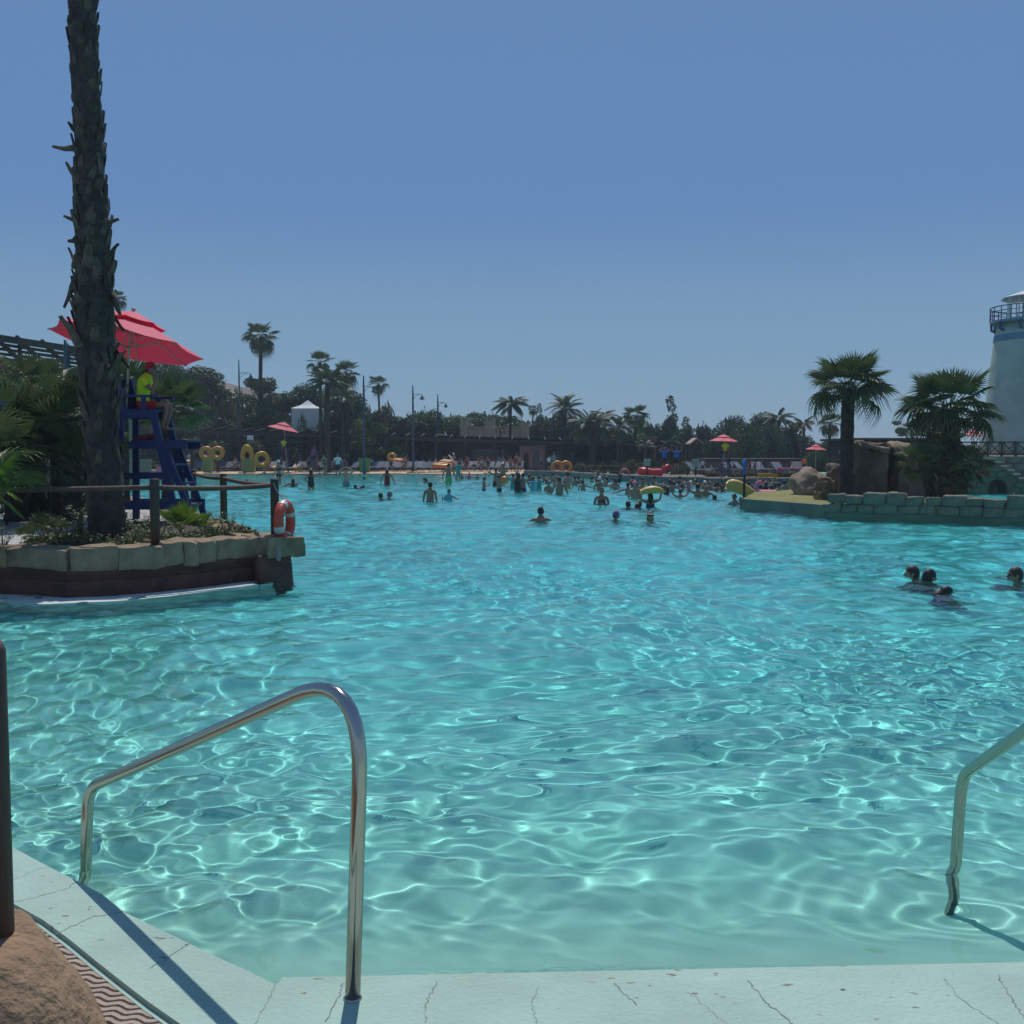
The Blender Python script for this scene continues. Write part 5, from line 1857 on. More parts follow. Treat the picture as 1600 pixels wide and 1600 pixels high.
# green turret
t = thing('green_turret', 'tall green turret of the play area behind a drooping palm', 'turret', base_at(1003, 108, .1))
h_ = at(1003, 654, 108).z
mb = MB()
mb.lathe([(.95, 0), (.9, h_ * .55), (.85, h_ * .8)], 14)
mb.build('shaft', mat('green_turret_paint', (.05, .17, .07), .7, .15, 2), t)
mb = MB()
mb.lathe([(1.15, h_ * .8), (.02, h_ * 1.02)], 14, smooth=False)
mb.build('conical_roof', MATS['green_turret_paint'], t)
# gable hut on posts
t = thing('gable_hut', 'small hut with pitched roof on posts among the trees right of centre', 'hut', base_at(1085, 92, .1))
p0 = at(1085, 684, 92).z - .1
pe = at(1085, 693, 92).z - .1
wd_ = 22 * pxm(92) / 2
mb = MB()
mb.add([(-wd_, -1.2, pe), (0, -1.2, p0), (wd_, -1.2, pe), (-wd_, 1.2, pe), (0, 1.2, p0), (wd_, 1.2, pe), (-wd_, -1.2, pe - .12), (0, -1.2, p0 - .12), (wd_, -1.2, pe - .12), (-wd_, 1.2, pe - .12), (0, 1.2, p0 - .12), (wd_, 1.2, pe - .12)],
       [(0, 1, 4, 3), (1, 2, 5, 4), (6, 9, 10, 7), (7, 10, 11, 8), (0, 6, 7, 1), (1, 7, 8, 2), (3, 4, 10, 9), (4, 5, 11, 10), (0, 3, 9, 6), (2, 8, 11, 5)])
mb.build('roof', mat('faded_hut_roof', (.38, .26, .20), .8, .15, 2), t)
for x in (-1, 1):
    for y in (-.9, .9):
        mb = MB()
        mb.beam((x * wd_ * .8, y, 0), (x * wd_ * .8, y, pe), .14, .14)
        mb.build('post', M_darkwood, t)
mb = MB()
mb.box((0, .3, pe * .55), (wd_ * 1.3, 1.2, pe * .8))
mb.build('cabin', M_darkwood, t)
# white tent
t = thing('white_tent', 'white pavilion tent with pointed roof among the palms on the left', 'tent', base_at(482, 96, .1))
zt, ze = at(482, 627, 96).z, at(482, 640.5, 96).z
hw = 22 * pxm(96)
mb = MB()
mb.add([(-hw, -hw, ze), (hw, -hw, ze), (hw, hw, ze), (-hw, hw, ze), (-hw * .45, -hw * .45, ze + (zt - ze) * .38), (hw * .45, -hw * .45, ze + (zt - ze) * .38), (hw * .45, hw * .45, ze + (zt - ze) * .38), (-hw * .45, hw * .45, ze + (zt - ze) * .38), (0, 0, zt)],
       [(0, 1, 5, 4), (1, 2, 6, 5), (2, 3, 7, 6), (3, 0, 4, 7), (4, 5, 8), (5, 6, 8), (6, 7, 8), (7, 4, 8)])
mb.build('roof', M_white, t)
M_tentwall = mat('tent_wall_cloth', (.62, .60, .56), .8, .05, 1, trans=.1)
for (c, d) in (((0, -hw + .05, ze / 2), (hw * 1.9, .04, ze - .1)), ((-hw + .05, 0, ze / 2), (.04, hw * 1.8, ze - .1)), ((hw - .05, 0, ze / 2), (.04, hw * 1.8, ze - .1))):
    mb = MB()
    mb.box(c, d)
    mb.build('side_wall', M_tentwall, t)
# left roofed terrace building
t = thing('terrace_building', 'tan building with a long slatted timber roof at the left behind the umbrella', 'building', base_at(60, 36, .1))
TO = t.location
a, b_ = at(-120, 510, 34), at(194, 558, 40)
lo = V((0, 0, -1.0))
mb = MB()
mb.beam(a - TO, b_ - TO, .2, .22)
mb.build('roof_edge_beam', M_roof, t)
for k in range(9):
    mb = MB()
    d = V((0, .35 + .5 * k, -.20 - .17 * k))
    mb.beam(a - TO + d, b_ - TO + d + V((-.05 * k, 0, .065 * k)), .16, .09)
    mb.build('roof_slat', M_roof, t)
for k in range(8):
    p = a.lerp(b_, (k + .5) / 8) - TO
    mb = MB()
    mb.beam(p + V((0, -.2, .12)), p + V((0, 5, -1.75)), .10, .14)
    mb.build('rafter', M_roof, t)
for k in (1, 3, 5, 7):
    p = a.lerp(b_, k / 8 + .05) - TO
    mb = MB()
    mb.beam((p.x, p.y + .2, 0), (p.x, p.y + .2, p.z), .10, .10)
    mb.build('post', M_darkwood, t)
w0, w1 = at(-60, 560, 40), at(128, 570, 41)
mb = MB()
mb.prism(ccw([(w0.x - TO.x, w0.y - TO.y), (w1.x - TO.x, w1.y - TO.y), (w1.x - TO.x, w1.y + 6 - TO.y), (w0.x - TO.x, w0.y + 6 - TO.y)]), 0, [w0.z, w1.z - .3, w1.z - .3, w0.z][:4])
mb.build('wall', M_wall_tan, t)
# long dark sloping roof mid left
t = thing('sloping_roof_building', 'long low building with brown sloping roof descending behind the left palms', 'building', base_at(380, 108, .1))
TO = t.location
a, b_ = at(262, 592, 104), at(478, 640, 116)
mb = MB()
mb.add([a - TO, b_ - TO, b_ - TO + V((1, 5, .25)), a - TO + V((1, 6, .9)), a - TO + V((0, 0, -.5)), b_ - TO + V((0, 0, -.35)), b_ - TO + V((1, 5, -.1)), a - TO + V((1, 6, .3))],
       [(0, 1, 2, 3), (4, 7, 6, 5), (0, 4, 5, 1), (1, 5, 6, 2), (2, 6, 7, 3), (3, 7, 4, 0)])
mb.build('roof', mat('grey_brown_roof', (.15, .12, .10), .85, .15, .5), t)
for k in range(9):
    p = a.lerp(b_, (k + .5) / 9) - TO
    mb = MB()
    mb.beam((p.x, p.y + .5, 0), (p.x, p.y + .5, p.z - .4), .16, .16)
    mb.build('post', M_darkwood, t)
p, q = a - TO, b_ - TO
mb = MB()
mb.prism(ccw([(p.x, p.y + 3), (q.x, q.y + 3), (q.x, q.y + 3.4), (p.x, p.y + 3.4)]), 0, [q.z - .6] * 4)
mb.build('wall', M_darkwood, t)


for (px, py, Y, w_, h_, m_, lb_) in [(391, 684, 89, .55, .42, M_white_paint, 'small pale sign hanging from the pergola left of the distant guard chair'), (3, 633, 18, .13, .16, M_bag_grey, 'small grey sign board on a post among the left fan palms')]:
    p = at(px, py, Y)
    t = thing('sign', lb_, 'sign', p)
    mb = MB()
    mb.box((0, 0, 0), (w_, .04, h_))
    mb.build('board', m_, t)
    mb = MB()
    mb.beam((0, .05, h_ if Y > 50 else -p.z + .5), (0, .05, 0), .04, .04)
    mb.build('post', M_darkwood, t)


bush('mid green bush hiding the foot of the white tent', 474, 740, 93, 46, 98, 'mid', .0, 4)
bush('dark bush right below the white tent', 500, 740, 93.5, 40, 96, 'dark', .0, 5)


# ------------------------------------------------------------------ street lamps
def lamp(label, px, ptop, Y, parm, side=1, zb=.1):
    p = at(px, ptop, Y)
    t = thing('street_lamp', label, 'street lamp', (p.x, Y, zb), group='tall lamp posts of the park')
    H = p.z - zb
    za = at(px, parm, Y).z - zb
    s_ = max(.75, H * .105)
    mbx = MB()
    mbx.tube([(0, 0, 0), (0, 0, .5), (0, 0, .55), (0, 0, za - .6), (0, 0, za), (0, 0, H)], [.13, .12, .085, .075, .07, .045], 8)
    mbx.build('pole', M_lamp, t)
    mbx = MB()
    mbx.tube([(side * 1.0 * s_ * k / 8, 0, za + .10 * s_ * math.sin(k / 8 * math.pi)) for k in range(9)], .025, 6)
    mbx.tube([(0, 0, za - .55 * s_), (side * .28 * s_, 0, za - .15 * s_), (side * .72 * s_, 0, za + .06 * s_)], .02, 6)
    mbx.build('arm', M_lamp, t)
    mbx = MB()
    mbx.lathe([(.03 * s_, -.0), (.06 * s_, -.10 * s_), (.13 * s_, -.22 * s_), (.20 * s_, -.34 * s_), (.32 * s_, -.46 * s_), (.33 * s_, -.48 * s_)], 14, c=(side * 1.02 * s_, 0, za))
    mbx.build('bell_shade', M_lamp, t)
    mbx = MB()
    mbx.sphere((side * 1.02 * s_, 0, za - .46 * s_), (.17 * s_, .17 * s_, .12 * s_), 10, 6)
    mbx.build('globe', M_glass, t)


lamp('lamp post with bell lantern left of the tall slender palm', 373, 562, 97, 584)
lamp('lamp post between the two right palms of the left cluster', 568, 587, 76, 605)
lamp('tall lamp post against open sky, nearest to the castle building on its left', 645, 602, 86, 617)
lamp('shorter lamp post right of the tallest free standing one', 684, 616, 98, 630)
lamp('blue green lamp post by the slatted roof left of the big trunk', 102, 531, 31, 556, 1, .3)
# little flag
t = thing('small_flag', 'small white and red flag above the pergola left of the castle building', 'flag', at(695, 686, 98))
mb = MB()
mb.tube([(0, 0, -.3), (0, 0, .75)], .02, 5)
mb.build('staff', M_pole, t)
mb = MB()
mb.add([(0, 0, .7), (.15, .02, .5), (.42, 0, .08), (.12, .03, .1), (0, 0, .2)], [(0, 1, 2, 3, 4)])
mb.build('cloth', M_white, t)

# ------------------------------------------------------------------ trees
TREES = [
    (255, 590, 30, 42, 'round', 'mid', 1.1, .9, 'mid green tree behind the fan palm right of the seated lifeguard'),
    (318, 596, 34, 58, 'round', 'dark', 1.2, .75, 'dark round tree right of the umbrella tip'),
    (290, 640, 40, 50, 'loose', 'mid', 1.3, .9, 'loose mid green tree below the dark round one'),
    (372, 618, 34, 64, 'loose', 'olive', 1.2, .9, 'olive leafy tree round the first lamp post'),
    (410, 605, 26, 66, 'loose', 'olive', 1.3, .8, 'wispy olive tree at the slender palm trunk'),
    (352, 655, 40, 62, 'loose', 'mid', 1.3, .9, 'loose tree under the sloping roof'),
    (470, 622, 28, 92, 'round', 'dark', 1.3, .75, 'dark tree behind the white tent roof'),
    (440, 630, 24, 95, 'round', 'mid', 1.3, .7, 'round tree left of the white tent'),
    (545, 640, 36, 100, 'round', 'dark', 1.1, .9, 'dark tree behind the pair of tall palms'),
    (600, 658, 34, 108, 'pine', 'dark', 1.0, 1.1, 'dark domed pine right of the small fan palm'),
    (575, 680, 30, 92, 'loose', 'light', 1.2, .9, 'yellow green shrubby tree behind the pergola, left'),
    (640, 672, 24, 100, 'loose', 'blue', 1.2, .9, 'blue green bushy tree at the foot of the tall lamp post'),
    (668, 668, 26, 102, 'round', 'mid', 1.0, 1.0, 'light edged tree between the two open sky lamp posts'),
    (700, 660, 34, 118, 'pine', 'mid', 1.1, .85, 'umbrella pine left of the castle building'),
    (742, 654, 34, 120, 'pine', 'mid', 1.1, .85, 'umbrella pine directly behind the castle building'),
    (780, 656, 30, 122, 'pine', 'dark', 1.1, .75, 'dark pine behind the drooping palm of the castle building'),
    (660, 694, 20, 96, 'loose', 'light', 1.3, .9, 'yellow green bush top above the pergola left of the flag'),
    (842, 662, 16, 118, 'cone', 'blue', 1.0, 1.1, 'bluish conifer right of the small round topped palm'),
    (866, 668, 26, 116, 'round', 'dark', 1.1, 1.0, 'dark rounded tree behind the left feather palm'),
    (900, 672, 24, 118, 'round', 'mid', 1.1, .9, 'brownish green tree between the feather palms'),
    (905, 690, 26, 108, 'loose', 'dry', 1.1, .7, 'dry brownish shrub between the feather palms'),
    (985, 690, 26, 104, 'loose', 'mid', 1.1, .9, 'bushy tree behind the ochre play house'),
    (1046, 672, 26, 112, 'cone', 'dark', 1.1, 1.15, 'tall dark conifer right of the play houses'),
    (1072, 685, 22, 112, 'cone', 'mid', 1.0, .9, 'shorter conifer right of the tall dark one'),
    (1028, 690, 18, 114, 'cone', 'blue', 1.0, .9, 'small blue green conifer left of the tall dark one'),
    (1098, 690, 20, 110, 'loose', 'mid', 1.1, .8, 'loose tree behind the gable hut'),
    (1120, 680, 16, 112, 'loose', 'blue', 1.0, .9, 'thin grey green tree left of the parasol on the right'),
    (1150, 672, 27, 108, 'round', 'blue', 1.0, .9, 'round grey green tree behind the right guard umbrella'),
    (1176, 690, 26, 106, 'round', 'dark', 1.1, 1.0, 'dark tree right of the right guard umbrella'),
    (1195, 675, 26, 112, 'round', 'mid', 1.0, 1.0, 'tree left of the drooping queen palm on the right'),
    (1232, 690, 30, 108, 'round', 'dark', 1.1, .95, 'wide dark tree left of the brownish palms'),
    (1265, 705, 24, 104, 'loose', 'dry', 1.2, .8, 'dry toned shrubby tree behind the small parasol'),
    (1130, 705, 24, 100, 'loose', 'mid', 1.3, .8, 'shrubby tree behind the right guard chair'),
    (1345, 700, 24, 110, 'round', 'mid', 1.2, .6, 'low tree between the island palm and the rock formation'),
    (1425, 672, 30, 80, 'loose', 'mid', 1.2, .7, 'feathery light tree above the dark shed'),
    (1545, 668, 22, 74, 'round', 'dark', 1.2, 1.0, 'dark tree between the palm clump and the lighthouse'),
    (42, 598, 62, 34, 'loose', 'dry', 1.0, .62, 'brownish open tree in front of the slatted roof'),
    (-40, 610, 60, 33, 'loose', 'olive', 1.0, .7, 'olive open tree at the left picture edge'),
    (225, 640, 30, 60, 'round', 'dark', 1.3, 1.0, 'dark tree behind the blue chair seat'),
]
for i, (px, py, rp, Y, kd, lf, sx_, sz_, lb_) in enumerate(TREES):
    if 200 < px < 500 and Y < 96:
        Y = 100 + (i % 4) * 3
    if Y > 90:
        rp, py, sz_ = rp * 1.5, py + rp * .30, sz_ * 1.15
    tree(lb_, px, py, rp, Y, kd, lf, .1, sx_, sz_, seed=i)
rnd = random.Random(77)
ORD = ['first', 'second', 'third', 'fourth', 'fifth', 'sixth', 'seventh', 'eighth', 'ninth', 'tenth', 'eleventh', 'twelfth', 'thirteenth', 'fourteenth', 'fifteenth', 'sixteenth', 'seventeenth', 'eighteenth', 'nineteenth']
TENS = ['twenty', 'thirty', 'forty', 'fifty', 'sixty', 'seventy', 'eighty']


def nth(i):
    if i < 19:
        return ORD[i]
    t_, u = divmod(i + 1, 10)
    return (TENS[t_ - 2][:-1] + 'ieth') if u == 0 else TENS[t_ - 2] + ' ' + ORD[u - 1]


k_ = 0
px = 172
while px < 640:
    hp = 132 if px < 430 else (108 if px < 560 else 100)
    bush('tall dark undergrowth bush behind the far pergola, %s from the left' % nth(k_), px, 740, 102 + rnd.uniform(-4, 4), rnd.uniform(60, 84), hp * rnd.uniform(.8, 1.15), rnd.choice(['dark', 'mid', 'mid', 'olive', 'dark']), .0, k_, 'tall undergrowth bushes behind the pergola')
    px += rnd.uniform(12, 19)
    k_ += 1
k_ = 0
px = 180
while px < 640:
    bush('low green bush between the pergola posts, %s from the left' % nth(k_), px, 740, 95 + rnd.uniform(-1, 1.5), rnd.uniform(26, 38), rnd.uniform(18, 34), rnd.choice(['mid', 'olive', 'dark', 'mid']), .0, k_, 'low bushes between the pergola posts')
    px += rnd.uniform(17, 27)
    k_ += 1
k_ = 0
px = 640
while px < 880:
    bush('tree like bush behind the long grey brown building, %s from the left' % nth(k_), px, 740, 124 + rnd.uniform(-4, 4), rnd.uniform(60, 84), rnd.uniform(84, 104), rnd.choice(['dark', 'mid', 'dark']), .0, k_, 'bushes behind the long building')
    px += rnd.uniform(15, 22)
    k_ += 1
k_ = 0
px = 866
while px < 1345:
    hp = 78 if px < 1110 else (84 if px < 1250 else 56)
    bush('green bush behind the far right shore, %s from the left' % nth(k_), px, 742, (104 if px < 1110 else 92) + rnd.uniform(-4, 4), rnd.uniform(50, 74), hp * rnd.uniform(.8, 1.15), rnd.choice(['dark', 'mid', 'mid', 'olive', 'dark', 'blue']), .0, k_, 'bushes behind the far right shore')
    px += rnd.uniform(12, 18)
    k_ += 1
k_ = 0
px = 885
while px < 1262:
    bush('low flowering shrub behind the kerb wall, %s from the left' % nth(k_), px, 742, 80 + rnd.uniform(-3, 3) if px < 1100 else 71 + rnd.uniform(-1, 1), rnd.uniform(24, 36), rnd.uniform(16, 30) if px < 1100 else rnd.uniform(10, 18), rnd.choice(['mid', 'olive', 'light', 'dark', 'blue']), .0, k_, 'low shrubs behind the kerb wall')
    px += rnd.uniform(14, 22)
    k_ += 1

PALMS = [
    # px, crown py, base py None, Y, R px, kind, n, trunk px, label, dry
    (408, 526, 99, 30, 'fan', 24, 5.0, 'tall slender fan palm standing free above the trees on the left', .05),
    (500, 566, 90, 24, 'fan', 20, 4.0, 'slender palm at the left of the left palm cluster', .05),
    (512, 600, 84, 40, 'feather', 34, 6.5, 'thick trunked feather palm in the left cluster', .03),
    (540, 582, 92, 25, 'fan', 24, 4.5, 'fan palm at the right of the left cluster', .05),
    (533, 622, 88, 28, 'feather', 16, 3.5, 'low feather palm inside the left cluster', .03),
    (591, 600, 92, 18, 'fan', 22, 2.6, 'small round topped fan palm right of the left cluster', .02),
    (183, 466, 100, 18, 'fan', 24, 3.0, 'palm crown showing beside the big trunk above the umbrella', .0),
    (798, 632, 104, 30, 'queen', 22, 3.6, 'drooping palm in front of the castle building', .0),
    (833, 640, 122, 10, 'fan', 20, 2.0, 'small distant round topped palm right of the castle building', .0),
    (883, 640, 104, 33, 'feather', 30, 5.0, 'feather palm with arching leaves right of the castle building', .0),
    (925, 668, 92, 40, 'feather', 38, 7.0, 'big bushy feather palm in the centre right', .0),
    (945, 650, 106, 24, 'queen', 18, 3.0, 'thin drooping palm behind the big bushy feather palm', .0),
    (966, 668, 96, 32, 'feather', 26, 5.0, 'feather palm touching the big bushy one on its right', .0),
    (994, 650, 100, 24, 'fan', 24, 3.6, 'fan palm with a few orange leaves left of the green turret', .18),
    (782, 670, 96, 13, 'queen', 14, 2.0, 'small yellow leaved palm in front of the castle building', .9),
    (1216, 655, 98, 27, 'queen', 24, 3.6, 'drooping queen palm above the right trees', .0),
    (1256, 662, 98, 20, 'queen', 18, 3.0, 'brown drooping palm left of the palm island palm', .9),
    (1297, 662, 84, 22, 'fan', 24, 4.0, 'brownish fan palm just left of the palm island trunk', .55),
]
for i, (px, py, Y, rp, kd, n_, tw, lb_, dry) in enumerate(PALMS):
    c = at(px, py, Y)
    emin = -62 if kd == 'fan' else (-35 if kd == 'feather' else -20)
    palm(lb_, 'palm tree', V((c.x, Y, .1)), c, rp * pxm(Y), kd, n_, tw * pxm(Y) / 2 * 1.2, 100 + i, dry, group='palms in the background', emin=emin, emax=80 if kd != 'queen' else 60)
# small fan palms under the pergola line
for i, (px, Y, hp, rp) in enumerate([(462, 92, 40, 18), (486, 92, 32, 16), (395, 88, 34, 18), (340, 84, 36, 18), (300, 82, 38, 20), (1008, 84, 38, 16), (428, 90, 46, 16)]):
    c = at(px, 735 - hp, Y)
    palm(['low palm left below the white tent', 'low palm right below the white tent', 'low palm behind the yellow half ring', 'low palm behind the yellow tubes', 'low palm behind the woman in black swimsuit on the sand', 'low dark palm left of the pale green box', 'low palm behind the left distant parasol'][i], 'palm tree',
         V((c.x, Y, .1)), c, rp * pxm(Y), 'feather' if i % 2 else 'stiff', 16, 2.5 * pxm(Y), 140 + i, .05, group='low palms on the far shore', emin=-20)
# ------------------------------------------------------------------ far guard posts
def far_guard(px, pbase, Y, umb_py, Rp, sc, rz, zb, lab, cx_label):
    b0 = V((at(px, 720, Y).x, Y, zb))
    guard_chair(lab[0], b0, rz, sc, 'lifeguard chairs on the far shore')
    person(lab[1], b0 + V((math.cos(rz) * .34, math.sin(rz) * .34, 2.045 * sc)), rz - R(90), 'sit', {'shirt': CL['hivis'], 'shorts': CL['red'], 'short_hair': BLK}, 2, .9, 1.0, 'lifeguards on the far shore')
    ap = at(px, umb_py, Y)
    umbrella(lab[2], ap, Rp * pxm(Y), Rp * pxm(Y) * .36, cx_label[0], cx_label[1], (ap.x + .1, ap.y + .5, zb + .4), M_red_far, group='distant red parasols', rot=R(20))


far_guard(444, 735, 84, 662, 24.5, .95, R(-80), .1, ('distant blue guard chair at the edge of the left sand', 'lifeguard in yellow green shirt on the distant left chair', 'distant pink red parasol above the left guard chair, tipped to the right'), (R(12), 0))
far_guard(1131, 748, 62, 681, 23, .66, R(-90), .3, ('blue guard chair behind the kerb wall on the right shore', 'lifeguard in yellow green shirt facing the pool on the right shore chair', 'wide pink red parasol above the right shore guard chair'), (R(2), 0))
for (px, py, Y, rp, lb_) in [(1275, 696, 70, 17, 'bright red parasol left of the palm island boulder'), (1519, 673, 52, 19, 'pink striped parasol on the terrace left of the lighthouse')]:
    ap = at(px, py, Y)
    umbrella(lb_, ap, rp * pxm(Y), rp * pxm(Y) * .38, R(2), 0, None, M_red_far if px > 1400 else M_red, group='distant red parasols', pole_len=ap.z - (.3 if px < 1400 else 1.55), rot=R(10))

# ------------------------------------------------------------------ loungers
def lounger_parts():
    f, b_, k = MB(), MB(), MB()
    for y in (-.32, .32):
        f.beam((-.95, y, .32), (.55, y, .32), .04, .045)
        k.beam((.50, y, .33), (1.02, y, .80), .04, .045)
        for x in (-.8, .45):
            f.tube([(x, y, .32), (x - .05, y, .16), (x + .05, y, .0)], .018, 5)
    b_.box((-.2, 0, .345), (1.46, .60, .02))
    k.add([(.50, -.3, .35), (.50, .3, .35), (1.0, .3, .80), (1.0, -.3, .80), (.52, -.3, .33), (.52, .3, .33), (1.02, .3, .78), (1.02, -.3, .78)], [(0, 1, 2, 3), (7, 6, 5, 4), (0, 4, 5, 1), (1, 5, 6, 2), (2, 6, 7, 3), (3, 7, 4, 0)])
    return f.mesh('frame'), b_.mesh('seat'), k.mesh('backrest')


LP = lounger_parts()
M_frame = mat('pale_lounger_frame', (.42, .42, .40), .5, .1, 3)
rnd = random.Random(21)


def lounger(p, rz, label, group, col=None):
    t = thing('sun_lounger', label, 'sun lounger', p, rz, group)
    obj('frame', LP[0], M_frame, t, own=True)
    obj('seat', LP[1], col or M_mesh, t, own=True)
    obj('backrest', LP[2], col or M_mesh, t, own=True)
    return t


# named loungers that stand out
lounger(base_at(662, 84), R(75), 'pale empty lounger with raised back, left of the orange tube', 'empty pale loungers by the long building', M_bag_grey)
lounger(base_at(673, 84.5), R(75), 'second pale empty lounger, between the pale one and the orange tube', 'empty pale loungers by the long building', M_bag_grey)
lounger(base_at(455, 84), R(60), 'pale blue lounger right of the distant left guard chair', None, M_white_paint)
px = 288
i = 0
while px < 815:
    if abs(px - 667) > 12 and abs(px - 455) > 6:
        lounger(base_at(px, 86.5 + rnd.uniform(-.5, .8)), R(rnd.uniform(60, 100)), 'dark sun lounger in the front row on the far sand, %s from the left' % nth(i), 'dark loungers in rows on the far sand')
        if rnd.random() < .55:
            sk_ = rnd.choice([1, 1, 2, 2])
            cl = rnd.choice(['black', 'navy', 'red', 'pink', 'grey', 'purple', 'white', 'maroon'])
            ps = rnd.choice(['sit', 'recline', 'sit'])
            pt = {rnd.choice(['short_hair', 'long_hair']): rnd.choice(M_hair), rnd.choice(['shorts', 'swimsuit', 'bikini']): CL[cl]}
            nm = {'black': 'black', 'navy': 'navy', 'red': 'red', 'pink': 'pink', 'grey': 'grey', 'purple': 'purple', 'white': 'white', 'maroon': 'dark red'}[cl]
            b0 = base_at(px, 86.3)
            person('%s in %s swimwear on the %s front row lounger from the left' % ('person sitting' if ps == 'sit' else 'person lying back', nm, nth(i)), b0 + V((0, 0, .36)), R(rnd.uniform(140, 220)), ps, pt, sk_, rnd.choice([1, .95, .8]), 1, 'sunbathers on the far sand loungers')
        if rnd.random() < .5:
            lounger(base_at(px + 4, 90), R(rnd.uniform(60, 100)), 'dark sun lounger in the back row under the pergola, behind the %s front one' % nth(i), 'dark loungers in rows on the far sand')
    px += rnd.uniform(9, 13)
    i += 1
for i, px in enumerate([1095, 1105, 1150, 1160, 1170, 1196, 1226, 1240, 1252, 1180]):
    lounger(base_at(px, 66 + (i % 2) * 2, .3), R(rnd.uniform(40, 140)), 'sun lounger on the right shore by the guard chair, %s of ten' % nth(i), 'loungers on the right shore')
M_towel_pink = mat('pink_towel_cloth', (.60, .06, .20), .85, .1, 5)
mb = MB()
mb.box((0, 0, 0), (1.5, .7, .05))
mb.box((-.7, 0, -.12), (.05, .7, .25))
o = mb.build('pink_towel', M_towel_pink)
o.location = base_at(1236, 65.5, .3) + V((0, 0, .42))
tag(o, 'pink towel on a lounger right of the yellow arch toy', 'towel')

# ------------------------------------------------------------------ people on the shores
def shore_person(px, foot, head, pose, rz, parts, sk_, label, Y=None, sc_=None, z=.09):
    Y = Y or gp(px, foot, z).y
    H = (at(px, head, Y).z - z)
    H_ = {'bend': 1.50, 'sit': 1.25}.get(pose, 1.728)
    person(label, (at(px, 720, Y).x, Y, z), R(rz), pose, parts, sk_, sc_ or H / H_, 1.0, 'people standing on the far shores')


SP = [
    (309, 736, 698, 'walk', 200, SW('black', BLK), 1, 'woman in black swimsuit walking on the sand right of the chair ladder'),
    (296, 736, 706, 'carry', 170, {'cap': CL['red'], 'shirt': CL['white']}, 1, 'child in red cap and pale top beside the blue chair ladder'),
    (327, 737, 695, 'walk', 90, SH('black'), 2, 'man carrying the big double tube on the sand'),
    (334, 737, 699, 'walk', 100, SH('navy'), 2, 'second person half hidden by the big double tube'),
    (413, 736, 700, 'carry', 60, SH('navy', BRN), 2, 'person carrying the yellow ring beside the distant guard chair'),
    (464, 738, 702, 'walk', 60, TS('black'), 2, 'person in black walking past the distant guard chair'),
    (478, 733, 709, 'stand', 180, {'short_hair': BRN, 'shirt': CL['grey'], 'shorts': CL['red']}, 1, 'child in grey vest in front of the loungers'),
    (491, 736, 697, 'stand', 170, {'short_hair': BLK, 'shirt': CL['purple'], 'shorts': CL['navy']}, 2, 'tall person in purple shirt left of the thick palm trunk'),
    (541, 735, 704, 'carry', 30, TS('grey'), 1, 'person holding a pink bag right of the thick palm trunk'),
    (582, 735, 712, 'stand', 190, TS('navy'), 2, 'person in navy shirt right of the green bin'),
    (609, 735, 709, 'stand', 180, SW('pink'), 1, 'woman in pink standing by the yellow tube at the loungers'),
    (627, 735, 711, 'carry', 150, SH('red'), 2, 'person in red shorts near the yellow tube'),
    (635, 735, 710, 'stand', 190, TS('black'), 2, 'person in black shirt right of the one in red shorts'),
    (709, 737, 708, 'carry', 45, {'cap': CL['white'], 'swimsuit': CL['red']}, 1, 'woman in red swimsuit holding a white pole on the sand'),
    (770, 730, 708, 'stand', 180, TS('grey'), 1, 'person in grey at the dark bar front, left one'),
    (779, 730, 708, 'stand', 160, TS('navy'), 2, 'person in navy at the dark bar front'),
    (798, 733, 710, 'stand', 180, TS('black'), 1, 'person in black shirt left of the pink kiosk'),
    (807, 737, 709, 'stand', 160, SW('maroon'), 1, 'woman in dark red swimsuit standing before the pink kiosk'),
    (812, 737, 712, 'stand', 200, SH('navy'), 1, 'man in navy shorts before the pink kiosk'),
    (858, 737, 712, 'stand', 180, TS('white'), 1, 'person in white shirt right of the pink kiosk'),
    (865, 737, 708, 'stand', 190, TS('grey'), 2, 'person in grey shirt right of the one in white'),
]
for s_ in SP:
    shore_person(*s_)
for (px, lb_) in [(871, 'bather with an orange ring on the kerb, left one'), (884, 'bather with an orange ring on the kerb, right one')]:
    shore_person(px, 744, 724, 'carry', 180, SW('navy'), 1, lb_, Y=74, z=.35)
    mb = MB()
    mb.torus((0, 0, 0), .36, .13, 24, 8, Matrix.Rotation(R(80), 4, 'X'))
    o = mb.build('swim_ring', M_orange)
    o.location = at(px, 730, 73.4)
    tag(o, 'orange swim ring held on the kerb, %s' % ('left of two' if px < 880 else 'right of two'), 'swim ring')
for (px, lb_) in [(1038, 'person in blue shirt with raised arms above the red toy'), (1057, 'person in blue shirt with bent arms left of the pale green box')]:
    shore_person(px, 739, 699, 'hands_head' if px < 1050 else 'arms_up', 180, TS('blue'), 1, lb_, Y=70, z=.35)
for i, (px, c_) in enumerate([(1083, 'grey'), (1098, 'white'), (1148, 'pink'), (1160, 'teal'), (1172, 'maroon'), (1180, 'navy')]):
    shore_person(px, 742, 716 + (i % 3) * 2, 'stand', 180 + i * 13, TS(c_), 1 + i % 2, 'person in %s shirt standing on the right shore among loungers' % {'maroon': 'dark red'}.get(c_, c_), Y=67, z=.3)
shore_person(1257, 742, 714, 'stand', 170, {'short_hair': BRN, 'shirt': CL['orange'], 'shorts': CL['navy']}, 1, 'person in orange top below the small bright red parasol', Y=66, z=.3)
mb = MB()
a, b_ = at(701, 711, 84), at(712, 724, 84)
mb.tube([a - b_, V((0, 0, 0))], .05, 6)
o = mb.build('white_foam_stick', M_white_paint)
o.location = b_
tag(o, 'white foam stick held by the woman in red', 'foam stick')
mb = MB()
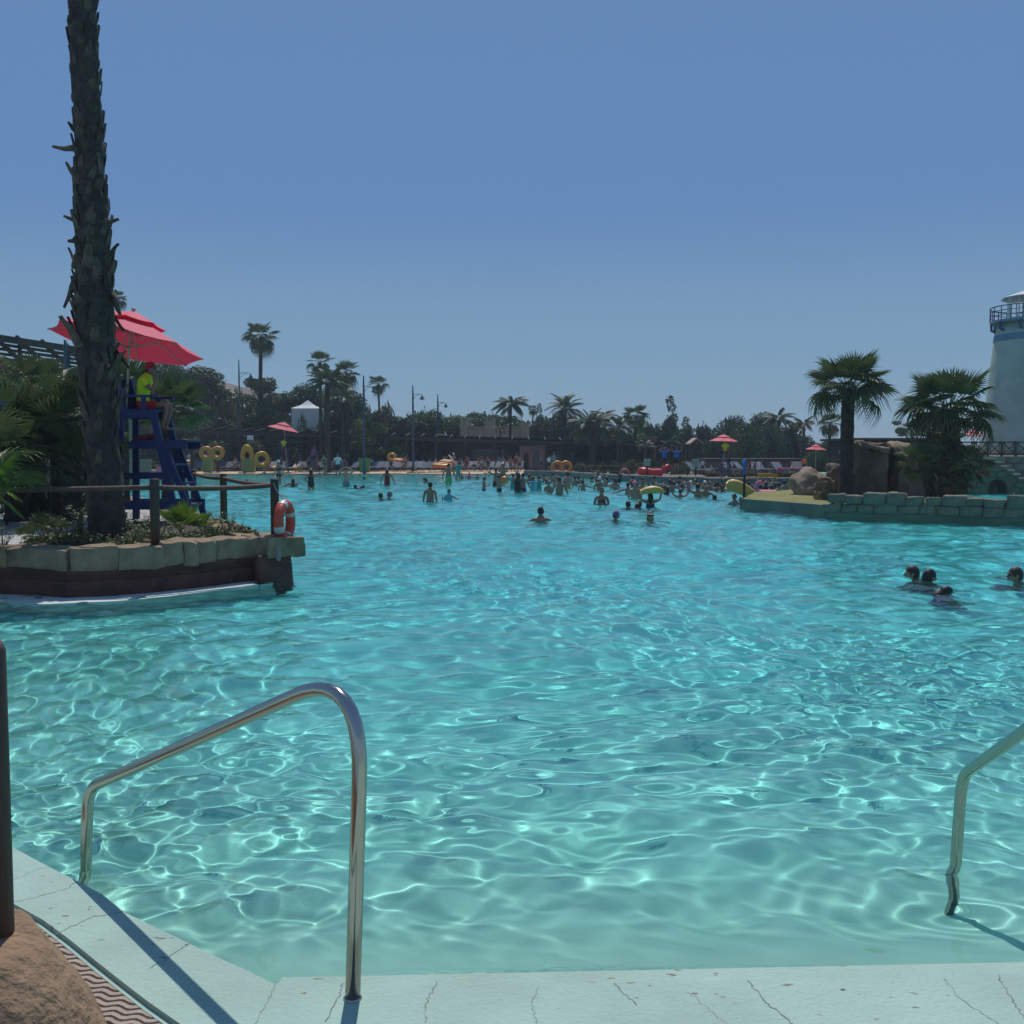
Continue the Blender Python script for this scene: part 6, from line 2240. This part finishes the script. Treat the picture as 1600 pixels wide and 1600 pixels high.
mb.sphere((0, 0, 0), .22)
o = mb.build('ball', M_orange)
o.location = at(788, 750, 53.5)
tag(o, 'orange ball in the water in the middle of the left crowd', 'ball')

rc = random.Random(19)
for k in range(26):
    px_ = 560 + k * 12.4 + rc.uniform(-4, 4)
    c_ = rc.choice(['black', 'navy', 'grey', 'maroon', 'white', 'teal', 'purple'])
    shore_person(px_, 735, 735 - rc.uniform(17, 24), rc.choice(['stand', 'relaxed', 'walk', 'carry']), rc.uniform(120, 240), TS(c_) if rc.random() < .5 else SW(c_), rc.choice([1, 2, 2, 3]), 'person in the shade of the pergola among the loungers, %s from the left' % nth(k), Y=89 + rc.uniform(-.5, 4), z=.12)
for k in range(16):
    px_ = 1092 + k * 10 + rc.uniform(-3, 3)
    c_ = rc.choice(['black', 'navy', 'grey', 'maroon', 'white', 'pink', 'purple'])
    shore_person(px_, 742, 742 - rc.uniform(16, 24), rc.choice(['stand', 'relaxed', 'carry']), rc.uniform(120, 240), TS(c_) if rc.random() < .5 else SW(c_), rc.choice([1, 2, 2]), 'bystander on the right shore near the low brown building, %s from the left' % nth(k), Y=69 + rc.uniform(0, 4), z=.25)
# ------------------------------------------------------------------ floats and toys
def double_tube(px, py, Y, label, m_, s_=1.0, rx=90, rz=10):
    t = thing('double_swim_tube', label, 'swim tube', at(px, py, Y))
    Mx_ = Matrix.Rotation(R(rz), 4, 'Z') @ Matrix.Rotation(R(rx), 4, 'X')
    for x in (-.42, .42):
        mbx = MB()
        mbx.torus((x * s_, 0, 0), .38 * s_, .17 * s_, 28, 10)
        mbx.build('ring', m_, t, Mx_)


double_tube(331, 708, 79, 'big orange double tube carried over the sand right of the chair', M_orange, 1.0)
t = thing('swim_ring', 'yellow ring carried beside the distant left guard chair', 'swim ring', at(409, 718, 80))
mb = MB()
mb.torus((0, 0, 0), .48, .17, 28, 10, Matrix.Rotation(R(35), 4, 'Z') @ Matrix.Rotation(R(88), 4, 'X'))
mb.build('ring', M_yellow, t)
t = thing('swim_tube', 'yellow tube standing upright in the olive bin', 'swim tube', at(386, 712, 82))
mb = MB()
mb.torus((0, 0, 0), .36, .17, 28, 10, Matrix.Rotation(R(5), 4, 'Z') @ Matrix.Rotation(R(88), 4, 'X') @ Matrix.Diagonal((1, 1.7, 1, 1)))
mb.build('ring', M_yellow, t)
for (px, py, Y, s_, m_, lb_) in [(612, 713, 84, .55, M_yellow, 'yellow tube lying on a lounger left of the pale loungers'), (622, 719, 83, .6, M_orange, 'orange tube below the yellow one at the loungers'), (690, 727, 84, .8, M_orange, 'orange double tube lying right of the pale empty loungers'), (697, 721, 85, .6, M_yellow, 'yellow tube stacked behind the orange double tube'),
                                 (432, 731, 80, .6, M_orange, 'orange tube lying on the sand left under the distant guard chair'), (466, 731, 80, .55, M_orange, 'orange tube lying on the sand right of the distant guard chair'), (289, 721, 80, .6, M_yellow, 'yellow tube held by the child in red cap')]:
    t = thing('swim_ring', lb_, 'swim ring', at(px, py, Y))
    mb = MB()
    mb.torus((0, 0, 0), .42 * s_, .19 * s_, 24, 8, Matrix.Rotation(R(12 if py > 715 else 60), 4, 'X') @ Matrix.Diagonal((1.7 if 'double' in lb_ else 1.2, 1, 1, 1)))
    mb.build('ring', m_, t)
for (px, m_, w_, lb_) in [(389, M_bin_olive, 1.05, 'olive green bin with a yellow tube standing in it'), (325, M_bin_olive, .7, 'olive bin behind the big double tube'), (570, M_bin, .85, 'bright green bin on the sand left of centre')]:
    t = thing('rubbish_bin', lb_, 'bin', base_at(px, 81.5, .1))
    mb = MB()
    mb.add([(-w_ / 2 * .85, -.3, 0), (w_ / 2 * .85, -.3, 0), (w_ / 2 * .85, .3, 0), (-w_ / 2 * .85, .3, 0), (-w_ / 2, -.36, 1.05), (w_ / 2, -.36, 1.05), (w_ / 2, .36, 1.05), (-w_ / 2, .36, 1.05)], [(0, 3, 2, 1), (4, 5, 6, 7), (0, 1, 5, 4), (1, 2, 6, 5), (2, 3, 7, 6), (3, 0, 4, 7)])
    mb.build('body', m_, t)
    mb = MB()
    mb.box((0, 0, 1.08), (w_ + .06, .78, .06))
    mb.build('rim', m_, t)
# float held overhead
def slab(label, name, pts, wd_, th, m_, loc):
    t = thing(name, label, 'float', loc)
    mbx = MB()
    n_ = len(pts)
    vs_, fs = [], []
    m2 = 12
    for i, p in enumerate(pts):
        u = i / (n_ - 1)
        prof_ = (math.sin(math.pi * min(1, max(0, u * .94 + .03))) ** .35)
        for j in range(m2):
            a = 2 * math.pi * j / m2
            ca, sa = math.cos(a), math.sin(a)
            vs_.append((p[0], p[1] + wd_ / 2 * prof_ * math.copysign(abs(ca) ** .6, ca), p[2] + th / 2 * prof_ * math.copysign(abs(sa) ** .7, sa)))
    for i in range(n_ - 1):
        for j in range(m2):
            fs.append((i * m2 + j, (i + 1) * m2 + j, (i + 1) * m2 + (j + 1) % m2, i * m2 + (j + 1) % m2))
    fs.append(tuple(range(m2))[::-1])
    fs.append(tuple((n_ - 1) * m2 + j for j in range(m2)))
    mbx.add(vs_, fs, True)
    mbx.build('body', m_, t)
    return t


M_matt = mat('pale_yellow_foam', (.62, .40, .10), .5, .08, 2, trans=.1)
c = at(1018, 769, gp(1016, 793, 0).y - .1)
Lh = 18 * pxm(c.y)
slab('yellow float held overhead by the long haired woman', 'yellow_float', [(-Lh + 2 * Lh * i / 14, 0, .06 * math.sin(i / 14 * 3) + .04 * (i / 14)) for i in range(15)], .6, .25, M_matt, c)
Y = gp(1160, 785, 0).y + 2
k = pxm(Y)
c = at(1160, 770, Y)
pts = [((px - 1160) * k, 0, (770 - py) * k) for px, py in [(1134, 760), (1138, 758.5), (1144, 758.5), (1152, 760.5), (1161, 764), (1170, 769), (1180, 775), (1189, 780)]]
slab('big yellow mat float standing slanted behind the lawn tip', 'yellow_mat_float', pts, .5, .52, M_matt, c)
# yellow arch toy
Y = 56
k = pxm(Y)
t = thing('arch_float', 'yellow arch shaped pool toy with openings left of the boulder', 'float', (at(1202, 758, Y).x, Y, 0))
zt = at(1202, 739.5, Y).z
W = 32 * k
mb = MB()
prof_ = [(-W / 2, 0), (-W / 2, zt)] + [(W / 2 - .45 + .45 * math.sin(a * math.pi / 10), zt - .45 + .45 * math.cos(a * math.pi / 10)) for a in range(6)] + [(W / 2, 0), (W / 2 - .22, 0), (W / 2 - .25, zt * .45), (W / 2 - .42, zt * .5), (W * .08, zt * .5), (W * .05, 0), (-W * .05, 0), (-W * .08, zt * .5), (-W / 2 + .3, zt * .5), (-W / 2 + .22, 0)]
mb.add([(x, -.3, z) for x, z in prof_] + [(x, .3, z) for x, z in prof_], [tuple(range(len(prof_)))[::-1], tuple(range(len(prof_), 2 * len(prof_)))] + [(i, (i + 1) % len(prof_), len(prof_) + (i + 1) % len(prof_), len(prof_) + i) for i in range(len(prof_))])
mb.build('body', M_yellow, t)
mb = MB()
mb.box((-W * .88, 0, zt * .55), (W * .55, .5, .16))
mb.box((-W * 1.12, 0, zt * .3), (.12, .4, zt * .5))
mb.build('side_board', M_yellow, t)
# pink ring
Y = gp(1195, 775, 0).y
t = thing('flamingo_ring', 'pink swim ring with a curved neck at the lawn tip', 'swim ring', (at(1197, 770, Y).x, Y, .12))
mb = MB()
mb.torus((0, 0, 0), .36, .12, 24, 8)
mb.build('ring', CL['pink'], t)
mb = MB()
mb.tube([(-.35, 0, 0), (-.42, 0, .25), (-.36, 0, .42), (-.22, 0, .46), (-.12, 0, .38)], [.09, .06, .055, .07, .03], 8)
mb.build('neck', CL['pink'], t)
# red toy on the kerb
Y = 68
k = pxm(Y)
t = thing('red_sea_creature_toy', 'long red plastic water toy with a raised head on the kerb wall', 'water toy', (at(1020, 744, Y).x, Y, at(1020, 745, Y).z))
mb = MB()
mb.tube([(-24 * k, 0, 6 * k), (-20 * k, 0, 8 * k), (-12 * k, 0, 7.5 * k), (0, 0, 6.5 * k), (12 * k, 0, 7 * k), (17 * k, 0, 10 * k)], [2.5 * k, 7 * k, 7.2 * k, 6.2 * k, 6.2 * k, 3 * k], 14)
mb.build('body', M_redtoy, t)
mb = MB()
mb.tube([(15 * k, 0, 8 * k), (19 * k, 0, 14 * k), (24 * k, 0, 16.5 * k), (28 * k, 0, 14 * k)], [4.5 * k, 3.6 * k, 4 * k, 2.4 * k], 12)
mb.sphere((-14 * k, 0, 15 * k), 1.6 * k)
mb.sphere((-9 * k, 0, 15 * k), 1.6 * k)
mb.build('head', M_redtoy, t)
for x in (-18, -8, 4, 13):
    mb = MB()
    mb.box((x * k, 0, 1.2 * k), (3 * k, 8 * k, 3 * k))
    mb.build('foot', M_redtoy, t)
# pink lifebuoy on the right rail
t = thing('lifebuoy', 'faded pink lifebuoy hanging on the rail above the crowd', 'lifebuoy', at(976, 740, 69))
mb = MB()
mb.torus((0, 0, 0), .27, .09, 24, 8, Matrix.Rotation(R(86), 4, 'X'))
mb.build('ring', mat('faded_buoy', (.42, .15, .14), .6, .1, 3), t)
# rail of the right shore
rl = thing('shore_guard_rail', 'thin dark railing along the kerb of the right shore', 'railing', at(880, 740, 72))
RP = [(880, 727, 76), (920, 727, 74), (1000, 730, 70), (1100, 731, 66), (1180, 733, 64)]
for (a, b_) in zip(RP[:-1], RP[1:]):
    for dzz in (0, -.38):
        mb = MB()
        mb.tube([at(*a) - rl.location + V((0, 0, dzz)), at(*b_) - rl.location + V((0, 0, dzz))], .028, 6)
        mb.build('rail', M_rail, rl)
    for j in range(4):
        p = at(*a).lerp(at(*b_), j / 4)
        mb = MB()
        mb.tube([(p.x - rl.location.x, p.y - rl.location.y, .2 - rl.location.z), (p.x - rl.location.x, p.y - rl.location.y, p.z - rl.location.z)], .03, 6)
        mb.build('post', M_darkwood, rl)
for (px, py0, py1, Y, lb_) in [(1011, 717, 728, 66, 'pale green box on a pole above the red toy'), (1087, 717.5, 730, 63, 'pale green box on a pole left of the right guard chair')]:
    p = at(px, py1, Y)
    t = thing('box_on_pole', lb_, 'box', (p.x, Y, .3))
    h_ = (py1 - py0) * pxm(Y)
    mb = MB()
    mb.box((0, 0, p.z - .3 + h_ / 2), (9.5 * pxm(Y), .3, h_))
    mb.build('box', M_boxgreen, t)
    mb = MB()
    mb.tube([(0, 0, 0), (0, 0, p.z - .3)], .05, 6)
    mb.build('pole', M_darkwood, t)
# blue marker pole at the lawn tip
b0 = gp(1162.5, 783, .15)
t = thing('marker_pole', 'thin pole with blue upper half standing at the lawn tip', 'pole', b0)
ztop = at(1163, 717, b0.y).z - .15
mb = MB()
mb.tube([(0, 0, 0), (0, 0, ztop * .62)], .042, 8)
mb.build('lower_half', M_black, t)
mb = MB()
mb.tube([(0, 0, ztop * .62), (.01, 0, ztop)], .046, 8)
mb.build('upper_half', CL['blue'], t)
# boards stored on the left beach behind the chair
for i, (px, c_, lb_) in enumerate([(222, M_yellow, 'tan slanted board standing behind the blue chair'), (252, CL['pink'], 'pink folded lounger cushion seen through the blue chair')]):
    mb = MB()
    mb.box((0, 0, .55 if i == 0 else .3), (1.5 if i == 0 else .8, .1, 1.1 if i == 0 else .5), rx=R(-20))
    o = mb.build('board' if i == 0 else 'cushion', M_wall_tan if i == 0 else c_)
    o.location = base_at(px, 80, .1)
    tag(o, lb_, 'board' if i == 0 else 'cushion')
for i, px in enumerate([640, 373, 745, 1390 - 640]):
    mb = MB()
    mb.box((0, 0, .04), (.26, .1, .07))
    mb.box((.3, .1, .04), (.26, .1, .07))
    o = mb.build('sandals', M_black)
    o.location = gp([638, 375, 758, 648][i], [739.5, 739.5, 740, 739.5][i], .06)
    tag(o, ['pair of sandals on the sand, second from the left', 'pair of sandals on the sand right of the tube carrier', 'pair of sandals on the sand near the sand end', 'pair of sandals on the sand below the orange tubes'][i], 'sandals', 'sandals left on the sand')

# ------------------------------------------------------------------ right island
LZ = .30
fr = [gp(px, py, 0) for px, py in [(1158, 795), (1225, 801), (1290, 807), (1400, 811), (1500, 814), (1600, 818), (1800, 824)]]
lawn = [(p.x, p.y) for p in fr] + [(fr[-1].x, 38.5), (at(1500, 700, 38).x, 38), (at(1380, 700, 41).x, 41), (at(1240, 700, 40).x, 40), (at(1180, 700, 37.5).x, 37.5)]
mb = MB()
mb.prism(ccw(lawn), -1.5, LZ)
struct(mb.build('lawn', M_grass))
kt = thing('lawn_kerb_wall', 'smooth green grey kerb wall of the lawn tip on the right', 'wall', fr[0])
for i in range(2):
    a, b_ = fr[i] - fr[0], fr[i + 1] - fr[0]
    mb = MB()
    t_ = (b_ - a).normalized()
    nrm = V((t_.y, -t_.x, 0))
    mb.prism(ccw([tuple((a + nrm * .05).xy), tuple((b_ + nrm * .05).xy), tuple((b_ - nrm * .25).xy), tuple((a - nrm * .25).xy)]), -1, LZ + .02)
    mb.build('kerb_length', M_teal_curb, kt)
bw = thing('block_wall', 'green grey stone block wall with uneven top along the right island', 'wall', fr[2])
OB = fr[2]
plen = [(fr[i + 1] - fr[i]).length for i in range(2, len(fr) - 1)]
mb = MB()
pl = [p - OB for p in fr[2:]]
for i in range(len(pl) - 1):
    t_ = (pl[i + 1] - pl[i]).normalized()
    nrm = V((t_.y, -t_.x, 0))
mb.prism(ccw([(p.x, p.y - .02) for p in pl] + [(p.x, p.y + .34) for p in pl[::-1]]), -1.0, .13)
mb.build('footing', M_teal_curb, bw)


def along(s_):
    for i in range(2, len(fr) - 1):
        L = (fr[i + 1] - fr[i]).length
        if s_ <= L or i == len(fr) - 2:
            return fr[i].lerp(fr[i + 1], s_ / L), (fr[i + 1] - fr[i]).normalized()
        s_ -= L


rnd = random.Random(9)
tl = sum(plen)
for row, (z0, z1) in enumerate(((.12, .36), (.365, .61))):
    s_ = 0 if row == 0 else .12
    k = 0
    while s_ < tl - .3:
        L = rnd.uniform(.42, .62)
        p, t_ = along(s_ + L / 2)
        hgt = z1 - z0 + (rnd.choice([0, .02, .05, .08, -.02]) if row else 0)
        me_ = rough_block('stone_block', (L - .02, .34, hgt), k + row * 50, 1, .022, .07)
        o = obj('stone_block', me_, M_green, bw)
        o.location = p - OB + V((0, .14, z0 + hgt / 2 - OB.z)) + V((0, rnd.uniform(-.02, .02), 0))
        o.rotation_euler.z = math.atan2(t_.y, t_.x)
        s_ += L
        k += 1
# rocks
def rock(label, px, py, Y, wpx, hpx, dm, seed, m_, rz=0, amp=.25, ry=0):
    c = at(px, py, Y)
    k_ = pxm(Y)
    o_ = obj('rock', rock_mesh('rock', (wpx / 2 * k_, dm, hpx / 2 * k_), seed, amp), m_)
    o_.location = c
    o_.rotation_euler = (0, ry, rz)
    tag(o_, label, 'rock')
    return o_


rock('big pale boulder at the left end of the right island', 1268, 757, 35.5, 70, 58, .9, 3, M_boulder, 0, .24, R(-18))
def cliff(label, px0, px1, pyt, pyb, Y, dm, seed, m_, name='rock'):
    a, b_ = at(px0, pyt, Y), at(px1, pyb, Y)
    W, H = b_.x - a.x, a.z - b_.z
    bm_ = bmesh.new()
    bmesh.ops.create_cube(bm_, size=1)
    bmesh.ops.bevel(bm_, geom=bm_.edges[:], offset=.13, segments=1, affect='EDGES')
    bmesh.ops.subdivide_edges(bm_, edges=bm_.edges[:], cuts=9, use_grid_fill=True)
    for v in bm_.verts:
        c_ = v.co
        tap = 1 - .16 * (c_.z + .5)
        p = V((c_.x * W * tap, c_.y * dm, c_.z * H))
        q = p + V((seed * 3.7, seed, 0))
        d = noise.noise_vector(q * .9) * .30 + noise.noise_vector(q * 2.6) * .11 + noise.noise_vector(q * 7) * .035
        crease = abs(noise.noise(V((q.x * 1.6, q.y * 1.6, q.z * .45))))
        v.co = p + d + V((c_.x, c_.y * 2, 0)).normalized() * min(.14, crease * .5)
    me_ = bpy.data.meshes.new(name)
    bm_.to_mesh(me_)
    bm_.free()
    for p in me_.polygons:
        p.use_smooth = True
    o_ = obj(name, me_, m_)
    o_.location = (a + b_) / 2
    return tag(o_, label, 'rock')


rock('brown rock between the boulder and the palm trunk', 1305, 752, 36, 40, 60, .5, 5, M_rock)
cliff('tall upright grey rock left of the dark grotto', 1328, 1372, 700, 785, 34, 1.6, 7, M_rock)
cliff('dark inner rock of the grotto between the two upright rocks', 1360, 1412, 712, 785, 35.3, 1.4, 9, mat('cave_shade_rock', (.045, .045, .04), .7, .3, 1, 1, 4))  # near-black colour holds the darkness inside the cave
cliff('large upright rock right of the dark grotto', 1388, 1442, 702, 785, 34.2, 1.6, 12, M_rock)
cliff('wide brown rock behind the palm clump', 1436, 1496, 712, 785, 34.6, 1.4, 15, M_rock)
rock('small reddish rock peeping over the block wall', 1396, 777, 28.2, 26, 20, .25, 17, M_boulder)
cliff('flat ledge rock topping the grotto on the left', 1334, 1376, 697, 705, 33.8, 1.7, 19, M_boulder)
cliff('flat ledge rock topping the grotto on the right', 1386, 1424, 699, 706, 34.0, 1.7, 23, M_boulder)
bush('dry brown twiggy bush in front of the palm trunk', 1292, 786, 31.5, 52, 30, 'dry', LZ - .1, 2, None)
bush('low green shrub at the foot of the rocks', 1340, 786, 31, 30, 14, 'dark', LZ - .05, 3, None)
# island palms
pb = V((at(1322, 760, 33).x, 33, LZ))
palm('fan palm with dense round crown on the right island lawn', 'palm tree', pb, at(1326, 607, 33), 68 * pxm(33), 'fan', 36, 16 * pxm(33) / 2 * 1.22, 7, .10, emin=-30, emax=86, thin=.8, up_only=True)
pb = V((at(1487, 780, 30).x, 30, LZ))
palm('big fan palm with broad crown in front of the lighthouse', 'palm tree', pb, at(1483, 638, 30), 82 * pxm(30), 'fan', 36, 30 * pxm(30) / 2, 9, .04, emin=-38, emax=84, up_only=True)
for i, (px, py, pyc, r_, Y, lb_) in enumerate([(1440, 782, 722, 42, 29, 'low fan palm leaning left from the palm clump'), (1470, 782, 700, 46, 29.5, 'middle height fan palm inside the palm clump'), (1512, 782, 726, 42, 29, 'low fan palm on the right side of the palm clump'), (1490, 784, 748, 34, 28.5, 'bottom fan palm hiding the foot of the clump')]):
    palm(lb_, 'palm tree', V((at(px * .6 + 1484 * .4, py, Y).x, Y, LZ)), at(px, pyc, Y), r_ * pxm(Y), 'stiff', 24, .12, 70 + i, .12, group='fan palms of the clump on the right island', emin=-60)
# ------------------------------------------------------------------ terrace with stairs
YT = 44.0
zt = at(1540, 713, YT).z
x0, x1 = at(1345, 700, YT).x, at(1760, 700, YT).x
tw = thing('terrace_wall', 'brown stone block terrace wall behind the stairs on the right', 'wall', (x0, YT + .9, 0))
mb = MB()
mb.box(((x1 - x0) / 2, .3, zt / 2 - .3), (x1 - x0, .5, zt + .55))
mb.build('core', M_wall_grey, tw)
M_tblock = mat('terrace_block', (.19, .165, .13), .9, .3, 3, .8, 10, objvar=.15)
bms = [rough_block('wall_block', (.66, .16, .30), 200 + i, 1, .015, .06) for i in range(4)]
for r_ in range(5):
    for c_ in range(17):
        o = obj('wall_block', bms[(r_ + c_) % 4], M_tblock, tw)
        o.location = (3.6 + c_ * .68 + (r_ % 2) * .34, .02, .16 + r_ * .315)
mb = MB()
mb.prism(ccw([(x0, YT + .9), (x1, YT + .9), (x1 * 2, 90), (x0 * 2.04, 90)]), -.5, zt)
struct(mb.build('terrace_paving', M_wall_tan))
# stair flank wall with arch
sf = thing('stair_wall', 'green mossy stone wall with a dark arch carrying the stairs', 'wall', (at(1500, 700, YT).x, YT, 0))
SX = sf.location.x
M_moss = mat('mossy_stone', (.11, .14, .085), .92, .35, 1.6, 1, 6, objvar=.15)
xs = lambda px: at(px, 700, YT).x - SX
zz = lambda py: at(1550, py, YT).z
ac, ar = xs(1561), 15 * pxm(YT)
arch = [(ac + ar * math.cos(a * math.pi / 12), zz(770) + .25 + ar * .75 * math.sin(a * math.pi / 12)) for a in range(13)]
outl = [(xs(1430), -.6), (ac - ar, -.6)] + arch[::-1] + [(ac + ar, -.6), (xs(1640), -.6), (xs(1640), zz(778)), (xs(1545), zz(718)), (xs(1510), zz(712)), (xs(1430), zz(712))]
tri = MB()
bmx = bmesh.new()
vf = [bmx.verts.new((x, 0, z)) for x, z in outl]
bmx.faces.new(vf)
ex = bmesh.ops.extrude_face_region(bmx, geom=bmx.faces[:])
for g_ in ex['geom']:
    if isinstance(g_, bmesh.types.BMVert):
        g_.co.y += .85
bmesh.ops.triangulate(bmx, faces=bmx.faces[:])
bmesh.ops.recalc_face_normals(bmx, faces=bmx.faces[:])
me_ = bpy.data.meshes.new('flank')
bmx.to_mesh(me_)
bmx.free()
obj('flank', me_, M_moss, sf)
for r_ in range(6):
    for c_ in range(9):
        x = xs(1512) + c_ * .42 + (r_ % 2) * .2
        z = .12 + r_ * .23
        if z + .1 > zz(718) - max(0, x - xs(1545)) * (60 / 95) - .05:
            continue
        if (x - ac) ** 2 + ((z - .15)) ** 2 < (ar + .16) ** 2:
            continue
        o = obj('moss_block', rough_block('moss_block', (.40, .08, .21), r_ * 9 + c_, 1, .012, .06), M_moss, sf)
        o.location = (x, -.01, z)
M_tread = mat('pale_tread_stone', (.36, .31, .25), .9, .15, 2)
for k in range(9):
    px, py = 1545 + k * 9.6, 717 + k * 6.2
    mb = MB()
    mb.box((0, 0, 0), (9.8 * pxm(YT) + .06, 1.0, .07))
    o = mb.build('stair_tread', M_tread, sf)
    o.location = (xs(px) + .12, .35, zz(py) + .02)
# railing with X panels
rt = thing('terrace_railing', 'dark timber railing with crossed panels in front of the lighthouse', 'railing', (at(1505, 700, YT).x, YT + .95, zt))
RX = rt.location.x
hR = at(1500, 691, YT + .95).z - zt
xr = at(1500, 700, YT + .95).x - RX
xe = at(1740, 700, YT + .95).x - RX
nP = 11
for k in range(nP + 1):
    x = xr + (xe - xr) * k / nP
    mb = MB()
    mb.beam((x, 0, 0), (x, 0, hR + .05), .09, .09)
    mb.build('post', M_wood, rt)
    if k < nP:
        xn = xr + (xe - xr) * (k + 1) / nP
        mb = MB()
        mb.beam((x + .045, 0, hR), (xn - .045, 0, hR), .08, .06)
        mb.beam((x + .045, 0, .10), (xn - .045, 0, .10), .06, .05)
        mb.build('rail', M_wood, rt)
        mb = MB()
        xm = (x + xn) / 2
        mb.beam((x + .06, -.015, .12), (xn - .06, -.015, hR - .03), .03, .04)
        mb.beam((x + .06, .016, hR - .03), (xn - .06, .016, .12), .03, .04)
        mb.build('cross_brace', M_wood, rt)
        for xx in (x + .12, xn - .12):
            mb = MB()
            mb.beam((xx, 0, .12), (xx, 0, hR - .03), .025, .025)
            mb.build('baluster', M_wood, rt)
# dark shed behind the rocks
block('timber_shed', 'low dark timber shed with overhanging roof behind the grotto rocks', 1344, 1470, 688, 50, 5, M_darkwood, zb=1.5, openings=((1360, 1380, .1, .8), (1410, 1440, .1, .8)), roofm=M_roof, ovh=.8)
for i, (px, Y, hp, wp) in enumerate([(1395, 47, 18, 40), (1440, 48, 26, 46), (1518, 47, 16, 60), (1500, 50, 22, 50)]):
    bush(['low round shrub on the terrace above the grotto', 'feathery shrub on the terrace left of the palm clump top', 'dark shrub on the terrace at the left end of the railing', 'shrub on the terrace hidden behind the palm clump'][i], px, 705, Y, wp, hp, ['mid', 'olive', 'dark', 'mid'][i], zt - .1, i)
# ------------------------------------------------------------------ lighthouse
YL = 54.0
k = pxm(YL)
cx = at(1617, 690, YL).x
zb_ = zt
lt = thing('lighthouse', 'whitewashed lighthouse with blue band and railed gallery at the right edge', 'lighthouse', (cx, YL, zb_))
zl = lambda py: at(1600, py, YL).z - zb_
mb = MB()
mb.lathe([(82 * k, -.2), (79 * k, zl(690)), (73 * k, zl(640)), (68 * k, zl(590)), (64 * k, zl(545)), (62.5 * k, zl(533)), (62 * k, zl(525)), (59 * k, zl(505))], 48)
mb.build('tower', M_light_tower, lt)
mb = MB()
mb.lathe([(62.6 * k, zl(533.5)), (63.3 * k, zl(533)), (62.6 * k, zl(524)), (61.9 * k, zl(523.5))], 48)
mb.build('blue_band', M_tower_blue, lt)
mb = MB()
mb.lathe([(58 * k, zl(505)), (68 * k, zl(504.5)), (69 * k, zl(501)), (64 * k, zl(500))], 40)
mb.build('gallery_floor', M_tower_blue, lt)
for a in range(12):
    an = a * math.pi / 6 + .2
    mb = MB()
    mb.tube([(60 * k * math.cos(an), 60 * k * math.sin(an), zl(517)), (66 * k * math.cos(an), 66 * k * math.sin(an), zl(515)), (67 * k * math.cos(an), 67 * k * math.sin(an), zl(505))], .07, 6)
    mb.build('bracket', M_navy, lt)
for py in (480, 487, 494):
    mb = MB()
    mb.torus((0, 0, zl(py)), 68.5 * k, .022 if py > 480 else .035, 48, 6)
    mb.build('gallery_rail', M_navy, lt)
for a in range(24):
    an = a * math.pi / 12
    mb = MB()
    mb.tube([(68.5 * k * math.cos(an), 68.5 * k * math.sin(an), zl(501)), (68.5 * k * math.cos(an), 68.5 * k * math.sin(an), zl(480))], .028, 5)
    mb.build('gallery_post', M_navy, lt)
mb = MB()
mb.lathe([(44 * k, zl(501)), (44 * k, zl(496)), (43 * k, zl(495.5))], 8, smooth=False)
mb.build('lantern_base', M_light_tower, lt)
for a in range(8):
    an = a * math.pi / 4 + math.pi / 8 * 0
    mb = MB()
    mb.beam((45 * k * math.cos(an), 45 * k * math.sin(an), zl(500)), (45 * k * math.cos(an), 45 * k * math.sin(an), zl(465)), .10, .10)
    mb.build('lantern_post', M_white_paint, lt)
    an2 = an + math.pi / 8
    mb = MB()
    r2 = 45 * k * math.cos(math.pi / 8)
    mb.beam((r2 * math.cos(an2), r2 * math.sin(an2), zl(496)), (r2 * math.cos(an2), r2 * math.sin(an2), zl(465)), .05, .05)
    mb.build('glazing_bar', M_white_paint, lt)
mb = MB()
mb.lathe([(.0, zl(500)), (10 * k, zl(500)), (10 * k, zl(485)), (14 * k, zl(484)), (14 * k, zl(478)), (.01, zl(476))], 12)
mb.build('lamp', M_navy, lt)
for a in range(12):
    a0, a1 = a * math.pi / 6, (a + 1) * math.pi / 6
    mb = MB()
    r0 = 54 * k
    pp = [V((r0 * math.cos(x), r0 * math.sin(x), zl(464.5))) for x in (a0, a1)]
    ap_ = V((0, 0, zl(441)))
    mid = [p.lerp(ap_, .55) + V((0, 0, -.10)) for p in pp]
    mb.add([pp[0], pp[1], mid[1], mid[0], ap_, pp[0] - V((0, 0, .06)), pp[1] - V((0, 0, .06))], [(0, 1, 2, 3), (3, 2, 4), (5, 6, 1, 0), (6, 5, 3, 2)])
    mb.build('roof_segment', mat('pale_roof_sheet', (.45, .47, .46), .6, .1, 1) if a == 0 else MATS['pale_roof_sheet'], lt)
# little window
aw = math.atan2(-.888, -.46)
rw = 69.5 * k
wn = V((rw * math.cos(aw), rw * math.sin(aw), zl(619)))
fo = MB()
for (c_, d_) in (((0, 0, .16), (.52, .1, .06)), ((0, 0, -.16), (.52, .1, .06)), ((-.23, 0, 0), (.06, .1, .27)), ((.23, 0, 0), (.06, .1, .27))):
    fo.box(c_, d_)
Mw = Matrix.Translation(wn) @ Matrix.Rotation(aw + R(90), 4, 'Z')
wo = fo.build('window', M_navy, lt, Mw)
pn = MB()
pn.box((0, .02, 0), (.42, .04, .28))
pn.build('pane', M_glass, wo)
# ------------------------------------------------------------------ haze of the summer air
mb = MB()
mb.box((0, 380, 14), (1900, 2300, 33))
m = bpy.data.materials.new('haze')
m.use_nodes = True
n = m.node_tree
n.nodes.clear()
o_ = n.nodes.new('ShaderNodeOutputMaterial')
v_ = n.nodes.new('ShaderNodeVolumePrincipled')
v_.inputs['Density'].default_value = .0007
v_.inputs['Color'].default_value = (.75, .88, 1, 1)
n.links.new(v_.outputs[0], o_.inputs['Volume'])
hz = mb.build('haze', m)
tag(hz, kind='stuff', label='thin pale summer haze over the whole park')
